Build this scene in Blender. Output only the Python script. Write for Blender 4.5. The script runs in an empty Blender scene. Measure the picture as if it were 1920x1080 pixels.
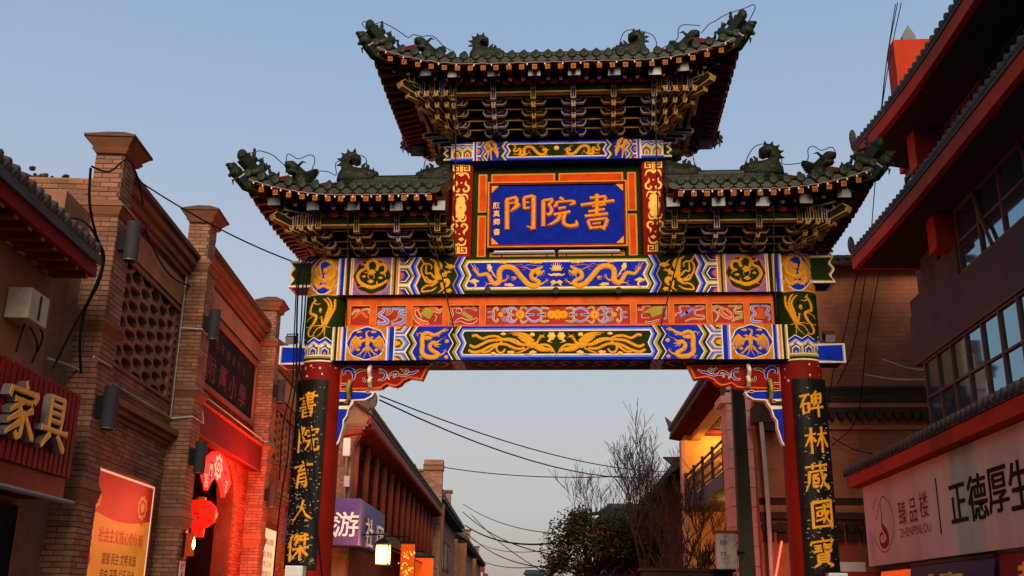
import bpy, bmesh, math, random
from mathutils import Vector, Matrix
random.seed(7)
R = math.radians
sc = bpy.context.scene
col = sc.collection

# ------------------------------------------------------------------ camera
F_PX, PITCH, YAW, ROLL = 1890.0, R(17.31), R(4.23), R(0.774)
CAM = Vector((0.46, 0.0, 1.65))
_f = Vector((-math.sin(YAW)*math.cos(PITCH), math.cos(YAW)*math.cos(PITCH), math.sin(PITCH)))
_r0 = Vector((math.cos(YAW), math.sin(YAW), 0)); _u0 = _r0.cross(_f)
_r = _r0*math.cos(ROLL) + _u0*math.sin(ROLL); _u = -_r0*math.sin(ROLL) + _u0*math.cos(ROLL)
cam_d = bpy.data.cameras.new('camera'); cam = bpy.data.objects.new('camera', cam_d); col.objects.link(cam)
cam_d.sensor_width = 36; cam_d.lens = F_PX/1920*36; cam_d.clip_end = 3000; cam_d.clip_start = 0.1
Mc = Matrix((_r, _u, -_f)).transposed().to_4x4(); Mc.translation = CAM
cam.matrix_world = Mc; sc.camera = cam

# ------------------------------------------------------------------ sky, sun, exposure
SUN_EL, SUN_AZ = R(22), R(172)       # compass azimuth the light comes from (behind the camera, to its right)
w = bpy.data.worlds.new('World'); sc.world = w; w.use_nodes = True
nt = w.node_tree; nt.nodes.clear()
sky = nt.nodes.new('ShaderNodeTexSky'); sky.sky_type = 'NISHITA'; sky.sun_disc = False
sky.sun_elevation = SUN_EL; sky.sun_rotation = SUN_AZ; sky.air_density = 1.0; sky.dust_density = 2.5; sky.ozone_density = 2.0
bg = nt.nodes.new('ShaderNodeBackground'); bg.inputs['Strength'].default_value = 0.1
out = nt.nodes.new('ShaderNodeOutputWorld')
# dusk haze: the clear-sky model veiled by an even twilight gradient that depends on elevation only
tcw = nt.nodes.new('ShaderNodeTexCoord'); sep = nt.nodes.new('ShaderNodeSeparateXYZ'); nt.links.new(tcw.outputs['Generated'], sep.inputs[0])
rmp = nt.nodes.new('ShaderNodeValToRGB'); nt.links.new(sep.outputs[2], rmp.inputs[0])
EXPO = 0.85
def _skyc(r, g, b):
    f = lambda x: (x/255/12.92 if x/255 <= 0.04045 else ((x/255+0.055)/1.055)**2.4)
    return (f(r), f(g), f(b), 1)
els = [(0.0, (176, 160, 154)), (0.04, (181, 168, 162)), (0.10, (188, 179, 172)), (0.19, (191, 189, 186)), (0.30, (184, 191, 201)), (0.46, (163, 184, 210)), (0.62, (146, 174, 208)), (1.0, (120, 150, 194))]
while len(rmp.color_ramp.elements) < len(els): rmp.color_ramp.elements.new(0.5)
for e, (p, c) in zip(rmp.color_ramp.elements, els): e.position = p; e.color = _skyc(*c)
vs_ = nt.nodes.new('ShaderNodeVectorMath'); vs_.operation = 'SCALE'; vs_.inputs['Scale'].default_value = 10/2**EXPO; nt.links.new(rmp.outputs[0], vs_.inputs[0])
mx_ = nt.nodes.new('ShaderNodeMix'); mx_.data_type = 'RGBA'; mx_.inputs[0].default_value = 0.8
nt.links.new(sky.outputs[0], mx_.inputs[6]); nt.links.new(vs_.outputs[0], mx_.inputs[7])
nt.links.new(mx_.outputs[2], bg.inputs[0]); nt.links.new(bg.outputs[0], out.inputs[0])
sd = bpy.data.lights.new('sun', 'SUN'); sd.energy = 2.0; sd.angle = R(28); sd.color = (1.0, 0.84, 0.66)
sun = bpy.data.objects.new('sun', sd); col.objects.link(sun)
_d = Vector((math.sin(SUN_AZ)*math.cos(SUN_EL), math.cos(SUN_AZ)*math.cos(SUN_EL), math.sin(SUN_EL)))
sun.rotation_euler = _d.to_track_quat('Z', 'Y').to_euler()
sc.view_settings.view_transform = 'Standard'; sc.view_settings.look = 'None'
sc.view_settings.exposure = EXPO; sc.view_settings.gamma = 1.0; sc.view_settings.use_curve_mapping = False
sc.render.engine = 'CYCLES'
try:
    sc.cycles.use_denoising = True; sc.cycles.denoiser = 'OPENIMAGEDENOISE'
except Exception:
    pass
sc.cycles.max_bounces = 5; sc.cycles.diffuse_bounces = 3; sc.cycles.glossy_bounces = 3; sc.cycles.transparent_max_bounces = 6
sc.cycles.sample_clamp_indirect = 6

# ------------------------------------------------------------------ pixel rays
def ray(u, v): return _r*((u-960)/F_PX) + _f + _u*((540-v)/F_PX)
def aty(u, v, y):
    d = ray(u, v); return CAM + d*(y/d.y)
class Frame:
    """a facade line: passes `lat` metres beside the camera, turned `ang` degrees; local x = along the facade (away), y = out of it, z = up"""
    def __init__(s, ang, lat):
        a = R(ang); s.lat = lat; s.t = Vector((-math.sin(a), math.cos(a), 0)); s.n = Vector((math.cos(a), math.sin(a), 0))
    def px(s, u, v, out=0.0):
        """photo pixel -> (along, z) on the facade plane moved `out` metres towards the street"""
        d = ray(u, v); sg = 1 if s.lat > 0 else -1
        k = (s.lat - sg*out)/d.dot(s.n); p = d*k
        return p.dot(s.t), 1.65 + p.z
    def P(s, a, o, z):
        """along, out (towards the street), z -> world"""
        sg = 1 if s.lat > 0 else -1
        q = s.t*a + s.n*(s.lat - sg*o); return Vector((CAM.x+q.x, CAM.y+q.y, z))

# ------------------------------------------------------------------ materials
def lin(h):
    h = h.lstrip('#'); c = [int(h[i:i+2], 16)/255 for i in (0, 2, 4)]
    return tuple((x/12.92 if x <= 0.04045 else ((x+0.055)/1.055)**2.4) for x in c) + (1,)
MATS = {}
def mat(name, hexcol, rough=0.6, var=0.18, scale=6.0, bump=0.12, bscale=60.0, metal=0.0, dirt=None, dirt_amt=0.0, dirt_scale=2.5,
        island=0.0, spec=0.06, emit=None, emit_s=0.0, streak=0.0):
    m = bpy.data.materials.new(name); m.use_nodes = True; MATS[name] = m
    n = m.node_tree.nodes; l = m.node_tree.links; b = n['Principled BSDF']
    b.inputs['Roughness'].default_value = rough; b.inputs['Metallic'].default_value = metal
    b.inputs['Specular IOR Level'].default_value = spec
    c = lin(hexcol) if isinstance(hexcol, str) else hexcol
    tc = n.new('ShaderNodeNewGeometry')
    cur = None
    def mixn(a, bcol, fac, mode='MIX'):
        x = n.new('ShaderNodeMix'); x.data_type = 'RGBA'; x.blend_type = mode
        if isinstance(fac, float): x.inputs[0].default_value = fac
        else: l.new(fac, x.inputs[0])
        for s, v in ((6, a), (7, bcol)):
            if isinstance(v, tuple): x.inputs[s].default_value = v
            else: l.new(v, x.inputs[s])
        return x.outputs[2]
    cur = c
    if var > 0:
        nz = n.new('ShaderNodeTexNoise'); nz.inputs['Scale'].default_value = scale; nz.inputs['Detail'].default_value = 5
        nz.inputs['Roughness'].default_value = 0.65; l.new(tc.outputs['Position'], nz.inputs['Vector'])
        mr = n.new('ShaderNodeMapRange'); mr.inputs[1].default_value = 0.3; mr.inputs[2].default_value = 0.7
        l.new(nz.outputs[0], mr.inputs[0])
        lo = tuple(x*(1-var) for x in c[:3]) + (1,); hi = tuple(min(1, x*(1+var)) for x in c[:3]) + (1,)
        cur = mixn(lo, hi, mr.outputs[0])
    if island > 0:
        mr2 = n.new('ShaderNodeMapRange'); mr2.inputs[3].default_value = 1-island; mr2.inputs[4].default_value = 1+island
        l.new(tc.outputs['Random Per Island'], mr2.inputs[0])
        cb = n.new('ShaderNodeCombineColor'); [l.new(mr2.outputs[0], cb.inputs[i]) for i in range(3)]
        cur = mixn(cur, cb.outputs[0], 1.0, 'MULTIPLY')
    if dirt:
        dz = n.new('ShaderNodeTexNoise'); dz.inputs['Scale'].default_value = dirt_scale; dz.inputs['Detail'].default_value = 8
        dz.inputs['Roughness'].default_value = 0.7
        if streak > 0:
            mp = n.new('ShaderNodeMapping'); mp.inputs['Scale'].default_value = (1, 1, streak); l.new(tc.outputs['Position'], mp.inputs[0]); l.new(mp.outputs[0], dz.inputs['Vector'])
        else: l.new(tc.outputs['Position'], dz.inputs['Vector'])
        mr3 = n.new('ShaderNodeMapRange'); mr3.inputs[1].default_value = 0.48; mr3.inputs[2].default_value = 0.72; mr3.inputs[4].default_value = dirt_amt
        l.new(dz.outputs[0], mr3.inputs[0])
        cur = mixn(cur, lin(dirt), mr3.outputs[0])
    if isinstance(cur, tuple): b.inputs['Base Color'].default_value = cur
    else: l.new(cur, b.inputs['Base Color'])
    if bump > 0:
        bz = n.new('ShaderNodeTexNoise'); bz.inputs['Scale'].default_value = bscale; bz.inputs['Detail'].default_value = 4
        l.new(tc.outputs['Position'], bz.inputs['Vector'])
        bp = n.new('ShaderNodeBump'); bp.inputs['Strength'].default_value = bump; bp.inputs['Distance'].default_value = 0.02
        l.new(bz.outputs[0], bp.inputs['Height']); l.new(bp.outputs[0], b.inputs['Normal'])
    if emit:
        b.inputs['Emission Color'].default_value = lin(emit); b.inputs['Emission Strength'].default_value = emit_s
    return m
# painted timber of the archway
mat('blue', '#0c2aa0', 0.75, 0.22, 5, 0.1, dirt='#0a1030', dirt_amt=0.6, dirt_scale=3.5)
mat('lightblue', '#6a7cd2', 0.55, 0.15, 6, 0.1, dirt='#46508c', dirt_amt=0.5, dirt_scale=3)
mat('green', '#1d2a07', 0.75, 0.25, 5, 0.1, dirt='#141c08', dirt_amt=0.4)
mat('olive', '#9c872c', 0.55, 0.15, dirt='#5a4a1c', dirt_amt=0.3)
mat('cream', '#eccdae', 0.6, 0.15, 9, 0.12, dirt='#8a6444', dirt_amt=0.5, dirt_scale=3)
mat('gold', '#f59d20', 0.45, 0.25, 14, 0.9, 70, metal=0.15, dirt='#a0500e', dirt_amt=0.55, dirt_scale=14)
mat('goldpale', '#f6b04e', 0.5, 0.15, 12, 0.2, 50, metal=0.1)
mat('orange', '#d45410', 0.5, 0.18, 4, 0.1, dirt='#7a2a0c', dirt_amt=0.6, dirt_scale=3)
mat('vermilion', '#cc3f06', 0.75, 0.15, 3, 0.08, dirt='#7e2a0a', dirt_amt=0.55, dirt_scale=3.5)
mat('redpanel', '#a02a1c', 0.55, 0.2, 4, 0.15, dirt='#7a2418', dirt_amt=0.45, dirt_scale=4)
mat('postred', '#7e1407', 0.75, 0.15, 3, 0.08, dirt='#5a120b', dirt_amt=0.3)
mat('columnred', '#76140a', 0.6, 0.2, 2.0, 0.12, 25, dirt='#5c120c', dirt_amt=0.5, dirt_scale=1.5)
mat('paintchip', '#b5a79a', 0.8, 0.2)
mat('darkred', '#56100a', 0.55, 0.25, 4, 0.12, dirt='#3a0d08', dirt_amt=0.4)
mat('purple', '#8a669c', 0.6, 0.15)
mat('ochre', '#c47e2a', 0.6, 0.15)
mat('edgegold', '#b98a48', 0.6, 0.2, 8, 0.1, dirt='#3a2614', dirt_amt=0.5, dirt_scale=6)  # bracket edges: dirty ochre and cream, dulled too for eave shade
mat('edgepale', '#bb9d86', 0.6, 0.2, 8, 0.1, dirt='#453526', dirt_amt=0.5, dirt_scale=6)
mat('coreblue', '#151c4e', 0.6, 0.2)  # bracket cores and timber: paint darkened to stand in for eave shade
mat('coregreen', '#1b2410', 0.6, 0.2)
mat('timberdark', '#1d130e', 0.7, 0.3, 4, 0.15)
mat('bronze', '#2c2a26', 0.5, 0.2)
mat('grotile', '#232613', 0.5, 0.4, 8, 0.3, 30, dirt='#16160e', dirt_amt=0.7, dirt_scale=6, island=0.3, spec=0.2)
mat('grobeast', '#1f2211', 0.5, 0.4, 8, 0.9, 28, dirt='#121209', dirt_amt=0.7, dirt_scale=7, spec=0.2)
mat('capball', '#3a2a26', 0.3, 0.2)
mat('plaqueblue', '#0a2088', 0.75, 0.3, 7, 0.15, dirt='#0c1a58', dirt_amt=0.6, dirt_scale=4)
mat('boardblack', '#16120f', 0.4, 0.3, 6, 0.2, 40)
mat('boardchip', '#8f7c62', 0.8, 0.3, 20)
mat('steelgrey', '#6a6a68', 0.45, 0.1, 4, 0.05)
mat('lampglass', '#6c6863', 0.35, 0.05, 3, 0, spec=0.6)
mat('blackmetal', '#151515', 0.5, 0.1, 4, 0.05)
mat('cableblack', '#0e0e0f', 0.6, 0, 1, 0)
mat('whiteplastic', '#cfcac2', 0.45, 0.06, 5, 0.03)
mat('bulb', '#d8d4cc', 0.2, 0, 1, 0)

# ------------------------------------------------------------------ mesh builder
class MB:
    def __init__(s): s.v = []; s.f = []; s.m = []; s.names = []
    def mi(s, name):
        if name not in s.names: s.names.append(name)
        return s.names.index(name)
    def add(s, vs, fs, m):
        o = len(s.v); k = s.mi(m); s.v += [tuple(p) for p in vs]
        for f in fs: s.f.append(tuple(i+o for i in f)); s.m.append(k)
        return s
    def box(s, c, d, m, rot=None):
        hx, hy, hz = d[0]/2, d[1]/2, d[2]/2; c = Vector(c)
        vs = [Vector((sx*hx, sy*hy, sz*hz)) for sz in (-1, 1) for sy in (-1, 1) for sx in (-1, 1)]
        if rot is not None: vs = [rot @ p for p in vs]
        return s.add([c+p for p in vs], [(0, 2, 3, 1), (4, 5, 7, 6), (0, 1, 5, 4), (2, 6, 7, 3), (0, 4, 6, 2), (1, 3, 7, 5)], m)
    def b2(s, p, q, m):
        return s.box([(a+b)/2 for a, b in zip(p, q)], [abs(b-a) for a, b in zip(p, q)], m)
    def hexa(s, pts8, m):
        return s.add(pts8, [(0, 3, 2, 1), (4, 5, 6, 7), (0, 1, 5, 4), (1, 2, 6, 5), (2, 3, 7, 6), (3, 0, 4, 7)], m)
    def prism(s, poly, vec, m, mside=None):
        """poly: list of 3D points; extruded by vec; caps m, sides mside"""
        n = len(poly); vec = Vector(vec); a = [Vector(p) for p in poly]; b = [p+vec for p in a]
        s.add(a+b, [tuple(range(n))[::-1], tuple(range(n, 2*n))], m)
        s.add(a+b, [(i, (i+1) % n, n+(i+1) % n, n+i) for i in range(n)], mside or m)
        return s
    def poly(s, pts, m): return s.add(pts, [tuple(range(len(pts)))], m)
    def tube(s, pts, r, m, n=8, caps=True, up=None):
        pts = [Vector(p) for p in pts]; N = len(pts); rr = r if isinstance(r, (list, tuple)) else [r]*N
        T = [(pts[min(i+1, N-1)]-pts[max(i-1, 0)]).normalized() for i in range(N)]
        a = up or (Vector((0, 0, 1)) if abs(T[0].z) < 0.9 else Vector((1, 0, 0)))
        u = (a - T[0]*a.dot(T[0])).normalized(); vs = []
        for i in range(N):
            u = (u - T[i]*u.dot(T[i])).normalized(); w = T[i].cross(u)
            for k in range(n):
                t = 2*math.pi*k/n; vs.append(pts[i] + (u*math.cos(t)+w*math.sin(t))*rr[i])
        fs = [(i*n+k, i*n+(k+1) % n, (i+1)*n+(k+1) % n, (i+1)*n+k) for i in range(N-1) for k in range(n)]
        if caps: fs += [tuple(range(n))[::-1], tuple(range((N-1)*n, N*n))]
        return s.add(vs, fs, m)
    def bar(s, pts, wd, ht, m, up=(0, 0, 1)):
        """rectangular section swept along pts"""
        pts = [Vector(p) for p in pts]; N = len(pts); up = Vector(up); vs = []
        for i in range(N):
            T = (pts[min(i+1, N-1)]-pts[max(i-1, 0)]).normalized(); sx = T.cross(up)
            sx = sx.normalized() if sx.length > 1e-6 else Vector((1, 0, 0)); uz = sx.cross(T).normalized()
            for a, b in ((-1, -1), (1, -1), (1, 1), (-1, 1)): vs.append(pts[i]+sx*(a*wd/2)+uz*(b*ht/2))
        fs = [(i*4+k, i*4+(k+1) % 4, (i+1)*4+(k+1) % 4, (i+1)*4+k) for i in range(N-1) for k in range(4)]
        fs += [(3, 2, 1, 0), tuple(range((N-1)*4, N*4))]
        return s.add(vs, fs, m)
    def lathe(s, prof, m, n=16, M=None):
        vs = []; M = M or Matrix()
        for r, z in prof:
            for k in range(n): t = 2*math.pi*k/n; vs.append(M @ Vector((r*math.cos(t), r*math.sin(t), z)))
        fs = [(i*n+k, i*n+(k+1) % n, (i+1)*n+(k+1) % n, (i+1)*n+k) for i in range(len(prof)-1) for k in range(n)]
        fs += [tuple(range(n))[::-1], tuple(range((len(prof)-1)*n, len(prof)*n))]
        return s.add(vs, fs, m)
    def ell(s, c, d, m, n=10, k=6, rot=None):
        vs = []; c = Vector(c)
        for i in range(1, k):
            a = math.pi*i/k
            for j in range(n):
                b = 2*math.pi*j/n; p = Vector((d[0]*math.sin(a)*math.cos(b), d[1]*math.sin(a)*math.sin(b), d[2]*math.cos(a)))
                vs.append(c + (rot @ p if rot else p))
        tp = Vector((0, 0, d[2])); vs += [c+(rot @ tp if rot else tp), c-(rot @ tp if rot else tp)]
        fs = [(i*n+j, (i+1)*n+j, (i+1)*n+(j+1) % n, i*n+(j+1) % n) for i in range(k-2) for j in range(n)]
        T_, B_ = len(vs)-2, len(vs)-1
        fs += [(T_, j, (j+1) % n) for j in range(n)] + [(B_, (k-2)*n+(j+1) % n, (k-2)*n+j) for j in range(n)]
        return s.add(vs, fs, m)
    def pillow(s, poly2, fn, th, m, ins=0.8):
        """rounded slab from a 2D outline: fn(a, b, h) -> 3D; thickness 2*th, edges rounded"""
        n = len(poly2); cx = sum(p[0] for p in poly2)/n; cy = sum(p[1] for p in poly2)/n
        inn = [(cx+(p[0]-cx)*ins, cy+(p[1]-cy)*ins) for p in poly2]
        vs = [fn(*p, -th) for p in inn]+[fn(*p, -th*.55) for p in poly2]+[fn(*p, th*.55) for p in poly2]+[fn(*p, th) for p in inn]
        fs = [(k*n+i, k*n+(i+1) % n, (k+1)*n+(i+1) % n, (k+1)*n+i) for k in range(3) for i in range(n)]
        fs += [tuple(range(n))[::-1], tuple(range(3*n, 4*n))]
        return s.add(vs, fs, m)
    def xf(s, M):
        s.v = [tuple(M @ Vector(p)) for p in s.v]; return s
    def mesh(s, name, smooth=False, fix=True):
        me = bpy.data.meshes.new(name); me.from_pydata(s.v, [], s.f)
        for nm in s.names: me.materials.append(MATS[nm])
        me.polygons.foreach_set('material_index', s.m)
        if fix:
            bm = bmesh.new(); bm.from_mesh(me); bmesh.ops.recalc_face_normals(bm, faces=bm.faces); bm.to_mesh(me); bm.free()
        if smooth: me.polygons.foreach_set('use_smooth', [True]*len(me.polygons))
        me.update(); return me
    def build(s, name, parent=None, loc=(0, 0, 0), rot=(0, 0, 0), smooth=False, fix=True):
        return place(name, s.mesh(name, smooth, fix), parent, loc, rot)
def place(name, me, parent=None, loc=(0, 0, 0), rot=(0, 0, 0), scale=None):
    o = bpy.data.objects.new(name, me); col.objects.link(o); o.location = loc
    if isinstance(rot, Matrix): o.rotation_euler = rot.to_euler()
    else: o.rotation_euler = rot
    if scale: o.scale = scale
    if parent: o.parent = parent
    return o
def tag(o, label, cat, group=None, kind=None):
    if label: o['label'] = label
    if cat: o['category'] = cat
    if group: o['group'] = group
    if kind: o['kind'] = kind
    return o
def thing(name, label, cat, loc=(0, 0, 0), rotz=0.0, group=None):
    o = bpy.data.objects.new(name, None); col.objects.link(o); o.location = loc; o.rotation_euler = (0, 0, rotz)
    o.empty_display_size = 0.3
    return tag(o, label, cat, group)
def copy_tree(o, parent=None):
    c = o.copy(); col.objects.link(c); c.parent = parent
    for ch in o.children: copy_tree(ch, c)
    return c
def bevel(o, wd=0.01, seg=2):
    m = o.modifiers.new('bevel', 'BEVEL'); m.width = wd; m.segments = seg; m.limit_method = 'ANGLE'; m.angle_limit = R(40); return o

# ------------------------------------------------------------------ flat drawing and relief
def catmull(P, W, n=5):
    if len(P) < 3: return list(P), list(W)
    out, ow = [], []
    Q = [P[0]]+list(P)+[P[-1]]; V = [W[0]]+list(W)+[W[-1]]
    for i in range(1, len(Q)-2):
        for k in range(n):
            t = k/n; a, b, c, d = Q[i-1], Q[i], Q[i+1], Q[i+2]
            out.append(tuple(0.5*((2*b[j])+(-a[j]+c[j])*t+(2*a[j]-5*b[j]+4*c[j]-d[j])*t*t+(-a[j]+3*b[j]-3*c[j]+d[j])*t**3) for j in (0, 1)))
            ow.append(V[i]+(V[i+1]-V[i])*t)
    out.append(tuple(P[-1])); ow.append(W[-1]); return out, ow
def ribbon(mb, surf, P, W, m, h=0.012, serr=0.0, smooth=True, n=5, sside=1):
    """domed ribbon along P with width W on surf(x, z, h)"""
    if not isinstance(W, (list, tuple)): W = [W]*len(P)
    if smooth: P, W = catmull(P, W, n)
    N = len(P); vs = []
    for i in range(N):
        a, b = P[max(i-1, 0)], P[min(i+1, N-1)]
        tx, ty = b[0]-a[0], b[1]-a[1]; L = math.hypot(tx, ty) or 1e-9; nx, ny = -ty/L, tx/L
        wl = wr = W[i]/2
        if serr and i % 2: 
            if sside >= 0: wl += serr
            if sside <= 0: wr += serr
        x, y = P[i]
        vs += [surf(x+nx*wl, y+ny*wl, 0.0), surf(x+nx*wl*.8, y+ny*wl*.8, h*.75), surf(x, y, h), surf(x-nx*wr*.8, y-ny*wr*.8, h*.75), surf(x-nx*wr, y-ny*wr, 0.0)]
    fs = [(i*5+k, i*5+k+1, (i+1)*5+k+1, (i+1)*5+k) for i in range(N-1) for k in range(4)]
    fs += [(0, 4, 3, 2, 1), tuple((N-1)*5+k for k in range(5))]
    mb.add(vs, fs, m)
def blob(mb, surf, c, rx, ry, m, h=0.012, lobes=0, amp=0.12, n=20, rot=0.0):
    vs = []; 
    for i in range(n):
        t = 2*math.pi*i/n; k = 1+amp*math.cos(lobes*t) if lobes else 1
        x, y = rx*k*math.cos(t), ry*k*math.sin(t)
        x, y = x*math.cos(rot)-y*math.sin(rot), x*math.sin(rot)+y*math.cos(rot)
        vs.append((c[0]+x, c[1]+y, x, y))
    V = [surf(p[0], p[1], 0) for p in vs]+[surf(c[0]+p[2]*.82, c[1]+p[3]*.82, h*.8) for p in vs]+[surf(c[0], c[1], h)]
    fs = [(i, (i+1) % n, n+(i+1) % n, n+i) for i in range(n)]+[(n+i, n+(i+1) % n, 2*n) for i in range(n)]
    mb.add(V, fs, m)
def slab(mb, surf, pts, m, h=0.01, mside=None):
    """flat raised polygon"""
    n = len(pts); V = [surf(p[0], p[1], 0) for p in pts]+[surf(p[0], p[1], h) for p in pts]
    mb.add(V, [tuple(range(n, 2*n))], m); mb.add(V, [(i, (i+1) % n, n+(i+1) % n, n+i) for i in range(n)], mside or m)
def flat(mb, surf, pts, m, h): mb.add([surf(p[0], p[1], h) for p in pts], [tuple(range(len(pts)))], m)

# ------------------------------------------------------------------ writing
STROKES = {
'書': [[(50,2),(50,62)],[(28,12),(72,10),(71,34)],[(8,23),(92,21)],[(28,35),(72,33)],[(24,46),(76,44)],[(14,58),(86,56)],[(30,68),(31,98)],[(30,68),(70,66),(68,98)],[(32,81),(66,80)],[(32,95),(68,94)]],
'院': [[(12,8),(12,96)],[(12,10),(34,7),(22,34),(36,50),(30,62),(16,58)],[(62,2),(68,12)],[(44,20),(40,36)],[(44,20),(94,17),(86,32)],[(52,40),(82,38)],[(42,58),(94,54)],[(60,58),(54,78),(34,96)],[(74,57),(74,88),(82,94),(96,92),(97,80)]],
'育': [[(46,2),(54,12)],[(8,20),(92,18)],[(46,22),(30,38),(62,34)],[(58,28),(72,42)],[(32,50),(28,98)],[(32,50),(70,48),(68,96),(58,90)],[(34,64),(68,63)],[(33,78),(68,77)]],
'人': [[(54,8),(44,48),(6,92)],[(50,40),(70,72),(96,90)]],
'傑': [[(28,4),(6,48)],[(18,30),(18,98)],[(46,6),(34,26)],[(44,14),(58,14),(40,44)],[(44,24),(51,32)],[(60,14),(92,12)],[(60,28),(96,26)],[(66,14),(62,28)],[(80,4),(80,46)],[(32,58),(97,55)],[(64,46),(64,99)],[(62,58),(34,86)],[(66,58),(95,86)]],
'碑': [[(4,16),(42,13)],[(26,16),(4,58)],[(14,46),(16,84)],[(14,46),(38,45),(36,80)],[(16,78),(36,77)],[(70,2),(62,14)],[(52,16),(52,48)],[(52,16),(90,14),(88,48)],[(52,31),(88,30)],[(52,47),(88,46)],[(70,14),(66,48),(54,60)],[(42,66),(99,63)],[(76,52),(76,99)]],
'林': [[(4,30),(46,27)],[(28,3),(28,97)],[(26,32),(3,70)],[(30,36),(46,56)],[(52,30),(97,27)],[(72,3),(72,97)],[(70,32),(47,74)],[(74,32),(99,78)]],
'藏': [[(6,14),(94,11)],[(34,3),(34,24)],[(64,3),(64,24)],[(18,32),(90,29)],[(21,32),(17,70),(4,97)],[(34,44),(56,43)],[(34,44),(34,84),(58,83)],[(44,44),(44,57)],[(34,57),(53,56),(53,72)],[(34,72),(54,71)],[(66,26),(74,70),(96,97),(97,84)],[(87,44),(58,93)],[(78,18),(90,26)]],
'國': [[(12,8),(12,97)],[(12,8),(90,6),(90,97),(80,92)],[(12,92),(90,92)],[(24,28),(80,26)],[(30,40),(30,58)],[(30,40),(50,39),(48,56)],[(30,56),(48,55)],[(22,72),(54,66)],[(56,16),(62,60),(80,84),(83,74)],[(76,40),(50,82)],[(67,14),(76,20)]],
'寶': [[(48,0),(54,8)],[(10,12),(6,24)],[(10,14),(94,12),(87,22)],[(18,28),(44,27)],[(31,28),(31,46)],[(20,37),(43,36)],[(14,47),(46,45)],[(60,20),(53,32)],[(54,28),(88,27)],[(70,28),(70,42)],[(56,37),(85,36)],[(58,42),(58,50),(83,50),(83,42)],[(30,57),(30,84)],[(30,57),(72,56),(70,84)],[(30,66),(70,65)],[(30,75),(70,74)],[(30,83),(70,82)],[(38,86),(12,99)],[(62,86),(90,99)]],
'家': [[(50,2),(57,13)],[(12,18),(7,36)],[(12,20),(93,17),(84,34)],[(24,36),(78,34)],[(50,36),(14,58)],[(40,46),(56,66),(54,92),(44,98),(36,90)],[(46,56),(10,76)],[(50,70),(8,96)],[(83,44),(58,60)],[(56,52),(95,95)]],
'具': [[(28,4),(28,62)],[(28,4),(72,3),(72,62)],[(30,18),(70,17)],[(30,32),(70,31)],[(30,46),(70,45)],[(3,64),(97,62)],[(36,70),(10,97)],[(62,70),(92,95)]],
}
def brush(mb, surf, ch, cx, cz, size, m, wd=8.0, h=0.012, slant=0.0, rnd=None, aspect=1.0):
    """calligraphic character centred at (cx, cz)"""
    k = size/100; rnd = rnd or random
    for st in STROKES[ch]:
        P = []
        for (a, b) in st:
            b2 = b - slant*(a-50); P.append((cx+(a-50)*k*aspect, cz-(b2-50)*k))
        L = sum(math.dist(st[i], st[i+1]) for i in range(len(st)-1)); dx = st[-1][0]-st[0][0]; dy = st[-1][1]-st[0][1]
        # densify corners so that they stay angular while ends swell or taper
        Q = [P[0]]
        for i in range(len(P)-1):
            for t in (0.12, 0.5, 0.88, 1.0): Q.append((P[i][0]+(P[i+1][0]-P[i][0])*t, P[i][1]+(P[i+1][1]-P[i][1])*t))
        N = len(Q); base = wd*k*rnd.uniform(.9, 1.12); W = []
        for i in range(N):
            t = i/(N-1); q = 1.0
            if dy > 12 and dx < -6: q = 1.25*(1-t)+0.3*t            # left-falling stroke thins out
            elif dy > 12 and dx > 10 and len(st) <= 3: q = 0.55+0.85*t if t < .85 else 0.55  # right-falling swells
            elif abs(dy) <= 12: q = 1.05 if t < .12 else (0.72 if t < .8 else 1.15)          # horizontal
            else: q = 1.15 if t < .15 else 0.95
            W.append(base*q)
        ribbon(mb, surf, Q, W, m, h, 0, True, 2)
_tc = {}
def text2d(body, size=1.0, bold=0.0):
    """outline glyphs as 2D triangles, centred: (verts, faces, width)"""
    key = (body, bold)
    if key not in _tc:
        c = bpy.data.curves.new('txt', 'FONT'); c.body = body; c.size = 1.0; c.offset = bold; c.align_x = 'LEFT'; c.resolution_u = 3
        o = bpy.data.objects.new('txt', c); col.objects.link(o); bpy.context.view_layer.update()
        me = bpy.data.meshes.new_from_object(o.evaluated_get(bpy.context.evaluated_depsgraph_get()))
        V = [(v.co.x, v.co.y) for v in me.vertices]; Fc = [tuple(p.vertices) for p in me.polygons]
        bpy.data.objects.remove(o); bpy.data.curves.remove(c); bpy.data.meshes.remove(me)
        xs = [p[0] for p in V]; ys = [p[1] for p in V]; mx, my = (min(xs)+max(xs))/2, (min(ys)+max(ys))/2
        _tc[key] = ([(x-mx, y-my) for x, y in V], Fc, max(xs)-min(xs), max(ys)-min(ys))
    V, Fc, wd, ht = _tc[key]
    return [(x*size, y*size) for x, y in V], Fc, wd*size, ht*size
def letters(mb, surf, body, cx, cz, size, m, h=0.004, bold=0.0, sx=1.0, flipn=False):
    V, Fc, wd, ht = text2d(body, size, bold)
    mb.add([surf(cx+x*sx, cz+y, h) for x, y in V], Fc, m)
    return wd*sx
def letters3d(mb, surf, body, cx, cz, size, m, depth, mside, bold=0.0, sx=1.0):
    V, Fc, wd, ht = text2d(body, size, bold)
    mb.add([surf(cx+x*sx, cz+y, depth) for x, y in V], Fc, m)
    edges = {}
    for f in Fc:
        for i in range(len(f)):
            a, b = f[i], f[(i+1) % len(f)]; edges[(a, b)] = edges.get((a, b), 0)+1
    be = [(a, b) for (a, b) in edges if (b, a) not in edges]
    n = len(V); VV = [surf(cx+x*sx, cz+y, depth) for x, y in V]+[surf(cx+x*sx, cz+y, 0) for x, y in V]
    mb.add(VV, [(a, n+a, n+b, b) for a, b in be], mside)
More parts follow.
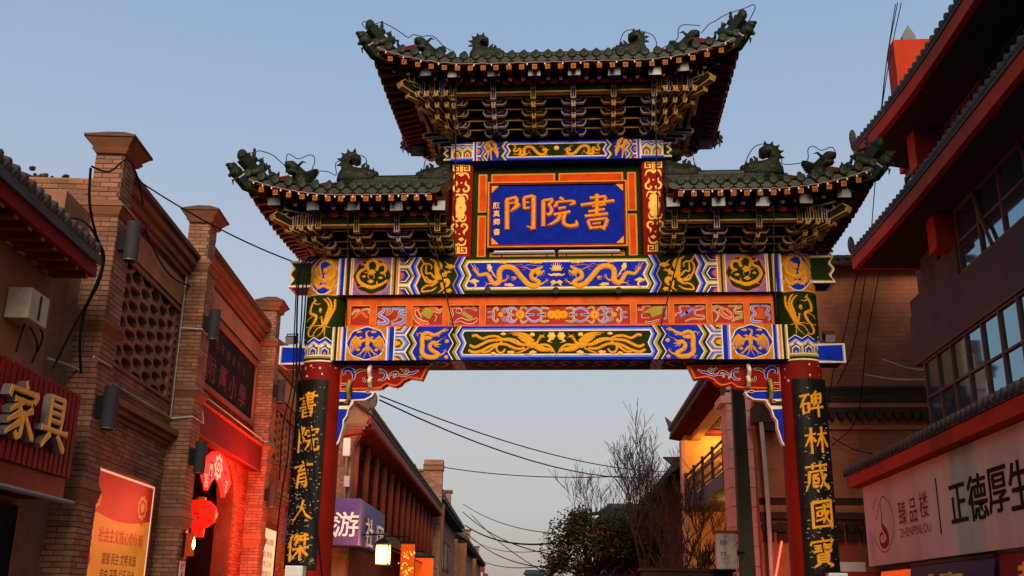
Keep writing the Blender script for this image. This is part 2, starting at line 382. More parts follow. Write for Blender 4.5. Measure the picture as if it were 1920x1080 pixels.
# ================================================================== ground
def ground():
    mat('asphalt', '#3a3836', 0.9, 0.2, 1.5, 0.3, 40)
    m = MB(); m.poly([(-900, -300, 0), (900, -300, 0), (900, 1500, 0), (-900, 1500, 0)], 'asphalt')
    o = m.build('ground', fix=False); tag(o, None, None, kind='structure')
    mat('paving', '#6a645e', 0.85, 0.2, 2, 0.2, 30)
    m = MB(); m.poly([(-5.2, -20, .004), (5.4, -20, .004), (4.0, 95, .004), (-11.2, 95, .004)], 'paving')
    o = m.build('street_paving', fix=False); tag(o, None, None, kind='structure')
ground()

# ================================================================== the archway
GY = 17.0
gate = thing('memorial_archway', 'tall painted archway with three green-tiled roofs and red columns spanning the street', 'archway', (0, GY, 0))
def Zm(ox, oy, s, y=16.66):
    """zoomed-crop coordinates -> (x, z) on the plane y"""
    def f(a, b):
        p = aty(ox+a/s, oy+b/s, y); return (p.x, p.z)
    return f
def PX(u, v=515, y=16.66): return aty(u, v, y).x
def PZ(u, v, y=16.66): return aty(u, v, y).z
def plane(y, mx=1):
    """surface on the front plane y (gate local), optionally mirrored in x"""
    return lambda x, z, h: Vector((mx*x, y-h, z))
COLX, COLR = 4.10, 0.36
def cyl(mx=1, rr=COLR, cx=-COLX, lim=0.99):
    """surface round a column's front; x measured as in the elevation"""
    def f(x, z, h):
        o = max(-lim, min(lim, (x-cx)/rr)); a = math.asin(o)
        return Vector((mx*(cx+(rr+h)*math.sin(a)), -(rr+h)*math.cos(a), z))
    return f

# ---- columns
def zig(xc, z0, z1, amp):
    return [(xc+amp*o, z0+(z1-z0)*t) for t, o in ((1, 1), (.74, -1), (.49, .8), (.23, -1), (0, .8))]
def band(mb, S, x0, x1, z0, z1, m, amp, h):
    A, B = zig(x0, z0, z1, amp), zig(x1, z0, z1, amp)
    for i in range(4): flat(mb, S, [A[i], B[i], B[i+1], A[i+1]], m, h)
def rectd(mb, S, x0, x1, z0, z1, m, h):
    flat(mb, S, [(x0, z0), (x1, z0), (x1, z1), (x0, z1)], m, h)
def clipz(P, z0, z1):
    def half(P, z, keep):
        o = []
        for i in range(len(P)):
            a, b = P[i], P[(i+1) % len(P)]; ia, ib = keep(a[1]), keep(b[1])
            if ia: o.append(a)
            if ia != ib:
                t = (z-a[1])/(b[1]-a[1]); o.append((a[0]+(b[0]-a[0])*t, z))
        return o
    P = half(P, z0, lambda q: q >= z0-1e-9)
    return half(P, z1, lambda q: q <= z1+1e-9) if P else P
def halfhex(mb, S, x0, xa, zc, hh, z0, z1, mats, h):
    """nested half hexagons whose straight side lies at x0 and whose point is at xa"""
    L = xa-x0
    for i, (m, k) in enumerate(mats):
        P = [(x0, zc+hh*k), (x0+L*k*.62, zc+hh*k), (x0+L*k, zc), (x0+L*k*.62, zc-hh*k), (x0, zc-hh*k)]
        P = clipz(P, z0, z1)
        if len(P) > 2: flat(mb, S, P, m, h+i*.0012)
def star(mb, S, c, r, m, h, n=9, half=False, sx=1.0):
    P = []
    for i in range(n*2):
        t = math.pi*i/n; k = r if i % 2 == 0 else r*.55; P.append((c[0]+k*math.cos(t)*sx, c[1]+k*math.sin(t)))
    flat(mb, S, P, m, h)

def column(mx):
    m = MB(); prof = [(.40, .62), (.372, 1.2), (.365, 3.5), (.36, 5.44), (.36, 7.44)]
    m.lathe(prof, 'columnred', 40)
    # worn patches of missing paint on the red shaft
    S = cyl(mx, .368)
    o = m.build('column', gate, (mx*-COLX*1.0 if False else -COLX*mx, 0, 0), smooth=True)
    ch = MB(); rnd = random.Random(3+mx)
    for i in range(15):
        z = rnd.choice([rnd.uniform(5.15, 5.5), rnd.uniform(5.25, 5.5), rnd.uniform(1.5, 5.4)]); x = -COLX+rnd.uniform(-.33, .33)
        n = rnd.randint(5, 8); r = rnd.uniform(.005, .022) if z > 5.1 else rnd.uniform(.004, .014)
        P = [(x+r*rnd.uniform(.5, 1.3)*math.cos(2*math.pi*k/n), z+r*rnd.uniform(.6, 1.6)*math.sin(2*math.pi*k/n)) for k in range(n)]
        flat(ch, cyl(mx, COLR+.006), P, 'paintchip', .003)
    x = ch.build('paint_chip', o, (COLX*mx, 0, 0), fix=False); x['kind'] = 'stuff'
    # stone drum under the column
    b = MB(); b.lathe([(.62, 0), (.64, .06), (.64, .2), (.56, .3), (.52, .38), (.58, .5), (.5, .62), (.40, .63)], 'stonebase', 28)
    b.build('column_base', gate, (-COLX*mx, 0, 0), smooth=True)
    # painted head: everything as thin raised paint on the round shaft
    S = cyl(mx, COLR+.002); p = MB()
    N = 24
    def ring(z0, z1, mm, h, x0=-.355, x1=.355):
        for i in range(N):
            a0 = -COLX+x0+(x1-x0)*i/N; a1 = -COLX+x0+(x1-x0)*(i+1)/N
            flat(p, S, [(a0, z0), (a1, z0), (a1, z1), (a0, z1)], mm, h)
    ring(6.75, 7.44, 'ochre', .002); ring(5.86, 6.75, 'green', .002); ring(5.62, 5.9, 'cream', .002)
    ring(5.56, 5.585, 'cream', .002); ring(5.585, 5.625, 'green', .003); ring(5.625, 5.66, 'olive', .004); ring(5.66, 5.68, 'cream', .004)
    # zigzag frieze and little cells
    cell = .205
    for k in range(-2, 2):
        xc = -COLX+(k+.5)*cell
        for i, (mm, q) in enumerate((('olive', .47), ('green', .39), ('cream', .31), ('lightblue', .26), ('blue', .2), ('ochre', .09))):
            P = [(xc-cell*q, 5.68), (xc+cell*q, 5.68), (xc+cell*q, 5.68+.115*(q/.47)+.01), (xc, 5.68+.18*(q/.47)+.02), (xc-cell*q, 5.68+.115*(q/.47)+.01)]
            flat(p, S, P, mm, .005+i*.001)
        for mm, dz, hh in (('cream', .0, .022), ('lightblue', .022, .03), ('blue', .05, .045), ('cream', .095, .018)):
            for s in (-1, 1):
                a, b2 = xc, xc+s*cell/2
                flat(p, S, [(a, 5.885+dz), (b2, 5.815+dz), (b2, 5.815+dz+hh), (a, 5.885+dz+hh)], mm, .007)
    # side edge stripes and blue oval
    P = []
    for i in range(32):
        t = 2*math.pi*i/32; k = 1+.05*math.cos(4*t); P.append((-COLX-.01+.245*k*math.cos(t), 7.1+.315*k*math.sin(t)))
    c0 = (-COLX-.01, 7.1)
    for i in range(32):
        flat(p, S, [c0, P[i], P[(i+1) % 32]], 'blue', .006)
    for i in range(32):
        q = [(c0[0]+(a-c0[0])*1.07, c0[1]+(b2-c0[1])*1.05) for a, b2 in (P[i], P[(i+1) % 32])]
        flat(p, S, [P[i], q[0], q[1], P[(i+1) % 32]], 'cream', .005)
    for sx in (-1, 1):
        for sz in (-1, 1):
            for d in (.0, .05):
                ribbon(p, S, [(-COLX+sx*.27, 7.1+sz*(.31-d*1.6)), (-COLX+sx*(.20+d*.4), 7.1+sz*(.29-d)), (-COLX+sx*(.12), 7.1+sz*.325)], .01, 'redpanel', .006)
    x = p.build('painted_head', o, (COLX*mx, 0, 0), fix=False)
    # gilded beasts on the head
    Zc = Zm(560, 470, 4.909, 16.64); g = MB(); S2 = cyl(mx, COLR+.006)
    def rb(pts, W, serr=.006, h=.016): ribbon(g, S2, [Zc(*q) for q in pts], [a*.8/4.909/106 for a in W] if isinstance(W, list) else W*.8/4.909/106, 'gold', h*.7, serr)
    rb([(205, 215), (190, 160), (205, 110), (255, 92), (305, 118), (330, 180), (315, 240), (260, 272), (200, 262), (160, 225), (165, 165)], [26, 30, 32, 34, 36, 38, 38, 36, 30, 24, 12])
    rb([(165, 240), (145, 290), (175, 340), (230, 325), (290, 345), (325, 300), (330, 265)], [12, 26, 34, 38, 34, 26, 14])
    rb([(210, 280), (228, 300), (250, 280)], 16, 0); blob(g, S2, Zc(250, 185), .05, .06, 'gold', .025, 5, .2)
    for a, b2 in (((175, 340), (150, 370)), ((290, 345), (320, 372)), ((310, 330), (345, 350))): rb([a, ((a[0]+b2[0])/2+6, (a[1]+b2[1])/2), b2], [14, 10, 5], 0)
    g.build('gilded_dragon', o, (COLX*mx, 0, 0), smooth=True)
    g = MB()
    rb([(150, 455), (128, 480), (105, 520), (100, 570), (135, 590), (160, 610), (140, 660), (105, 700), (78, 745), (90, 785), (140, 785)], [18, 26, 30, 32, 34, 34, 32, 28, 24, 16, 8])
    rb([(140, 480), (170, 495), (205, 488)], [22, 16, 6], 0); rb([(150, 455), (140, 435), (165, 470)], [6, 10, 12], 0)
    rb([(130, 600), (85, 620), (65, 645)], [14, 10, 5], 0); rb([(120, 690), (70, 700), (60, 690)], [12, 9, 5], 0)
    blob(g, S2, Zc(200, 550), .03, .045, 'gold', .016, 5, .2)
    g.build('gilded_dragon', o, (COLX*mx, 0, 0), smooth=True)
    g = MB()
    for pts in ([(235, 690), (255, 600), (280, 520), (262, 470), (232, 445)], [(240, 690), (275, 600), (300, 520), (290, 460), (262, 432)], [(245, 690), (290, 600), (325, 520), (330, 440)]):
        rb(pts, [30, 24, 22, 18, 10], .012)
    rb([(232, 700), (215, 650), (213, 605)], [40, 24, 12], 0); rb([(213, 605), (200, 615), (192, 625)], [10, 8, 3], 0)
    for pts in ([(225, 695), (170, 690), (130, 700)], [(225, 700), (170, 720), (120, 790)], [(235, 700), (215, 750), (165, 795)], [(240, 700), (235, 750), (235, 795)], [(240, 690), (262, 700), (290, 705)]): rb(pts, [16, 12, 5], .006)
    g.build('gilded_phoenix', o, (COLX*mx, 0, 0), smooth=True)
    return o
mat('stonebase', '#8a8278', 0.8, 0.2, 4, 0.3, 30)
for mx in (1, -1): column(mx)

# ---- beams
def beam_box(name, x, y, z0, z1, m='green', bv=.02):
    b = MB(); b.b2((-x, -y, z0), (x, y, z1), m); o = b.build(name, gate); bevel(o, bv); return o
UB = (6.75, 7.44); LB = (5.56, 6.16); TB = (9.27, 9.65)
ub = beam_box('upper_beam', 3.745, .34, *UB, m='green'); lb = beam_box('lower_beam', 3.87, .40, *LB, m='blue'); tb = beam_box('top_beam', 1.90, .34, *TB, m='blue')

def stripes(p, S, xs, z0, z1, mats, h):
    for (a, b, mm) in mats: rectd(p, S, xs(a), xs(b), z0, z1, mm, h)
def medal(p, S, c, r, bgm, fieldm, rim, x0, x1, z0, z1, h, sx=1.0):
    rectd(p, S, x0, x1, z0, z1, bgm, h)
    n = 48; P = [(c[0]+r*sx*(1+.035*math.cos(8*2*math.pi*i/n))*math.cos(2*math.pi*i/n), c[1]+r*(1+.035*math.cos(8*2*math.pi*i/n))*math.sin(2*math.pi*i/n)) for i in range(n)]
    Q = [(c[0]+(a-c[0])*1.05, c[1]+(b-c[1])*1.05) for a, b in P]
    flat(p, S, Q, rim, h+.002); flat(p, S, P, fieldm, h+.004)
    for s1 in (-1, 1):
        for s2 in (-1, 1):
            ex, ez = (x1 if s1 > 0 else x0), (z1 if s2 > 0 else z0)
            for d in (.025, .055, .085):
                ribbon(p, S, [(ex-s1*(.16-d*.6), ez-s2*d*.55), (ex-s1*d, ez-s2*d*.8), (ex-s1*d*.55, ez-s2*(.16-d*.6))], .009, 'redpanel', .004+h)
def upper_paint(mx):
    S = plane(-.342, mx); p = MB(); z0, z1 = UB[0]+.004, UB[1]-.004; H = z1-z0; X = lambda u: PX(u)
    stripes(p, S, X, z0, z1, [(633.5, 637, 'cream'), (637, 639.5, 'lightblue'), (639.5, 645.5, 'blue'), (645.5, 648, 'cream'), (648, 650.5, 'ochre'), (650.5, 657, 'green'), (657, 659, 'cream'), (659, 661, 'ochre'), (661, 663, 'cream')], .001)
    medal(p, S, (X(698), 7.095), .315, 'purple', 'green', 'orange', X(663), X(733), z0, z1, .001)
    stripes(p, S, X, z0, z1, [(733, 735, 'cream'), (735, 739, 'olive'), (739, 742.5, 'green'), (742.5, 747, 'ochre'), (747, 749.5, 'cream')], .001)
    # cells
    rectd(p, S, X(749.5), X(785), z0, z1, 'cream', .0008)
    hx = [('cream', 1.0), ('olive', .93), ('green', .80), ('cream', .68), ('blue', .60)]
    for zc in (z0-.0*H, z0+.5*H, z1): halfhex(p, S, X(749.5), X(778.5), zc, .235*H, z0, z1, hx, .0015); 
    for zc, hf in ((z0, 1), (z0+.5*H, 0), (z1, -1)):
        P = [(X(749.5), zc+.07)]+[(X(749.5)+(.10 if i % 2 == 0 else .062)*math.cos(a), zc+(.085 if i % 2 == 0 else .055)*math.sin(a)) for i, a in enumerate([R(75-15*k) for k in range(11)])]+[(X(749.5), zc-.07)]
        P = clipz(P, z0, z1); flat(p, S, P, 'orange', .0085)
    band(p, S, X(776), X(779.5), z0, z1, 'blue', .04, .010); band(p, S, X(779), X(783), z0, z1, 'lightblue', .04, .0105); band(p, S, X(783), X(785.5), z0, z1, 'cream', .04, .011); band(p, S, X(785.5), X(787), z0, z1, 'redpanel', .04, .011)
    band(p, S, X(774), X(777), z0, z1, 'blue', .04, .0098)
    band(p, S, X(787), X(855), z0, z1, 'green', .04, .0095)
    band(p, S, X(854), X(855.5), z0, z1, 'ochre', .045, .011)
    band(p, S, X(855.5), X(862), z0, z1, 'blue', .045, .010); band(p, S, X(862), X(866), z0, z1, 'lightblue', .045, .0102); band(p, S, X(866), X(868), z0, z1, 'cream', .045, .0104)
    band(p, S, X(868), X(872), z0, z1, 'green', .045, .010)
    # centre field drawn half by half up to the axis
    def field(u, b0, b1, mm, h):
        Zl = zig(X(u), z0, z1, .045); Zl = [q for q in Zl]; P = clipz(Zl+[(0, z0), (0, z1)], b0, b1); flat(p, S, P, mm, h)
    field(872, z0+.06, z1-.06, 'olive', .011); field(877, z0+.085, z1-.085, 'cream', .012); field(880, z0+.115, z1-.115, 'redpanel', .0125); field(881, z0+.12, z1-.12, 'blue', .013)
    return p
def lower_paint(mx):
    S = plane(-.402, mx); p = MB(); z0, z1 = LB[0]+.004, LB[1]-.004; H = z1-z0; X = lambda u: PX(u, 645, 16.60)
    stripes(p, S, X, z0, z1, [(622, 625, 'cream'), (625, 627.5, 'olive'), (627.5, 632, 'green'), (632, 634, 'cream'), (634, 638, 'ochre'), (638, 641, 'cream'), (641, 643, 'lightblue'), (643, 648, 'blue'), (648, 650, 'cream')], .001)
    medal(p, S, (X(687), 5.865), .275, 'ochre', 'blue', 'cream', X(650), X(724), z0, z1, .001, 1.18)
    stripes(p, S, X, z0, z1, [(724, 726.5, 'cream'), (726.5, 730, 'lightblue'), (730, 738, 'blue'), (738, 740.5, 'cream')], .001)
    rectd(p, S, X(740.5), X(775), z0, z1, 'cream', .0008)
    hx = [('cream', 1.0), ('blue', .95), ('lightblue', .86), ('redpanel', .71), ('cream', .69), ('olive', .6), ('green', .48)]
    for zc in (z0, z0+.5*H, z1): halfhex(p, S, X(740.5), X(769), zc, .235*H, z0, z1, hx, .0015)
    for zc in (z0, z0+.5*H, z1):
        P = [(X(741), zc+.05)]+[(X(741)+(.105 if i % 2 == 0 else .085)*math.cos(a), zc+(.055 if i % 2 == 0 else .04)*math.sin(a)) for i, a in enumerate([R(75-15*k) for k in range(11)])]+[(X(741), zc-.05)]
        flat(p, S, clipz(P, z0, z1), 'gold', .0105)
    band(p, S, X(766), X(771.5), z0, z1, 'green', .045, .0112); band(p, S, X(771.5), X(776), z0, z1, 'olive', .045, .0115); band(p, S, X(776), X(778), z0, z1, 'cream', .045, .0115)
    band(p, S, X(778), X(846), z0, z1, 'blue', .045, .011); band(p, S, X(845), X(846.8), z0, z1, 'cream', .045, .0122)
    band(p, S, X(846.8), X(853), z0, z1, 'green', .045, .0115); band(p, S, X(853), X(858.5), z0, z1, 'olive', .045, .0118); band(p, S, X(858.5), X(860.5), z0, z1, 'cream', .045, .012)
    band(p, S, X(860.5), X(866), z0, z1, 'blue', .04, .0112)
    def field(u, b0, b1, mm, h):
        P = clipz(zig(X(u), z0, z1, .035)+[(0, z0), (0, z1)], b0, b1); flat(p, S, P, mm, h)
    field(865, z0+.045, z1-.045, 'lightblue', .012); field(869, z0+.08, z1-.075, 'cream', .0125); field(871.5, z0+.1, z1-.095, 'green', .013)
    # underside: dim repeat of the zigzags and scrolls
    U = lambda x, z, h: Vector((mx*x, z, LB[0]-h))
    rectd(p, U, X(740), 0, -.36, .36, 'green', .002); rectd(p, U, X(846), X(868), -.37, .37, 'purple', .003)
    for k in range(4): band(p, U, X(846)+k*.05, X(848)+k*.05, -.37, .37, 'cream' if k % 2 else 'olive', .04, .004)
    for k in range(5):
        xx = -1.45+k*.3; ribbon(p, U, [(xx, -.2), (xx+.1, -.3), (xx+.2, -.2), (xx+.1, -.05), (xx+.25, .1)], .035, 'orange', .004)
    for k in range(2):
        xx = X(785)+k*.28; ribbon(p, U, [(xx, -.25), (xx+.12, -.3), (xx+.2, -.1), (xx+.05, .1)], .035, 'orange', .004)
    return p
def top_paint(mx):
    S = plane(-.342, mx); p = MB(); z0, z1 = TB[0]+.004, TB[1]-.004; H = z1-z0; X = lambda u: PX(u, 283)
    rectd(p, S, X(846), X(887), z0, z1, 'blue', .001); rectd(p, S, X(846), X(887), z0+.035, z0+.06, 'lightblue', .002)
    rectd(p, S, X(846), X(887), z0+.06, z1-.035, 'cream', .002); rectd(p, S, X(846.5), X(886.5), z0+.07, z1-.05, 'green', .003)
    cw = (X(887)-X(846))/2; b0 = z0+.07
    for k in range(-1, 3):
        xc = X(846)+k*cw*.92+cw*.08+cw*.5
        for i, (mm, q, zz) in enumerate((('cream', .46, .0), ('olive', .41, .0), ('green', .3, 0), ('cream', .22, 0), ('orange', .17, 0))):
            P = [(xc-cw*q, b0), (xc+cw*q, b0), (xc+cw*q, b0+.02+.10*q/.46), (xc, b0+.03+.17*q/.46), (xc-cw*q, b0+.02+.10*q/.46)]
            P = [(max(X(846.5), min(X(886.5), a)), b) for a, b in P]; flat(p, S, P, mm, .0035+i*.0008)
        for mm, dz in (('cream', .0), ('blue', .02), ('lightblue', .042), ('cream', .062)):
            for s in (-1, 1):
                P = [(xc, b0+.205+dz), (xc+s*cw*.46, b0+.13+dz), (xc+s*cw*.46, b0+.152+dz), (xc, b0+.227+dz)]
                P = [(max(X(846.5), min(X(886.5), a)), min(b, z1-.05)) for a, b in P]; flat(p, S, P, mm, .0085)
    stripes(p, S, X, z0, z1, [(887, 889, 'cream'), (889, 891, 'lightblue'), (891, 893.5, 'blue'), (893.5, 895, 'cream')], .003)
    rectd(p, S, X(895), X(912), z0, z1, 'cream', .001)
    for zc in (z0, z0+.5*H, z1): halfhex(p, S, X(895), X(908), zc, .24*H, z0, z1, [('cream', 1), ('lightblue', .92), ('blue', .78), ('orange', .5)], .002)
    band(p, S, X(905.5), X(908), z0, z1, 'green', .035, .006); band(p, S, X(908), X(911), z0, z1, 'olive', .035, .0065); band(p, S, X(911), X(912.3), z0, z1, 'cream', .035, .007)
    band(p, S, X(912.3), X(940), z0, z1, 'blue', .035, .006); band(p, S, X(939), X(943), z0, z1, 'green', .035, .007); band(p, S, X(943), X(946), z0, z1, 'olive', .035, .0075); band(p, S, X(946), X(947.5), z0, z1, 'cream', .035, .008)
    def field(u, b0, b1, mm, h):
        flat(p, S, clipz(zig(X(u), z0, z1, .03)+[(0, z0), (0, z1)], b0, b1), mm, h)
    field(947.5, z0, z1, 'blue', .0066); field(951, z0+.035, z1-.03, 'lightblue', .0072); field(953, z0+.055, z1-.05, 'cream', .0078); field(955, z0+.07, z1-.065, 'redpanel', .0084); field(956, z0+.075, z1-.07, 'green', .009)
    return p
for fn, par in ((upper_paint, ub), (lower_paint, lb), (top_paint, tb)):
    for mx in (1, -1): fn(mx).build('painted_pattern', par, fix=False)

# ---- gilded relief on the beams, traced crop by crop and mirrored
def relief(par, name, yface, y, crop, mx, items, m='gold', h=.012):
    f = Zm(*crop, y); S = plane(yface, mx); g = MB(); k = 1/crop[2]/106.0
    for it in items:
        if it[0] == 'r':
            W = it[2]; W = [a*k for a in W] if isinstance(W, (list, tuple)) else W*k
            ribbon(g, S, [f(*q) for q in it[1]], W, m, h, (it[3] if len(it) > 3 else 0)*1.25*k, True, it[4] if len(it) > 4 else 5, it[5] if len(it) > 5 else 1)
        else: blob(g, S, f(*it[1]), it[2]*k, it[3]*k, m, h*.8, it[4] if len(it) > 4 else 0, .14, 22, it[5] if len(it) > 5 else 0)
    return g.build(name, par, smooth=True)
C4 = (870, 475, 10.667)
dragon_centre = [
 ('r', [(205, 330), (250, 390), (300, 440), (380, 430), (450, 420), (500, 470), (540, 550), (600, 610), (670, 600), (715, 540), (710, 440), (720, 350), (780, 290), (870, 275), (960, 290), (1040, 350), (1110, 440), (1200, 540), (1290, 630), (1390, 660), (1470, 640), (1500, 580), (1440, 530), (1370, 500), (1350, 430), (1390, 370), (1450, 350)], [30, 44, 56, 62, 66, 72, 78, 88, 94, 96, 96, 96, 96, 96, 96, 96, 96, 96, 96, 94, 88, 80, 78, 76, 74, 80, 70], 16, 6),
 ('r', [(215, 350), (190, 290), (130, 205)], [34, 26, 14]), ('r', [(225, 340), (230, 280), (200, 220)], [28, 22, 12]), ('r', [(240, 360), (272, 310), (275, 280)], [24, 18, 6]), ('r', [(260, 390), (290, 360), (300, 330)], [22, 14, 5]), ('r', [(220, 350), (185, 320), (150, 312)], [18, 14, 5]), ('r', [(215, 365), (185, 350), (155, 350)], [18, 12, 5]),
 ('r', [(1400, 370), (1480, 320), (1580, 265)], [90, 80, 26]), ('r', [(1440, 400), (1530, 390), (1610, 345)], [80, 70, 24]), ('b', (1470, 350), 62, 50),
 ('r', [(1480, 420), (1520, 440), (1530, 470)], [24, 18, 6]), ('r', [(1540, 410), (1575, 430), (1580, 455)], [20, 16, 5]), ('r', [(1590, 370), (1605, 395), (1600, 420)], [16, 12, 5]), ('r', [(1490, 430), (1460, 470), (1430, 510)], [22, 18, 6]),
 ('r', [(1580, 260), (1420, 245), (1280, 235), (1200, 265), (1130, 220), (1050, 245), (985, 230)], [14, 12, 11, 11, 10, 9, 5]),
 ('r', [(1420, 320), (1320, 330), (1250, 290), (1160, 285), (1090, 260)], [20, 16, 14, 10, 5]), ('r', [(1250, 295), (1190, 335), (1150, 350)], [12, 9, 4]), ('r', [(1420, 330), (1360, 345), (1320, 350)], [18, 14, 6]),
 ('r', [(1480, 630), (1560, 610), (1620, 570), (1650, 540)], [60, 42, 26, 18]), ('r', [(1645, 545), (1640, 520), (1650, 505)], [12, 10, 4]), ('r', [(1650, 540), (1680, 520), (1685, 505)], [12, 10, 4]), ('r', [(1650, 548), (1690, 545), (1705, 555)], [12, 10, 4]), ('r', [(1645, 555), (1665, 585), (1660, 600)], [11, 9, 4]),
 ('r', [(760, 560), (830, 540), (870, 480)], [50, 36, 22]), ('r', [(868, 485), (855, 445), (875, 430)], [13, 11, 4]), ('r', [(870, 482), (890, 450), (885, 435)], [12, 10, 4]), ('r', [(872, 488), (905, 475), (910, 460)], [12, 10, 4]), ('r', [(875, 495), (905, 515), (895, 525)], [11, 9, 4]),
 ('r', [(600, 610), (520, 610), (450, 615)], [50, 34, 20]), ('r', [(450, 615), (420, 655), (390, 665)], [14, 12, 5]), ('r', [(450, 612), (440, 590), (410, 570)], [13, 10, 4]), ('r', [(455, 622), (440, 650), (445, 660)], [12, 10, 4]),
 ('r', [(1040, 500), (1000, 480), (940, 470)], [46, 28, 10]), ('r', [(1040, 510), (990, 500), (930, 500)], [30, 20, 8]), ('r', [(1035, 520), (990, 535), (945, 535)], [30, 20, 8]),
 ('r', [(1420, 610), (1340, 590), (1260, 545)], [14, 10, 5])]
clouds_centre = [('b', (510, 290), 48, 82, 6, .25), ('r', [(545, 350), (600, 430), (650, 510)], [40, 24, 10]), ('r', [(550, 430), (600, 450), (640, 480)], [10, 12, 8]),
 ('b', (790, 178), 90, 30, 5), ('b', (1450, 172), 135, 34, 7), ('b', (200, 560), 92, 46, 4), ('r', [(200, 590), (235, 630), (225, 670), (180, 705)], [36, 40, 30, 12]), ('b', (900, 635), 95, 36, 5, -.1),
 ('b', (1790, 580), 60, 42, 4), ('r', [(1800, 600), (1760, 640), (1735, 670)], [36, 24, 10]), ('r', [(1680, 410), (1740, 440), (1810, 425), (1880, 440)], [14, 44, 56, 50]),
 ('b', (1830, 295), 70, 58, 0), ('r', [(1780, 330), (1735, 310), (1715, 280)], [26, 18, 5]), ('r', [(1790, 290), (1760, 250), (1740, 230)], [22, 16, 5]), ('r', [(1810, 270), (1790, 225), (1780, 200)], [20, 14, 5]), ('r', [(1830, 260), (1828, 200), (1828, 160)], [20, 14, 6]), ('r', [(1790, 340), (1770, 350), (1740, 350)], [18, 14, 6])]
C5 = (870, 600, 10.667)
phoenix_centre = [
 ('r', [(1230, 480), (1310, 500), (1390, 500), (1450, 470)], [60, 120, 120, 70]), ('r', [(1440, 480), (1475, 430), (1500, 370), (1540, 325)], [80, 44, 36, 44]), ('b', (1560, 330), 42, 28), ('r', [(1580, 335), (1610, 350), (1640, 362)], [24, 14, 4]), ('r', [(1575, 320), (1600, 290), (1618, 262)], [12, 10, 4]), ('r', [(1555, 315), (1520, 300), (1495, 292)], [12, 9, 4]), ('r', [(1520, 370), (1535, 390), (1525, 405)], [16, 12, 4]),
 ('r', [(1380, 450), (1300, 380), (1250, 320), (1150, 280), (1020, 265), (885, 272)], [110, 110, 90, 60, 30, 8], 0), ('r', [(1320, 420), (1240, 370), (1160, 330), (1060, 300), (965, 298)], [70, 70, 55, 30, 6], 14), ('r', [(1290, 440), (1230, 410), (1150, 375), (1075, 340)], [60, 50, 36, 8], 14), ('r', [(1260, 450), (1200, 425), (1130, 395)], [40, 30, 8], 12),
 ('r', [(1430, 520), (1520, 570), (1620, 590), (1720, 590), (1790, 640)], [110, 110, 90, 60, 20], 0), ('r', [(1480, 520), (1590, 500), (1680, 510), (1760, 570), (1835, 695)], [70, 60, 56, 40, 10]), ('r', [(1560, 610), (1600, 630), (1610, 640)], [20, 16, 6]), ('r', [(1640, 620), (1680, 635), (1695, 640)], [22, 16, 5]), ('r', [(1720, 620), (1745, 645), (1750, 655)], [20, 14, 5]),
 ('r', [(1230, 500), (1130, 480), (1060, 430), (960, 390), (850, 385), (740, 400), (620, 405), (480, 425), (380, 475), (290, 520), (210, 545), (160, 530), (110, 500)], [36, 40, 42, 44, 44, 40, 42, 46, 46, 46, 46, 44, 30], 12, 6, 0),
 ('r', [(1220, 510), (1100, 490), (990, 440), (900, 405), (800, 400), (720, 360), (640, 330), (520, 330), (440, 355), (370, 375), (300, 345), (240, 310), (160, 325)], [30, 36, 40, 40, 34, 36, 40, 40, 40, 38, 40, 44, 40], 12, 6, 0),
 ('r', [(1220, 560), (1120, 580), (1020, 570), (930, 530), (830, 490), (720, 485), (600, 500), (480, 550), (370, 610), (260, 645), (190, 650), (130, 625), (85, 600)], [30, 40, 44, 44, 40, 40, 44, 46, 48, 50, 48, 44, 30], 12, 6, 0),
 ('r', [(770, 430), (690, 490), (650, 540), (660, 610), (710, 660), (770, 650), (830, 580)], [24, 30, 30, 32, 34, 32, 18], 12, 6, 0), ('r', [(640, 520), (560, 580), (490, 630), (420, 650), (350, 650)], [30, 34, 36, 34, 16], 12, 6, 0),
 ('r', [(1290, 565), (1180, 620), (1100, 650), (1040, 655)], [30, 34, 30, 12], 6)]
clouds_phx = [('b', (1365, 293), 52, 40, 0), ('b', (585, 672), 54, 34, 5), ('b', (940, 645), 76, 32, 5), ('b', (1380, 645), 66, 34, 4), ('r', [(1380, 650), (1290, 680), (1210, 685)], [50, 26, 8]), ('b', (1750, 320), 75, 76, 6), ('r', [(1760, 380), (1700, 410), (1680, 425), (1780, 460)], [44, 34, 30, 6]), ('b', (785, 280), 54, 30, 4)]
C1 = (730, 470, 10.667)
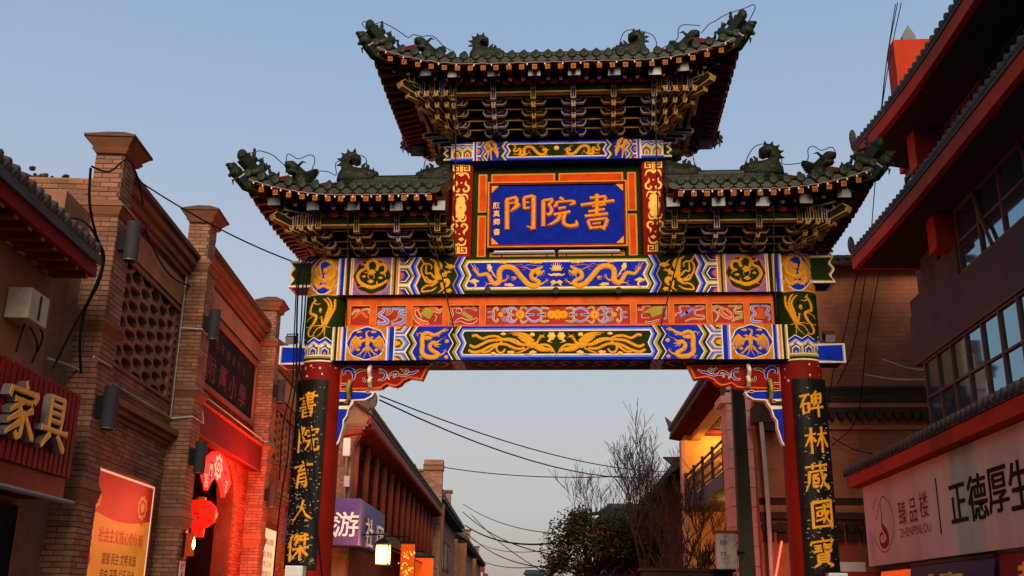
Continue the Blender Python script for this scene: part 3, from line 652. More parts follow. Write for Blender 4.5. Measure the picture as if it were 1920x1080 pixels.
phoenix_side = [('r', [(640, 170), (700, 260), (790, 270), (845, 310), (835, 375)], [26, 34, 34, 30, 22], 8), ('r', [(690, 270), (645, 330), (640, 440), (690, 540), (740, 620), (850, 640), (960, 590)], [24, 34, 36, 40, 44, 50, 60], 10), ('r', [(740, 290), (730, 390), (740, 460), (820, 455), (880, 520), (960, 570)], [24, 34, 36, 36, 40, 50], 8), ('r', [(960, 600), (860, 690), (740, 700), (660, 760), (650, 820), (730, 820), (850, 800), (950, 735)], [60, 40, 34, 34, 34, 34, 34, 14], 10), ('r', [(720, 520), (790, 590), (850, 610)], [24, 36, 30], 6),
 ('r', [(980, 590), (960, 470), (940, 330), (920, 220), (820, 165)], [110, 90, 70, 50, 8], 12), ('r', [(990, 400), (1020, 330), (1010, 260), (975, 200)], [60, 90, 70, 16]), ('r', [(1010, 560), (1040, 520), (1100, 470), (1160, 430)], [90, 90, 80, 60]), ('r', [(1150, 440), (1200, 430), (1240, 435)], [50, 30, 6]), ('r', [(1130, 430), (1100, 400), (1095, 380)], [24, 16, 4]), ('r', [(1180, 420), (1205, 400), (1215, 390)], [20, 12, 4]), ('r', [(1140, 480), (1130, 520), (1125, 540)], [26, 18, 5]),
 ('r', [(1060, 610), (1150, 600), (1170, 660), (1120, 740)], [70, 100, 90, 20]), ('r', [(1040, 640), (1050, 720), (1060, 770), (970, 845)], [40, 50, 40, 6], 12), ('b', (1220, 320), 92, 46, 4), ('r', [(1200, 300), (1150, 260), (1110, 220)], [50, 26, 6]), ('b', (1190, 800), 55, 44, 5), ('b', (1090, 840), 18, 22)]
C2 = (730, 600, 10.667)
dragon_side = [('r', [(1180, 200), (1060, 220), (980, 270), (880, 300), (800, 265), (720, 260), (665, 310), (650, 400), (655, 520), (645, 620), (670, 690), (760, 740), (880, 750), (960, 720), (970, 670), (900, 630), (830, 580), (815, 510), (860, 470), (930, 460)], [16, 40, 56, 64, 66, 68, 74, 80, 86, 84, 82, 84, 84, 78, 70, 72, 74, 70, 66, 60], 12, 6),
 ('r', [(1060, 215), (1100, 180), (1155, 165)], [24, 18, 5]), ('r', [(1060, 225), (1110, 235), (1130, 250)], [24, 16, 5]), ('b', (770, 360), 78, 42, 3), ('r', [(860, 430), (940, 450), (1010, 415)], [40, 56, 20]), ('r', [(900, 500), (970, 490), (1040, 490)], [50, 40, 12]), ('r', [(940, 520), (980, 540), (1010, 545)], [28, 20, 5]), ('r', [(900, 510), (920, 540), (930, 550)], [24, 18, 5]), ('r', [(1000, 430), (1040, 385), (1090, 370), (1140, 325)], [12, 10, 8, 5]), ('r', [(870, 450), (840, 420), (820, 400)], [20, 14, 5]),
 ('b', (1150, 425), 42, 40, 8), ('r', [(980, 700), (1050, 690), (1110, 645)], [60, 40, 22]), ('r', [(1110, 645), (1090, 600), (1075, 620)], [14, 10, 4]), ('r', [(1115, 640), (1130, 590), (1135, 580)], [14, 10, 4]), ('r', [(1115, 648), (1150, 630), (1160, 635)], [13, 9, 4]), ('r', [(660, 300), (620, 260), (570, 290)], [40, 24, 16]), ('r', [(575, 285), (545, 265), (540, 245)], [13, 10, 4]), ('r', [(570, 290), (535, 310), (530, 320)], [13, 10, 4]), ('r', [(575, 295), (570, 325), (580, 335)], [13, 10, 4]),
 ('r', [(690, 700), (640, 730), (620, 760)], [34, 24, 16]), ('r', [(620, 755), (595, 735), (590, 710)], [12, 10, 4]), ('r', [(620, 760), (615, 785), (615, 800)], [12, 10, 4]), ('r', [(630, 760), (655, 780), (660, 795)], [12, 10, 4]), ('r', [(950, 300), (985, 325), (1015, 320)], [26, 20, 8]), ('b', (1135, 742), 40, 38)]
C6 = (560, 470, 4.909)
dragon_medal = [('r', [(575, 125), (610, 135), (610, 165), (565, 190), (540, 240), (560, 290), (610, 325), (675, 340), (725, 325), (775, 305), (820, 268)], [6, 16, 22, 26, 28, 30, 32, 34, 28, 22, 8], 6, 6), ('r', [(648, 190), (632, 130), (660, 92), (700, 92), (728, 130), (715, 180)], [24, 28, 30, 30, 28, 24], 6), ('r', [(715, 185), (740, 135), (785, 130), (802, 165), (785, 200), (750, 205)], [24, 28, 28, 26, 24, 16], 6), ('b', (672, 200), 34, 28, 5), ('r', [(650, 205), (625, 205), (600, 200)], [18, 12, 4]), ('r', [(640, 215), (640, 245), (655, 265)], [8, 8, 5]), ('r', [(690, 215), (695, 245), (685, 262)], [8, 8, 5]), ('b', (662, 283), 28, 18, 4), ('b', (600, 238), 18, 13, 4), ('b', (752, 250), 22, 13, 4), ('r', [(775, 215), (795, 225), (800, 245)], [14, 12, 5]), ('r', [(790, 300), (810, 290), (822, 280)], [14, 8, 3]), ('r', [(600, 325), (565, 330), (545, 340)], [16, 10, 4]), ('r', [(720, 320), (720, 290), (725, 278)], [14, 10, 4]), ('r', [(585, 140), (575, 120), (590, 105)], [8, 7, 3])]
phx_medal = [('r', [(632, 790), (634, 830), (630, 880)], [22, 40, 30]), ('r', [(632, 800), (622, 770), (628, 745)], [24, 18, 20]), ('r', [(630, 748), (650, 740), (656, 745)], [16, 10, 3]), ('b', (556, 748), 26, 12, 3), ('b', (688, 748), 26, 12, 3), ('b', (568, 800), 19, 10, 4), ('b', (672, 800), 19, 10, 4), ('b', (546, 912), 17, 14, 4), ('b', (714, 914), 17, 14, 4)]
for s in (-1, 1):
    X_ = lambda a: 632+s*a
    phx_medal += [('r', [(X_(10), 815), (X_(60), 835), (X_(95), 810), (X_(112), 785)], [24, 30, 30, 16]), ('r', [(X_(105), 790), (X_(140), 830), (X_(155), 890), (X_(140), 945)], [22, 20, 16, 5])]
    for k in range(7): phx_medal.append(('r', [(X_(50+k*11), 835-k*3), (X_(62+k*12), 870), (X_(62+k*12.5), 885+k*8)], [11, 10, 4]))
    phx_medal += [('r', [(X_(4), 880), (X_(25), 920), (X_(90), 965)], [10, 9, 4]), ('r', [(X_(4), 880), (X_(40), 910), (X_(70), 975)], [9, 9, 4]), ('r', [(X_(2), 885), (X_(10), 935), (X_(40), 990)], [9, 8, 4]), ('r', [(X_(6), 890), (X_(60), 940), (X_(105), 968)], [8, 7, 3])]
C3 = (820, 250, 10.667)
dragon_top = [('r', [(1530, 230), (1560, 290), (1525, 330), (1545, 365), (1600, 350), (1640, 310), (1665, 350), (1650, 410), (1690, 440), (1740, 420), (1735, 350), (1760, 290), (1830, 270), (1900, 290), (1960, 350), (2020, 410), (2100, 425), (2160, 400), (2180, 340)], [26, 30, 36, 40, 44, 46, 52, 58, 62, 64, 64, 62, 62, 62, 62, 60, 58, 54, 44], 8, 6), ('b', (2150, 330), 60, 44, 5), ('r', [(2150, 350), (2210, 340), (2240, 320)], [40, 24, 6]), ('r', [(2130, 310), (2080, 270), (2040, 265)], [16, 12, 4]), ('r', [(2140, 300), (2110, 250), (2060, 240)], [14, 10, 4]),
 ('r', [(1530, 240), (1490, 225), (1450, 200)], [18, 14, 5]), ('r', [(1540, 230), (1530, 200), (1525, 190)], [14, 10, 4]), ('r', [(1560, 270), (1585, 260), (1600, 270)], [14, 10, 4]), ('r', [(1680, 440), (1620, 430), (1560, 420), (1520, 445)], [40, 26, 18, 8]), ('r', [(1560, 420), (1535, 405), (1520, 410)], [11, 9, 4]), ('r', [(1760, 440), (1810, 400), (1840, 370)], [34, 22, 14]), ('r', [(1835, 375), (1825, 345), (1860, 365)], [12, 10, 4]), ('r', [(1840, 380), (1870, 420), (1890, 450)], [14, 12, 5]), ('r', [(2110, 430), (2170, 445), (2220, 420)], [34, 22, 8])]
phx_top = [('r', [(1010, 170), (1030, 230), (1060, 290), (1130, 330)], [80, 70, 60, 60]), ('r', [(1060, 140), (1120, 190), (1160, 260), (1150, 310)], [26, 80, 70, 40], 6), ('r', [(1060, 280), (1120, 310), (1190, 320), (1240, 290)], [40, 50, 40, 10]), ('r', [(1160, 340), (1190, 400), (1200, 500)], [90, 70, 8], 8), ('r', [(1040, 310), (1020, 400), (1000, 510)], [30, 28, 14], 6), ('r', [(1070, 330), (1065, 420), (1080, 540)], [30, 30, 20], 8), ('r', [(990, 170), (985, 260), (1010, 320)], [26, 26, 14])]
for mx in (1, -1):
    relief(ub, 'gilded_dragon', -.355, 16.645, C4, mx, dragon_centre, h=.014); [relief(ub, 'gilded_cloud', -.355, 16.645, C4, mx, [it], 'goldpale', .014) for it in clouds_centre]
    relief(lb, 'gilded_phoenix', -.415, 16.585, C5, mx, phoenix_centre, h=.013); [relief(lb, 'gilded_cloud', -.415, 16.585, C5, mx, [it], 'goldpale', .014) for it in clouds_phx]
    relief(ub, 'gilded_phoenix', -.352, 16.648, C1, mx, phoenix_side); relief(lb, 'gilded_dragon', -.413, 16.587, C2, mx, dragon_side)
    relief(ub, 'gilded_dragon', -.349, 16.65, C6, mx, dragon_medal, h=.011); relief(lb, 'gilded_phoenix', -.409, 16.59, C6, mx, phx_medal, h=.010)
    relief(tb, 'gilded_dragon', -.351, 16.65, C3, mx, dragon_top, h=.011); relief(tb, 'gilded_phoenix', -.350, 16.65, C3, mx, phx_top, h=.010)
g = MB(); blob(g, plane(-.351), (0, 9.5), .05, .045, 'goldpale', .012, 0); g.build('gilded_pearl', tb, smooth=True)
# old fixing plates on the upper beam
for u in (914, 1042, 1160):
    c = aty(u, 544, 16.64); q = MB(); q.lathe([(.06, 0), (.06, .004), (.02, .006)], 'bronze', 14, Matrix.Translation((c.x, -.356, c.z)) @ Matrix.Rotation(R(90), 4, 'X')); q.build('fixing_plate', ub)

# ---- beam ends sticking out past the columns
for mx in (1, -1):
    def stub(name, x0, x1, z0, z1, yh, core, edge, scal):
        par = tb if x1 < 3 else (ub if z0 > 6.5 else lb)
        n = MB(); pts = []
        if scal:
            for i in range(25):
                t = i/24; pts.append((x1-.03+.03*math.cos(t*4*math.pi), z0+(z1-z0)*t))
        else: pts = [(x1, z0), (x1, z1)]
        P = [(x0, z0)]+pts+[(x0, z1)]
        n.prism([Vector((mx*a, -yh, b)) for a, b in P], (0, 2*yh, 0), edge, edge)
        cx, cz = (x0+x1)/2, (z0+z1)/2
        Q = [(x0, z0+.05)]+[(a-.05, cz+(b-cz)*.82) for a, b in pts]+[(x0, z1-.05)]
        Q2 = [(x0, z0+.035)]+[(a-.03, cz+(b-cz)*.88) for a, b in pts]+[(x0, z1-.035)]
        flat(n, plane(-yh, mx), Q2, 'olive' if core == 'green' else 'lightblue', .003); flat(n, plane(-yh, mx), Q, core, .006)
        U = lambda x, y, h: Vector((mx*x, y, z0-h)); rectd(n, U, x0, x1-.06, -yh+.05, yh-.05, 'blue' if core == 'green' else 'green', .003)
        E = lambda y, z, h: Vector((mx*(x1-.05+h), y, z))
        if not scal: rectd(n, lambda y, z, h: Vector((mx*(x1+h), y, z)), -yh+.05, yh-.05, z0+.04, z1-.04, 'blue', .003)
        n.build('beam_end', par)
    stub('a', 4.36, 4.76, 6.93, 7.42, .26, 'green', 'cream', True)
    stub('b', 4.36, 4.83, 5.54, 5.87, .22, 'blue', 'cream', False)
    stub('c', 1.90, 2.08, 9.36, 9.64, .2, 'green', 'cream', True)

# ---- red panel between the beams: frame with sunk panels
pan = MB(); pan.b2((-3.70, -.16, 6.14), (3.70, .16, 6.77), 'redpanel'); pan = pan.build('infill_panel', gate)
Z6 = Zm(640, 555, 6.857, 16.82); Z7 = Zm(1170, 550, 6.62, 16.82); Z5 = Zm(900, 555, 6.4, 16.82)
xs = [-3.70]
bays = []   # sunk panel extents in x from the photo
for f, L in ((Z6, ((118, 378), (450, 843), (912, 1312), (1385, 1785))), (Z5, ((62, 1808),)), (Z7, ((150, 555), (612, 1025), (1085, 1490), (1550, 1835)))):
    for a, b in L: bays.append((f(a, 250)[0], f(b, 250)[0]))
zA, zB = 6.24, 6.60
frame = MB(); ed = [-3.70]+[c for b in bays for c in b]+[3.70]
for i in range(0, len(ed), 2): frame.b2((ed[i], -.205, zA), (ed[i+1], -.161, zB), 'orange')
frame.b2((-3.70, -.205, zB), (3.70, -.161, 6.748), 'orange'); frame.b2((-3.70, -.205, 6.162), (3.70, -.161, zA), 'orange')
frame.build('panel_frame', pan)
for a, b in bays:
    q = MB(); t = .014
    for x0, x1, z0, z1 in ((a, b, zB-t, zB), (a, a+t, zA, zB-t), (b-t, b, zA, zB-t)): q.b2((x0, -.212, z0), (x1, -.166, z1), 'ochre')
    q.build('panel_moulding', pan)
def scroll(name, f, items, h=.006):
    g = MB(); S = plane(-.163); k = 1/6.6/106
    for it in items:
        if it[0] == 'r':
            W = it[2]
            if it[3] is not None:
                Wb = [a*k+8*k for a in W] if isinstance(W, (list, tuple)) else W*k+8*k
                ribbon(g, S, [f(*q) for q in it[1]], Wb, it[4] if len(it) > 4 else 'cream', h*.6)
            ribbon(g, S, [f(*q) for q in it[1]], [a*k for a in W] if isinstance(W, (list, tuple)) else W*k, it[3] or 'cream', h)
        elif it[0] == 'p':
            slab(g, S, [f(*q) for q in it[1]], it[2], h+.001)
        elif it[0] == 'f':
            blob(g, S, f(*it[1]), it[2]*k, it[2]*k, 'gold', .012, 10, .08, 40); blob(g, S, f(*it[1]), it[2]*k*.22, it[2]*k*.22, 'orange', .016)
    g.build(name, pan, fix=False)
fl = []
for s in (1, -1):
    X_ = lambda a: 928-s*(928-a)
    for sv in (1, -1):
        Y_ = lambda b: 222+sv*(b-222)
        fl += [('r', [(X_(170), Y_(222)), (X_(160), Y_(170)), (X_(190), Y_(138)), (X_(215), Y_(160)), (X_(195), Y_(175))], [10, 14, 16, 12, 6], 'olive'),
               ('r', [(X_(165), Y_(215)), (X_(120), Y_(190)), (X_(88), Y_(195))], [16, 14, 5], 'blue'),
               ('r', [(X_(320), Y_(145)), (X_(270), Y_(165)), (X_(285), Y_(195)), (X_(300), Y_(180))], [10, 16, 14, 6], 'blue'),
               ('r', [(X_(445), Y_(175)), (X_(400), Y_(135)), (X_(350), Y_(140)), (X_(325), Y_(180)), (X_(360), Y_(215)), (X_(410), Y_(225))], [10, 18, 18, 16, 18, 8], 'lightblue'),
               ('r', [(X_(400), Y_(150)), (X_(370), Y_(170)), (X_(375), Y_(195))], [10, 14, 8], 'olive'),
               ('r', [(X_(485), Y_(165)), (X_(510), Y_(128)), (X_(570), Y_(155))], [8, 24, 6], 'olive'),
               ('r', [(X_(545), Y_(215)), (X_(590), Y_(165)), (X_(650), Y_(140)), (X_(720), Y_(165)), (X_(735), Y_(200))], [8, 18, 20, 18, 8], 'lightblue'),
               ('r', [(X_(560), Y_(215)), (X_(600), Y_(222)), (X_(650), Y_(212))], [16, 18, 5], 'blue'),
               ('r', [(X_(790), Y_(210)), (X_(735), Y_(195)), (X_(735), Y_(150)), (X_(770), Y_(140)), (X_(830), Y_(150))], [12, 18, 18, 18, 6], 'olive'),
               ('r', [(X_(780), Y_(215)), (X_(730), Y_(222)), (X_(690), Y_(215))], [14, 16, 5], 'blue')]
    fl += [('f', (X_(480), 222), 58), ('f', (X_(855), 222), 54), ('f', (X_(245), 222), 34)]
fl.append(('f', (928, 222), 62)); scroll('painted_scroll', Z5, fl)
scroll('painted_scroll', Z6, [('p', [(135, 290), (235, 190), (260, 190), (350, 270), (320, 292), (250, 225), (160, 300)], 'orange'), ('r', [(240, 180), (180, 190), (130, 240)], [8, 26, 10], 'olive'), ('r', [(260, 180), (330, 165), (370, 190), (340, 220)], [8, 22, 24, 8], 'olive'), ('r', [(140, 295), (240, 190), (345, 275)], [5, 5, 5], None)])
scroll('painted_scroll', Z6, [('r', [(640, 150), (560, 150), (530, 200), (480, 240), (560, 290), (590, 330), (490, 355), (475, 310)], [20, 30, 30, 30, 34, 36, 34, 8], 'lightblue'), ('r', [(640, 150), (720, 165), (800, 150), (825, 190), (750, 205), (760, 250), (825, 270), (790, 330), (690, 365), (640, 350)], [14, 26, 40, 40, 30, 30, 44, 40, 34, 8], 'lightblue'), ('r', [(575, 215), (610, 170), (650, 165), (620, 225), (570, 240)], [8, 18, 20, 18, 8], 'redpanel'), ('r', [(740, 245), (700, 300), (630, 330)], [18, 14, 6], 'redpanel')])
scroll('painted_scroll', Z6, [('r', [(1000, 150), (940, 170), (930, 230), (970, 300), (1060, 350), (1120, 330)], [30, 40, 30, 50, 70, 16], 'orange'), ('r', [(1120, 150), (1200, 170), (1250, 200), (1295, 155)], [20, 50, 36, 6], 'orange'), ('p', [(1085, 140), (1200, 195), (1130, 300), (1015, 230)], 'olive'), ('r', [(1060, 165), (1175, 225)], 5, None), ('r', [(1040, 195), (1150, 260)], 5, None), ('r', [(1120, 160), (1050, 255)], 5, None), ('r', [(1165, 185), (1095, 285)], 5, None), ('r', [(1195, 240), (1225, 265), (1195, 325)], [6, 8, 6], None), ('r', [(980, 180), (1010, 230), (1030, 280)], [8, 10, 8], None)])
scroll('painted_scroll', Z6, [('r', [(1550, 170), (1480, 140), (1410, 160), (1430, 230), (1400, 300), (1440, 345)], [8, 16, 20, 18, 16, 8], 'redpanel'), ('r', [(1570, 165), (1640, 135), (1700, 160), (1740, 190)], [8, 26, 26, 8], 'redpanel'), ('p', [(1540, 235), (1575, 190), (1690, 265), (1690, 300), (1640, 300)], 'olive'), ('r', [(1450, 345), (1530, 300), (1620, 330), (1700, 320), (1750, 280)], [8, 40, 44, 50, 14], 'redpanel'), ('r', [(1470, 180), (1510, 150), (1550, 190), (1520, 220), (1470, 200)], [8, 8, 8, 8, 8], None)])
scroll('painted_scroll', Z7, [('p', [(230, 240), (370, 160), (480, 155), (470, 250), (350, 300), (320, 240)], 'olive'), ('r', [(330, 160), (250, 150), (230, 200), (165, 195)], [8, 14, 14, 6], 'redpanel'), ('r', [(490, 170), (540, 160), (520, 220), (540, 300), (470, 310)], [8, 14, 14, 14, 6], 'redpanel'), ('r', [(230, 245), (225, 300), (320, 300)], [6, 6, 6], None), ('r', [(260, 350), (330, 360), (400, 340), (440, 320)], [16, 24, 20, 8], 'redpanel')])
scroll('painted_scroll', Z7, [('p', [(690, 270), (850, 170), (885, 200), (705, 300)], 'lightblue'), ('p', [(755, 215), (790, 215), (805, 265), (775, 260)], 'olive'), ('r', [(820, 160), (740, 150), (690, 170), (710, 230), (650, 250), (635, 285)], [6, 10, 12, 10, 10, 6], 'redpanel'), ('r', [(880, 165), (950, 150), (1000, 170), (960, 195), (890, 210), (890, 265), (980, 275), (1010, 300), (940, 320), (850, 310), (760, 345)], [6, 12, 14, 10, 12, 12, 14, 14, 12, 12, 6], 'redpanel')])
scroll('painted_scroll', Z7, [('r', [(1230, 180), (1150, 160), (1105, 190), (1160, 240), (1170, 290), (1130, 350)], [10, 30, 26, 14, 14, 5], 'olive'), ('r', [(1250, 180), (1200, 220), (1260, 280), (1340, 310)], [16, 36, 46, 16], 'orange'), ('r', [(1260, 185), (1300, 220), (1340, 260), (1350, 310)], [14, 20, 22, 20], 'orange'), ('r', [(1300, 160), (1370, 140), (1440, 155), (1380, 190), (1390, 235), (1470, 240), (1460, 290), (1390, 310), (1340, 350)], [14, 26, 40, 18, 20, 36, 30, 24, 8], 'olive')])
scroll('painted_scroll', Z7, [('p', [(1690, 165), (1740, 190), (1745, 240), (1790, 300), (1740, 320), (1640, 310), (1620, 290), (1660, 240), (1650, 190)], 'orange'), ('r', [(1690, 150), (1610, 150), (1585, 190), (1630, 240), (1590, 300), (1610, 345), (1720, 345)], [10, 24, 30, 26, 28, 34, 10], 'lightblue'), ('r', [(1700, 150), (1770, 150), (1800, 190), (1770, 245), (1820, 290), (1790, 335)], [10, 24, 30, 24, 26, 10], 'lightblue')])

# ---- carved brackets under the lower beam (one each side)
Z8 = Zm(610, 670, 6.0, 16.9)
def brace(mx):
    S = plane(-.10, mx); F = lambda L: [Z8(*q) for q in L]
    red = F([(165, 92), (1160, 98), (1085, 250), (1020, 237), (950, 230), (880, 262), (840, 305), (795, 325), (745, 318), (690, 300), (655, 320), (630, 345), (560, 350), (150, 365)])
    m = MB(); m.prism([Vector((mx*a, -.10, b)) for a, b in red], (0, .2, 0), 'orange', 'orange')
    cx, cz = sum(a for a, b in red)/len(red), sum(b for a, b in red)/len(red)
    inn = F([(190, 108), (1125, 113), (1072, 232), (1020, 220), (945, 213), (870, 245), (830, 288), (795, 305), (750, 300), (690, 282), (645, 305), (622, 325), (560, 335), (178, 348)])
    flat(m, S, inn, 'postred', .004); o = m.build('carved_brace', gate)
    k = 1/6/106; g = MB()
    for pts, W, c in (([(215, 200), (210, 150), (260, 130), (310, 160), (320, 230), (300, 255)], [20, 34, 40, 40, 26, 10], 'blue'), ([(320, 200), (380, 150), (460, 145)], [10, 26, 10], 'green'), ([(430, 225), (440, 265), (480, 260)], [8, 22, 10], 'green'), ([(620, 185), (630, 155), (665, 165), (680, 205), (650, 250), (590, 255)], [12, 24, 28, 28, 22, 8], 'blue'), ([(700, 225), (750, 180), (800, 170), (820, 200), (790, 205)], [10, 22, 24, 18, 8], 'green'), ([(780, 235), (770, 210), (830, 200), (880, 210), (940, 190), (960, 160)], [6, 14, 16, 18, 20, 10], 'blue'), ([(840, 130), (880, 150), (900, 180), (930, 160), (910, 135), (885, 160)], [8, 14, 18, 16, 12, 5], 'green'), ([(930, 185), (990, 175), (1055, 145)], [16, 26, 5], 'blue'), ([(600, 130), (640, 140), (680, 190), (720, 250)], [6, 10, 14, 6], 'olive'), ([(180, 305), (240, 300)], [20, 12], 'blue')):
        P = [Z8(*q) for q in pts]; ribbon(g, S, P, [a*k+11*k for a in W], 'cream', .008); ribbon(g, S, P, [a*k for a in W], c, .013)
    g.build('painted_scroll', o, fix=False)
    # blue tail down the column
    bl = F([(140, 372), (480, 384), (552, 392), (520, 440), (450, 478), (320, 486), (300, 530), (262, 580), (240, 660), (205, 710), (200, 790), (175, 870), (150, 950), (118, 990), (80, 1008), (88, 930), (112, 700), (125, 500)])
    m = MB(); m.prism([Vector((mx*a, -.085, b)) for a, b in bl], (0, .17, 0), 'cream', 'cream')
    bi = F([(146, 380), (470, 392), (530, 400), (500, 432), (440, 464), (300, 472), (150, 468)]); S2 = plane(-.085, mx); flat(m, S2, bi, 'blue', .004)
    flat(m, S2, F([(138, 495), (285, 495), (268, 540), (130, 545)]), 'green', .004)
    flat(m, S2, F([(128, 578), (250, 582), (228, 655), (192, 705), (188, 785), (162, 865), (140, 935), (110, 975), (92, 985), (100, 930), (120, 700)]), 'blue', .004)
    for c in ((475, 388), (238, 495)): blob(m, S2, Z8(*c), .05, .028, 'cream', .008); blob(m, S2, Z8(*c), .042, .02, 'postred', .014)
    m.build('brace_tail', o)
    # scroll blocks standing out of the brace
    for (u, v, w_, hh, mm, em) in ((515, 175, .3, .25, 'blue', 'cream'), (517, 290, .28, .2, 'blue', 'cream'), (280, 375, .3, .34, 'green', 'olive')):
        c = Z8(u, v); q = MB(); pts = [(.5*w_*(1+.12*math.cos(4*t))*math.cos(t)-.1, .5*hh*(1+.08*math.cos(4*t))*math.sin(t)) for t in [2*math.pi*i/24 for i in range(24)]]
        q.pillow(pts, lambda a, b, h: Vector((mx*(c[0]+h), a-.05, c[1]+b)), .035, em, .8)
        for s in (-1, 1):
            for kk, m2 in ((.7, mm), (.4, em), (.25, mm)):
                flat(q, lambda a, b, h: Vector((mx*(c[0]+s*(.035+h)), a-.05, c[1]+b)), [(x*kk-.1*(1-kk), z*kk) for x, z in pts], m2, .002+(.7-kk)*.006)
        q.build('scroll_block', o)
    return o
for mx in (1, -1): brace(mx)

# ---- plaque tower: red posts, lattice frame
for mx in (1, -1):
    x0, x1 = 1.52, 1.895; m = MB(); m.b2((-x1*mx, -.22, 7.44), (-x0*mx, .22, 9.27), 'postred'); o = m.build('tower_post', gate); bevel(o, .02)
    m2 = MB()
    g = MB(); S = plane(-.222, mx); Zp = Zm(830, 290, 5.4, 16.78); k = 1/5.4/106
    def rb(P, W, dx=0): ribbon(g, S, [Zp(*q) for q in P], [a*k for a in W] if isinstance(W, list) else W*k, 'goldpale', .008, 0)
    def fret(P, W): 
        for i in range(len(P)-1):
            (a, b), (c, d) = P[i], P[i+1]; L = math.hypot(c-a, d-b) or 1; e = W/2/L; ribbon(g, S, [Zp(a-(c-a)*e, b-(d-b)*e), Zp(c+(c-a)*e, d+(d-b)*e)], W*k, 'goldpale', .008, 0, False)
    for s in (-1, 1):
        for (cx, cy, sv) in ((190, 110, 1), (158, 998, -1)):
            A = lambda a, b: (cx+s*a, cy+sv*b)
            fret([A(8, 60), A(8, 0), A(80, 0), A(80, 52), A(32, 52), A(32, 24), A(52, 24)], 15)
            rb([A(0, 100), A(15, 82), A(60, 88), A(80, 140)], [14, 22, 24, 6])
        for (cx, cy, sv) in ((188, 290, 1), (170, 790, -1)):
            A = lambda a, b: (cx+s*a, cy+sv*b)
            rb([A(50, -25), A(45, 10), A(75, 40), A(70, 75), A(35, 85), A(20, 62), A(40, 58)], [5, 26, 22, 24, 22, 16, 8]); rb([A(0, 130), A(25, 115), A(55, 125), A(68, 170)], [24, 24, 22, 5])
    for (a, b, w_, h_) in ((190, 288, 10, 10), (168, 805, 10, 10)): blob(g, S, Zp(a, b), w_*k, h_*k, 'goldpale', .01)
    blob(g, S, Zp(183, 470), 50*k, 52*k, 'goldpale', .01, 7); blob(g, S, Zp(180, 540), 62*k, 75*k, 'goldpale', .013, 9, .0); blob(g, S, Zp(178, 612), 50*k, 50*k, 'goldpale', .01, 7); blob(g, S, Zp(180, 540), 8*k, 8*k, 'redpanel', .02)
    for (a, b) in ((188, 858), (188, 205)): blob(g, S, Zp(a, b), 26*k, 20*k, 'goldpale', .01, 4)
    g.build('gilded_scroll', o, smooth=False)
fr = MB(); x1 = 1.52; fr.b2((-x1, -.06, 7.445), (x1, .06, 9.268), 'green'); fr = fr.build('lattice_frame', gate)
def vp(x0, x1, z0, z1):
    q = MB(); q.b2((x0, -.085, z0), (x1, -.061, z1), 'ochre'); q.b2((x0+.03, -.092, z0+.03), (x1-.03, -.084, z1-.03), 'vermilion'); q.build('lattice_panel', fr)
for s in (-1, 1):
    xa, xb = sorted((s*1.27, s*1.43)); vp(xa, xb, 7.52, 8.31); vp(xa, xb, 8.37, 9.12)
    xa, xb = sorted((s*.03, s*1.20)); vp(xa, xb, 8.93, 9.12); vp(xa, xb, 7.52, 7.62)
lt = thing('tube_light', None, None)
bpy.data.objects.remove(lt)
for s, lab in ((-1, 'grey tube lamp below the blue name plaque, on the side of the signature'), (1, 'grey tube lamp below the blue name plaque, under the first character')):
    q = MB(); xa, xb = sorted((s*.02, s*1.12)); q.b2((xa, -.30, 7.50), (xb, -.24, 7.535), 'steelgrey'); q.tube([(xa+.02, -.27, 7.55), (xb-.02, -.27, 7.55)], .018, 'whiteplastic', 8)
    for x in (xa+.15, xb-.15): q.b2((x-.01, -.25, 7.44), (x+.01, -.23, 7.51), 'blackmetal')
    o = q.build('tube_lamp', None, (0, GY, 0)); tag(o, lab, 'lamp')

# ---- the name plaque (hung on the lattice)
pq = thing('name_plaque', 'blue name plaque with three large gold characters in a red and gold frame', 'plaque', (0, GY-.10, 7.66))
tilt = R(6)
PS = lambda x, z, h: Vector((x, -(.10+h)*math.cos(tilt)-(z-7.66)*math.sin(tilt), (z-7.66)*math.cos(tilt)-h*math.sin(tilt)))
b = MB(); 
def pbox(x0, x1, z0, z1, h0, h1, m): 
    b.hexa([PS(x0, z0, h0), PS(x1, z0, h0), PS(x1, z1, h0), PS(x0, z1, h0), PS(x0, z0, h1), PS(x1, z0, h1), PS(x1, z1, h1), PS(x0, z1, h1)], m)
pbox(-1.2, 1.22, 7.67, 8.83, -.06, .0, 'plaqueblue'); b.build('board', pq)
b = MB()
for a in ((-1.23, 1.25, 8.83, 8.855), (-1.23, 1.25, 7.645, 7.67), (-1.23, -1.2, 7.67, 8.83), (1.22, 1.25, 7.67, 8.83)):
    pbox(*a, -.07, .05, 'ochre')
    x0, x1, z0, z1 = a
for a in ((-1.2, 1.22, 8.80, 8.83), (-1.2, 1.22, 7.67, 7.70), (-1.2, -1.17, 7.70, 8.80), (1.19, 1.22, 7.70, 8.80)): pbox(*a, .001, .035, 'postred')
b.build('frame', pq)
ZP = Zm(900, 330, 6.62, 16.72)
def chars(L):
    b = MB(); k = 1/6.62/107
    for P, W in L:
        Q = [ZP(*q) for q in P]; W = [a*k for a in W] if isinstance(W, list) else [W*k]*len(Q)
        ribbon(b, PS, Q, [a+.022 for a in W], 'orange', .008, 0, True, 3); ribbon(b, PS, Q, W, 'gold', .03, 0, True, 3)
    b.build('character', pq, smooth=False)
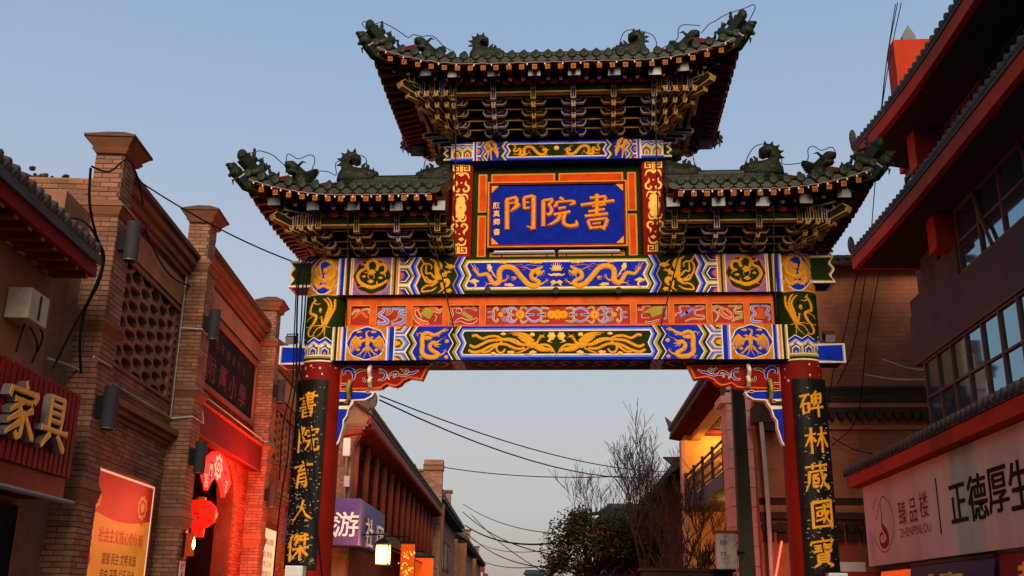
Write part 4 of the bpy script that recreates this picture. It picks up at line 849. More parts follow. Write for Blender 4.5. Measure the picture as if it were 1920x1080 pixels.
chars([([(336, 292), (334, 480), (333, 652)], 48), ([(325, 298), (390, 282), (455, 268)], 36), ([(452, 270), (455, 310), (450, 360)], 40), ([(492, 348), (440, 390), (375, 440)], [40, 46, 14]), ([(362, 345), (440, 332)], 24),
       ([(545, 275), (600, 262), (660, 252)], 38), ([(665, 248), (664, 450), (660, 650)], 50), ([(655, 645), (620, 630), (575, 612)], [40, 26, 8]), ([(546, 270), (548, 340), (552, 408)], 34), ([(560, 335), (612, 328)], 22), ([(552, 405), (620, 393)], 28)])
chars([([(788, 300), (786, 460), (784, 615)], 44), ([(790, 308), (850, 298), (905, 290)], 34), ([(905, 292), (880, 330), (848, 368)], 34), ([(850, 365), (885, 400), (882, 450), (850, 478), (822, 455)], [30, 36, 38, 34, 14]), ([(988, 268), (1010, 285), (1040, 300)], [26, 38, 30]), ([(950, 325), (945, 360), (915, 385)], [34, 38, 18]), ([(945, 328), (1050, 318), (1155, 312)], 28), ([(1150, 312), (1170, 335), (1110, 365)], [34, 40, 14]), ([(972, 402), (1065, 388)], 32), ([(915, 475), (1020, 460), (1120, 440)], 34),
       ([(1000, 468), (965, 535), (900, 580), (835, 605)], [40, 40, 32, 10]), ([(1060, 455), (1035, 530), (1050, 590), (1110, 612), (1180, 605), (1200, 590), (1192, 540)], [40, 40, 42, 40, 44, 40, 10])])
chars([([(1450, 228), (1450, 350), (1448, 480)], 44), ([(1362, 275), (1460, 268), (1560, 255)], 32), ([(1555, 258), (1550, 300), (1535, 365)], 36), ([(1250, 362), (1450, 335), (1668, 308)], 36), ([(1390, 375), (1530, 358)], 26), ([(1345, 440), (1450, 425), (1550, 410)], 30), ([(1300, 495), (1450, 480), (1588, 465)], 34), ([(1340, 545), (1358, 600), (1385, 650)], 36), ([(1345, 545), (1460, 532), (1580, 522)], 30), ([(1580, 525), (1560, 590), (1525, 655)], 38), ([(1395, 588), (1500, 575)], 24), ([(1390, 635), (1520, 625)], 30)])
b = MB()
for ch, y in zip('顏真卿書', (365, 462, 562, 682)):
    q = ZP(204, y); letters(b, PS, ch, q[0], q[1], .125, 'goldpale', .012, .012)
b.build('signature', pq, fix=False)
for sx, sz, x, z in ((-1, 1, -1.16, 8.79), (1, 1, 1.18, 8.79), (-1, -1, -1.16, 7.71), (1, -1, 1.18, 7.71)):
    b = MB(); slab(b, PS, [(x, z), (x-sx*.13, z), (x-sx*.08, z-sz*.05), (x-sx*.05, z-sz*.08), (x, z-sz*.13)], 'gold', .015); b.build('corner_ornament', pq)

# ---- couplet boards on the columns
def board(mx, text, label):
    t = thing('couplet_board', label, 'board', (-COLX*mx, GY, 2.1))
    S = lambda x, z, h: Vector((.0+(.435+h)*math.sin(x/.43), -(.40+h)*math.cos(x/.43)+.0, z-2.1))
    off = -.09*mx   # boards sit a little off the column's front, turned outwards
    b = MB(); n = 10; hw = .30; z0, z1 = 2.12, 5.235
    for i in range(n):
        a0, a1 = off-hw+2*hw*i/n, off-hw+2*hw*(i+1)/n
        b.hexa([S(a0, z0, -.02), S(a1, z0, -.02), S(a1, z1, -.02), S(a0, z1, -.02), S(a0, z0, .012), S(a1, z0, .012), S(a1, z1, .012), S(a0, z1, .012)], 'boardblack')
    o = b.build('board', t)
    rnd = random.Random(11+mx)
    b = MB()
    for i in range(230 if mx > 0 else 120):
        x = off+rnd.uniform(-.27, .27); z = rnd.choice([rnd.uniform(2.2, 4.6), rnd.uniform(2.2, 5.1), rnd.uniform(2.2, 3.6)]); r = rnd.uniform(.005, .02)
        w_, h_ = r*rnd.uniform(.8, 2.4), r*rnd.uniform(.4, 1.1); n_ = 6
        flat(b, S, [(x+w_*rnd.uniform(.5, 1.2)*math.cos(2*math.pi*k/n_), z+h_*rnd.uniform(.5, 1.2)*math.sin(2*math.pi*k/n_)) for k in range(n_)], 'boardchip', .0135)
    if mx > 0: flat(b, S, [(off-.14, 2.24), (off+.1, 2.22), (off+.14, 2.3), (off+.05, 2.33), (off-.04, 2.28), (off-.12, 2.34)], 'boardchip', .014)
    q = b.build('paint_chip', t, fix=False); q['kind'] = 'stuff'
    for i, ch in enumerate(text):
        b = MB(); zc = 4.80-i*.585; brush(b, S, ch, off+.0+(.02 if i % 2 else -.02), zc, .45 if ch != '人' else .40, 'gold', 10.5, .012, .12, rnd, .92)
        # lift the writing clear of the board
        b.v = [tuple(Vector(p)+Vector((math.sin(off/.43)*.013, -.013*math.cos(off/.43), 0))) for p in b.v]
        b.build('character', t)
    return t
board(1, '書院育人傑', 'long black board with five gold characters and heavily chipped paint, behind hanging cables')
board(-1, '碑林藏國寶', 'long black board with five gold characters and little wear, in front of the old wall')
# ================================================================== roofs and bracket tiers of the archway
EY = 1.90; LC = 1.7
disc = MB()   # round tile end with a short length of tile behind it
disc.tube([(0, 0, 0), (0, .34, .10)], .068, 'grotile', 10); disc.lathe([(.078, 0), (.078, .02), (.05, .03), (.0, .032)], 'grotile', 14, Matrix.Translation((0, -.005, 0)) @ Matrix.Rotation(R(90), 4, 'X'))
DISC = disc.mesh('eave_tile', True)
dr = MB(); P = []
for i in range(11):
    t = math.pi*(i/10); P.append((.105*math.cos(t), -.085*math.sin(t)**.8-.0))
P = [(.105, .02)]+P+[(-.105, .02)]
dr.prism([Vector((a, -.012, b)) for a, b in P], (0, .02, 0), 'grotile')
dr.b2((-.10, .008, -.01), (.10, .34, .02), 'grotile')
DRIP = dr.mesh('drip_tile')
ball = MB(); ball.ell((0, .05, .10), (.04, .04, .045), 'capball', 10, 6); ball.tube([(0, .05, .03), (0, .05, .08)], .015, 'capball', 6); CAP = ball.mesh('nail_cap', True)
def sq_rafter():
    m = MB(); m.b2((-.04, 0, -.04), (.04, .75, .04), 'darkred'); m.b2((-.0405, -.006, -.0405), (.0405, .0, .0405), 'ochre')
    S = lambda x, z, h: Vector((x, -.006-h, z))
    for (a, b, c, d) in ((-.03, .03, .022, .03), (-.03, .03, -.03, -.022), (-.03, -.022, -.03, .03), (.022, .03, -.03, .03), (-.004, .004, -.018, .018), (-.018, .018, -.004, .004), (.004, .018, .012, .018), (-.018, -.004, -.018, -.012)):
        rectd(m, S, a, b, c, d, 'postred', .001)
    return m.mesh('flying_rafter')
def rd_rafter():
    m = MB(); M_ = Matrix.Rotation(R(-90), 4, 'X'); m.lathe([(.046, 0), (.046, .9)], 'darkred', 12, M_)
    m.lathe([(.046, 0), (.046, .004)], 'blue', 14, Matrix.Translation((0, -.004, 0)) @ M_)
    m.lathe([(.034, 0), (.034, .003)], 'cream', 14, Matrix.Translation((0, -.007, -.008)) @ M_); m.lathe([(.013, 0), (.013, .003)], 'timberdark', 10, Matrix.Translation((0, -.0095, .014)) @ M_)
    return m.mesh('round_rafter')
SQ, RD = sq_rafter(), rd_rafter()
# ---- little roof figures
def figure(kind):
    m = MB()
    if kind == 0:      # seated beast
        m.ell((0, 0, .10), (.055, .07, .09), 'grobeast', 10, 7); m.ell((0, -.03, .2), (.04, .045, .045), 'grobeast', 10, 6); m.ell((0, -.075, .19), (.025, .03, .022), 'grobeast', 8, 5)
        m.tube([(0, .06, .05), (0, .1, .12), (0, .07, .2)], [.025, .025, .008], 'grobeast', 6)
        for s in (-1, 1): m.tube([(s*.03, -.04, .12), (s*.035, -.075, .0)], [.022, .018], 'grobeast', 6); m.ell((s*.025, -.02, .245), (.012, .01, .02), 'grobeast', 6, 4)
    elif kind == 1:    # bird
        m.ell((0, .01, .11), (.045, .075, .06), 'grobeast', 10, 7, Matrix.Rotation(R(25), 3, 'X')); m.tube([(0, -.04, .13), (0, -.07, .2), (0, -.06, .24)], [.03, .022, .02], 'grobeast', 7)
        m.ell((0, -.07, .245), (.02, .035, .022), 'grobeast', 8, 5); m.tube([(0, .06, .1), (0, .13, .16), (0, .14, .22)], [.04, .03, .006], 'grobeast', 6); m.tube([(0, 0, 0), (0, 0, .07)], [.04, .03], 'grobeast', 7)
    else:              # rider
        m.ell((0, .0, .08), (.045, .09, .06), 'grobeast', 10, 6); m.ell((0, 0, .17), (.035, .035, .06), 'grobeast', 8, 6); m.ell((0, 0, .245), (.026, .028, .032), 'grobeast', 8, 5); m.ell((0, -.1, .13), (.022, .035, .03), 'grobeast', 8, 5)
        m.tube([(0, 0, 0), (0, 0, .05)], [.05, .04], 'grobeast', 7)
    return m.mesh('ridge_figure', True)
FIG = [figure(k) for k in range(3)]
def silhouette(kind):
    m = MB(); fn = lambda a, b, h: Vector((a, h, b))
    if kind == 'tail':   # ridge-end dragon with curled tail: a rises away from the ridge end
        m.pillow([(-.30, 0), (.26, 0), (.25, .10), (.20, .17), (.22, .26), (.21, .36), (.13, .43), (.02, .43), (-.06, .37), (-.06, .30), (.0, .27), (.07, .30), (.09, .26), (.05, .2), (-.06, .17), (-.2, .16), (-.29, .13)], fn, .085, 'grobeast', .86)
        m.ell((-.2, 0, .09), (.12, .1, .09), 'grobeast', 10, 6); m.ell((-.29, 0, .1), (.05, .07, .05), 'grobeast', 8, 5); m.tube([(-.12, 0, .16), (-.10, 0, .24), (-.14, 0, .28)], [.035, .028, .01], 'grobeast', 6)
        m.ell((-.17, 0, .21), (.03, .03, .05), 'grobeast', 8, 5); m.ell((.08, 0, .36), (.10, .10, .085), 'grobeast', 10, 6); m.ell((.1, .0, .1), (.13, .1, .1), 'grobeast', 10, 6)
        for k in range(7): t = R(-70+28*k); m.tube([(.06+.17*math.cos(t), 0, .30+.15*math.sin(t)), (.06+.235*math.cos(t), 0, .30+.21*math.sin(t))], [.03, .004], 'grobeast', 5)
        for k in range(4): m.tube([(-.26+.12*k, 0, .14), (-.25+.12*k, 0, .21)], [.025, .004], 'grobeast', 5)
    else:                # horned beast with a raised fan, facing -a
        m.pillow([(-.12, 0), (.12, 0), (.13, .12), (.2, .2), (.26, .32), (.23, .37), (.14, .33), (.06, .25), (-.0, .26), (-.1, .3), (-.2, .34), (-.27, .31), (-.27, .25), (-.2, .23), (-.24, .19), (-.2, .16), (-.13, .17)], fn, .06, 'grobeast', .86)
        m.ell((-.14, 0, .26), (.09, .075, .07), 'grobeast', 10, 6); m.ell((-.22, 0, .27), (.05, .05, .04), 'grobeast', 8, 5); m.ell((-.2, 0, .2), (.05, .04, .025), 'grobeast', 8, 5)
        for s in (-1, 1): m.tube([(-.1, s*.05, .3), (-.06, s*.07, .36), (-.0, s*.07, .37)], [.02, .015, .005], 'grobeast', 6)
        m.ell((0, 0, .1), (.13, .1, .12), 'grobeast', 10, 6)
        for k in range(6): m.tube([(.10+.028*k, 0, .14+.04*k), (.19+.02*k, 0, .10+.045*k)], [.025, .004], 'grobeast', 5)
    return m.mesh('ridge_beast', True)
TAIL, BEAST = silhouette('tail'), silhouette('beast')

def make_roof(xa, xb, cl, cr, z0, lift, ra, rb, zr, name):
    """hip roof over eave x in [xa, xb]; cl/cr: upturned corners; ridge from ra to rb at height zr"""
    def cf(d): return max(0.0, 1-d/LC)**2.2
    def corner(x, y):
        """closeness to the nearest upturned corner, measured along the eave"""
        c = 0
        return c
    def front(x, side=-1):
        c = (cf(x-xa) if cl else 0)+(cf(xb-x) if cr else 0); sx = -1 if (cl and x-xa < xb-x) or not cr else 1
        return Vector((x+sx*.10*c, side*(EY+.10*c), z0+lift*c)), c
    def endp(y, s):
        c = cf(EY-abs(y)); x = xa if s < 0 else xb
        return Vector((x+s*.10*c, y+(.10*c if y > 0 else -.10*c), z0+lift*c)), c
    deck = MB(); N = 24
    def surf_front(x, u, side):
        p, c = front(x, side); um = 1.0
        if cl and x < ra: um = (x-xa)/(ra-xa)
        if cr and x > rb: um = min(um, (xb-x)/(xb-rb))
        u = u*um
        return Vector((p.x*(1-u)+x*u, p.y*(1-u), p.z+.07+(zr-.12-p.z)*(u*.42+.58*u*u)))
    xs_ = [xa+(xb-xa)*i/N for i in range(N+1)]; K = 6
    for side in (-1, 1):
        V = [surf_front(x, k/K, side) for x in xs_ for k in range(K+1)]
        deck.add(V, [(i*(K+1)+k, (i+1)*(K+1)+k, (i+1)*(K+1)+k+1, i*(K+1)+k+1) for i in range(N) for k in range(K)], 'grotile')
    def surf_end(y, u, s):
        p, c = endp(y, s); um = 1-abs(y)/EY; u *= um; xr = ra if s < 0 else rb; x = xa if s < 0 else xb
        return Vector((p.x*(1-u)+xr*u, p.y, p.z+.07+(zr-.12-p.z)*(u*.42+.58*u*u)))
    ends = [s for s, f in ((-1, cl), (1, cr)) if f]
    for s in ends:
        ys = [-EY+2*EY*i/16 for i in range(17)]
        V = [surf_end(y, k/K, s) for y in ys for k in range(K+1)]
        deck.add(V, [(i*(K+1)+k, (i+1)*(K+1)+k, (i+1)*(K+1)+k+1, i*(K+1)+k+1) for i in range(16) for k in range(K)], 'grotile')
    # soffit: boards under the eaves, rising inwards
    inn = .75
    def soff(p, d): return Vector((p.x-d.x*inn*1.0, p.y-d.y*inn, p.z+.20))
    for side in (-1, 1):
        V = []
        for x in xs_:
            p, c = front(x, side); V += [Vector((p.x, p.y-side*.03, p.z+.0)), Vector((min(max(p.x, xa+.85*cl), xb-.85*cr), side*(EY-.9), z0+.17+lift*.35*c)), Vector((min(max(p.x, xa+1.3*cl), xb-1.3*cr), side*.0, z0+.30))]
        deck.add(V, [(i*3+k, (i+1)*3+k, (i+1)*3+k+1, i*3+k+1) for i in range(N) for k in (0, 1)], 'darkred')
    for s in ends:
        V = []
        for i in range(17):
            y = -EY+2*EY*i/16; p, c = endp(y, s); V += [Vector((p.x-s*.03, p.y, p.z)), Vector((xa+.9 if s < 0 else xb-.9, max(-EY+.85, min(EY-.85, p.y)), z0+.17+lift*.35*c)), Vector((xa+1.3 if s < 0 else xb-1.3, max(-.6, min(.6, p.y)), z0+.30))]
        deck.add(V, [(i*3+k, (i+1)*3+k, (i+1)*3+k+1, i*3+k+1) for i in range(16) for k in (0, 1)], 'darkred')
    roof = deck.build('roof', gate, smooth=False); roof['label'] = name
    # eave board strip (red) all round
    eb = MB()
    def strip(P):
        for a, b in zip(P, P[1:]): eb.hexa([a+Vector((0, 0, -.03)), b+Vector((0, 0, -.03)), b+Vector((0, 0, .03)), a+Vector((0, 0, .03)), a+Vector((0, 0, -.03))+off, b+Vector((0, 0, -.03))+off, b+Vector((0, 0, .03))+off, a+Vector((0, 0, .03))+off], 'darkred')
    for side in (-1, 1):
        off = Vector((0, -side*.04, 0)); strip([front(x, side)[0]+Vector((0, -side*.02, -.035)) for x in xs_])
    for s in ends:
        off = Vector((-s*.04, 0, 0)); strip([endp(-EY+2*EY*i/16, s)[0]+Vector((-s*.02, 0, -.035)) for i in range(17)])
    eb.build('eave_board', roof)
    # tiles and rafters along every eave
    def along(L, gap): n = max(2, round(L/gap)); return [(i+.5)/n for i in range(n)]
    rows = MB()
    def put(p, out, c, tang, i, pitch):
        rz = math.atan2(out.x, -out.y); roll = tang
        place('eave_tile', DISC, roof, p+Vector((0, 0, .075))+out*.0, (0, -roll, rz) if False else (R(0), 0, rz))
        place('nail_cap', CAP, roof, p+Vector((0, 0, .075)), (0, 0, rz))
    for side in (-1, 1):
        L = xb-xa; n = round(L/.205)
        for i in range(n):
            x = xa+L*(i+.5)/n; p, c = front(x, side); out = Vector((0, side, 0)); rz = 0 if side < 0 else math.pi
            place('eave_tile', DISC, roof, p+Vector((0, 0, .08)), (0, 0, rz))
            if side < 0 and 0 < i < n-1: place('nail_cap', CAP, roof, p+Vector((0, .02, .08)), (0, 0, rz))
            pts = [surf_front(x, k/4, side)+Vector((0, 0, .03)) for k in range(5)]
            rows.tube(pts, .06, 'grotile', 6, False)
        for i in range(n+1):
            x = xa+L*i/n; p, c = front(min(max(x, xa+.02), xb-.02), side); place('drip_tile', DRIP, roof, p+Vector((0, 0, .03)), (0, 0, 0 if side < 0 else math.pi))
        n = round(L/.217)
        for i in range(n):
            x = xa+L*(i+.5)/n; p, c = front(x, side); rz = 0 if side < 0 else math.pi; sl = math.atan(.2)
            yaw = 0
            if c > .02 and abs(x-(xa if x-xa < xb-x else xb)) < LC: yaw = (.55*c if (x-xa < xb-x) else -.55*c)*(1 if side < 0 else -1)
            place('flying_rafter', SQ, roof, p+Vector((0, -side*.05, -.115)), (sl, 0, rz-yaw if False else rz))
            if min(x-xa if cl else 9, xb-x if cr else 9) > .28:
                place('round_rafter', RD, roof, p+Vector((0, -side*.45, -.115-.0*c)), (sl, 0, rz))
    for s in ends:
        n = round(2*EY/.205); rz = math.pi/2*s
        for i in range(n):
            y = -EY+2*EY*(i+.5)/n; p, c = endp(y, s)
            place('eave_tile', DISC, roof, p+Vector((0, 0, .08)), (0, 0, rz)); pts = [surf_end(y, k/4, s)+Vector((0, 0, .03)) for k in range(5)]; rows.tube(pts, .06, 'grotile', 6, False)
        for i in range(1, n):
            y = -EY+2*EY*i/n; p, c = endp(y, s); place('drip_tile', DRIP, roof, p+Vector((0, 0, .03)), (0, 0, rz))
        n = round(2*EY/.217); sl = math.atan(.2)
        for i in range(n):
            y = -EY+2*EY*(i+.5)/n; p, c = endp(y, s)
            place('flying_rafter', SQ, roof, p+Vector((-s*.05, 0, -.115)), (sl, 0, rz))
            if EY-abs(y) > .28: place('round_rafter', RD, roof, p+Vector((-s*.45, 0, -.115)), (sl, 0, rz))
    o = rows.build('tile_row', roof, smooth=True); o['kind'] = 'stuff'
    # ridge
    m = MB(); m.b2((ra-.05, -.09, zr-.18), (rb+.05, .09, zr+.06), 'grobeast'); m.tube([(ra-.05, 0, zr+.09), (rb+.05, 0, zr+.09)], .075, 'grotile', 10); m.b2((ra-.05, -.11, zr-.06), (rb+.05, .11, zr-.02), 'grotile'); m.build('ridge', roof)
    # hips with their figures and the corner beam
    for s in ends:
        xr = ra if s < 0 else rb; xe = xa if s < 0 else xb
        for side in (-1, 1):
            A = Vector((xr, 0, zr)); B = Vector((xe+s*.10, side*(EY+.10), z0+lift+.30))
            hp = []
            for k in range(13):
                t = k/12; q = A.lerp(B, t); zz = A.z+(B.z-A.z)*(1-(1-t)**1.35)*1.0
                sag = -.10*math.sin(math.pi*t)
                zz = (A.z+(z0+.22-A.z)*min(1, t/.62)**.95) if t < .62 else (z0+.22)+(lift+.14)*((t-.62)/.38)**1.6
                hp.append(Vector((q.x, q.y, zz)))
            m = MB(); m.bar([p+Vector((0, 0, -.04)) for p in hp], .13, .16, 'grobeast'); m.tube([p+Vector((0, 0, .06)) for p in hp], .055, 'grotile', 8)
            m.ell(hp[-1]+Vector((0, 0, .02)), (.085, .085, .10), 'grobeast', 10, 6)
            m.build('hip_ridge', roof)
            ang = math.atan2(hp[-1].y-hp[6].y, hp[-1].x-hp[6].x)
            for k, (t, kd) in enumerate(((10.9, 2), (10.0, 0), (9.0, 1))):
                i = int(t); q = hp[i].lerp(hp[min(i+1, 12)], t-i); place('ridge_figure', FIG[kd], roof, q+Vector((0, 0, .09)), (0, 0, ang+math.pi/2))
            q = hp[6]; place('ridge_beast', BEAST, roof, q+Vector((0, 0, .08)), (0, 0, ang+math.pi), (1.3, 1.3, 1.3))
            place('ridge_beast', TAIL, roof, (xr+s*.02, 0, zr+.05), (0, 0, 0 if s > 0 else math.pi), (1.3, 1.3, 1.35) if zr < 10 else (1.15, 1.15, 1.15)) if side < 0 else None
            # corner beam below the eaves with a dragon-head cap
            c0 = Vector((xe-s*1.35, side*(EY-1.35), z0+.12)); c1 = Vector((xe+s*.02, side*(EY+.02), z0+lift-.13)); c2 = Vector((xe+s*.12, side*(EY+.12), z0+lift+.0))
            m = MB(); m.bar([c0, c0.lerp(c1, .6)+Vector((0, 0, -.06)), c1, c2], .14, .16, 'green')
            d = (c2-c1).normalized(); n_ = Vector((-d.y, d.x, 0)).normalized(); up = n_.cross(d)
            for sg in (-1, 1):
                for (h0, h1, mm, of) in ((-.075, .075, 'edgepale', .001), (-.062, .062, 'coreblue', .003)):
                    ext = .0 if mm == 'edgepale' else .02
                    m.poly([c0.lerp(c1, .62+ext)+n_*sg*(.07+of)+up*h0+Vector((0, 0, -.055*(1-.62)/.4)), c2-d*(.02+ext)+n_*sg*(.07+of)+up*h0, c2-d*(.02+ext)+n_*sg*(.07+of)+up*h1, c0.lerp(c1, .62+ext)+n_*sg*(.07+of)+up*h1+Vector((0, 0, -.055*(1-.62)/.4))], mm)
            m.build('corner_beam', roof)
            m = MB(); Rm = Matrix((d, n_, up)).transposed()
            m.ell(c2+d*.06, (.13, .1, .11), 'grobeast', 12, 7, Rm); m.ell(c2+d*.17+up*.02, (.09, .07, .06), 'grobeast', 10, 6, Rm); m.ell(c2+d*.16-up*.06, (.07, .055, .03), 'grobeast', 10, 5, Rm); m.ell(c2+d*.24+up*.05, (.03, .045, .03), 'grobeast', 8, 5, Rm)
            for sg in (-1, 1): m.ell(c2+d*.08+n_*sg*.07+up*.09, (.035, .025, .035), 'grobeast', 8, 5, Rm); m.tube([c2+n_*sg*.06+up*.1, c2-d*.08+n_*sg*.07+up*.15], [.02, .006], 'grobeast', 6)
            m.build('dragon_head_cap', roof, smooth=True)
            # second, lower corner beam with a blunt painted end
            e0 = Vector((xe-s*1.5, side*(EY-1.5), z0-.02)); e1 = Vector((xe-s*.48, side*(EY-.48), z0+lift*.25-.13))
            m = MB(); m.bar([e0, e1], .16, .17, 'green'); d = (e1-e0).normalized(); n_ = Vector((-d.y, d.x, 0)).normalized(); up = n_.cross(d)
            for a, b, mm, of in ((.08, .085, 'olive', .002), (.05, .055, 'green', .005)):
                m.poly([e1+d*of+n_*(i*a)+up*(j*b) for i, j in ((-1, -1), (1, -1), (1, 1), (-1, 1))], mm)
                for sg in (-1, 1): m.poly([e0+n_*sg*(.08+of)-up*b, e1+n_*sg*(.08+of)-up*b, e1+n_*sg*(.08+of)+up*b, e0+n_*sg*(.08+of)+up*b], mm)
            m.build('corner_beam', roof)
    for s, f, xr in ((-1, cl, ra), (1, cr, rb)):
        if not f:   # ridge end that stops against the tower, with its red verge board
            place('ridge_beast', TAIL, roof, (xr-s*.18, 0, zr+.02), (0, 0, 0 if s > 0 else math.pi), (1.3, 1.3, 1.35))
            xx = xa if s < 0 else xb; m = MB()
            for side in (-1, 1):
                P = [front(xx, side)[0]+Vector((0, 0, -.06)), Vector((xx, side*.1, zr-.1)), Vector((xx, side*.1, z0+.1)), Vector((xx, side*(EY-.35), z0-.22))]
                m.prism([Vector((xx+s*.0, p.y, p.z)) for p in P], (-s*.05, 0, 0), 'darkred')
                pts = [surf_front(xx-s*.03, k/5, side)+Vector((0, 0, .05)) for k in range(6)]; m.tube(pts, .07, 'grotile', 8)
            m.build('verge_board', roof)
    return roof

# ---- bracket sets
def outlined(mb, P, fn, th, core, edge, w=.018):
    """slab from outline P (2D) seen along fn's h axis, with a pale painted edge and dark core on both faces"""
    n = len(P); mb.prism([fn(a, b, -th/2) for a, b in P], fn(0, 0, th/2)-fn(0, 0, -th/2), edge, edge)
    cx, cz = sum(p[0] for p in P)/n, sum(p[1] for p in P)/n
    Q = []
    for i in range(n):   # inset along averaged edge normals
        a, b, c = P[i-1], P[i], P[(i+1) % n]
        def nm(p, q): L = math.hypot(q[0]-p[0], q[1]-p[1]) or 1; return (-(q[1]-p[1])/L, (q[0]-p[0])/L)
        n1, n2 = nm(a, b), nm(b, c); mx_, my_ = n1[0]+n2[0], n1[1]+n2[1]; L = math.hypot(mx_, my_) or 1; mx_, my_ = mx_/L, my_/L
        k = w/max(.5, mx_*n1[0]+my_*n1[1]); Q.append((b[0]+mx_*k, b[1]+my_*k))
    for sg in (-1, 1): mb.poly([fn(a, b, sg*(th/2+.002)) for a, b in Q], core)
def boat(wd, ht):   # counter-clockwise boat-shaped arm with raised ends
    h = wd/2
    return [(-h+.05, 0), (h-.05, 0), (h, ht*.45), (h, ht), (h-.075, ht), (h-.095, ht*.72), (h-.14, ht*.6), (-h+.14, ht*.6), (-h+.095, ht*.72), (-h+.075, ht), (-h, ht), (-h, ht*.45)]
def arm_mesh(core, edge, wd=.44, ht=.135):
    m = MB(); outlined(m, boat(wd, ht), lambda a, b, h: Vector((a, h, b)), .075, core, edge, .016)
    # red eyes between the arm and the tie above
    for s in (-1, 1): m.box((s*.10, 0, ht*.78), (.10, .05, ht*.3), 'postred')
    return m.mesh('bracket_arm')
ARM = {('coreblue', 'edgepale'): arm_mesh('coreblue', 'edgepale'), ('coregreen', 'edgegold'): arm_mesh('coregreen', 'edgegold')}
def tongue_mesh(core, edge, L=.42):
    m = MB(); P = [(-L, .0), (-L+.03, -.035), (0, 0), (.30, .05), (.30, .16), (-.06, .12), (-.10, .085), (-L+.06, .075), (-L, .05)]
    m.prism([Vector((-.035, a, b)) for a, b in P], (.07, 0, 0), edge, edge)
    Q = [(-L+.03, .012), (-L+.05, -.015), (0, .018), (.28, .066), (.28, .145), (-.055, .1), (-.1, .068), (-L+.06, .058)]
    for s in (-1, 1): m.poly([Vector((s*.0372, a, b)) for a, b in Q], core)
    # dark strip down the middle of the visible underside and nose
    for (a0, b0), (a1, b1) in (((-L+.04, -.0345), (0, -.001)), ((0, -.001), (.29, .049))):
        m.poly([Vector((-.015, a0, b0-.002)), Vector((.015, a0, b0-.002)), Vector((.015, a1, b1-.002)), Vector((-.015, a1, b1-.002))], core)
    m.poly([Vector((-.018, -L-.002, .01)), Vector((.018, -L-.002, .01)), Vector((.018, -L-.002, .036)), Vector((0, -L-.002, .045)), Vector((-.018, -L-.002, .036))], core)
    return m.mesh('bracket_tongue')
TON = {k: tongue_mesh(*k) for k in ARM}
def post_mesh(core, edge, ht=.3):
    m = MB(); m.b2((-.045, -.05, 0), (.045, .05, ht), edge); 
    for (x0, x1) in ((-.033, -.004), (.004, .033)): rectd(m, lambda x, z, h: Vector((x, -.05-h, z)), x0, x1, .012, ht-.012, core, .002)
    return m.mesh('strut')
POS = {k: post_mesh(*k) for k in ARM}
def tiers(pxs, ys): return [(y, aty(1003 if pxs[0][0] > 900 else 745, v, GY+y).z) for (_, v), y in zip(pxs, ys)]
CT = tiers([(1003, 256), (1003, 239), (1003, 218), (1003, 197), (1003, 176)], [-.42, -.62, -.82, -1.02, -1.22])
ST = tiers([(745, 479), (745, 466), (745, 446), (745, 424)], [-.42, -.66, -.92, -1.18])
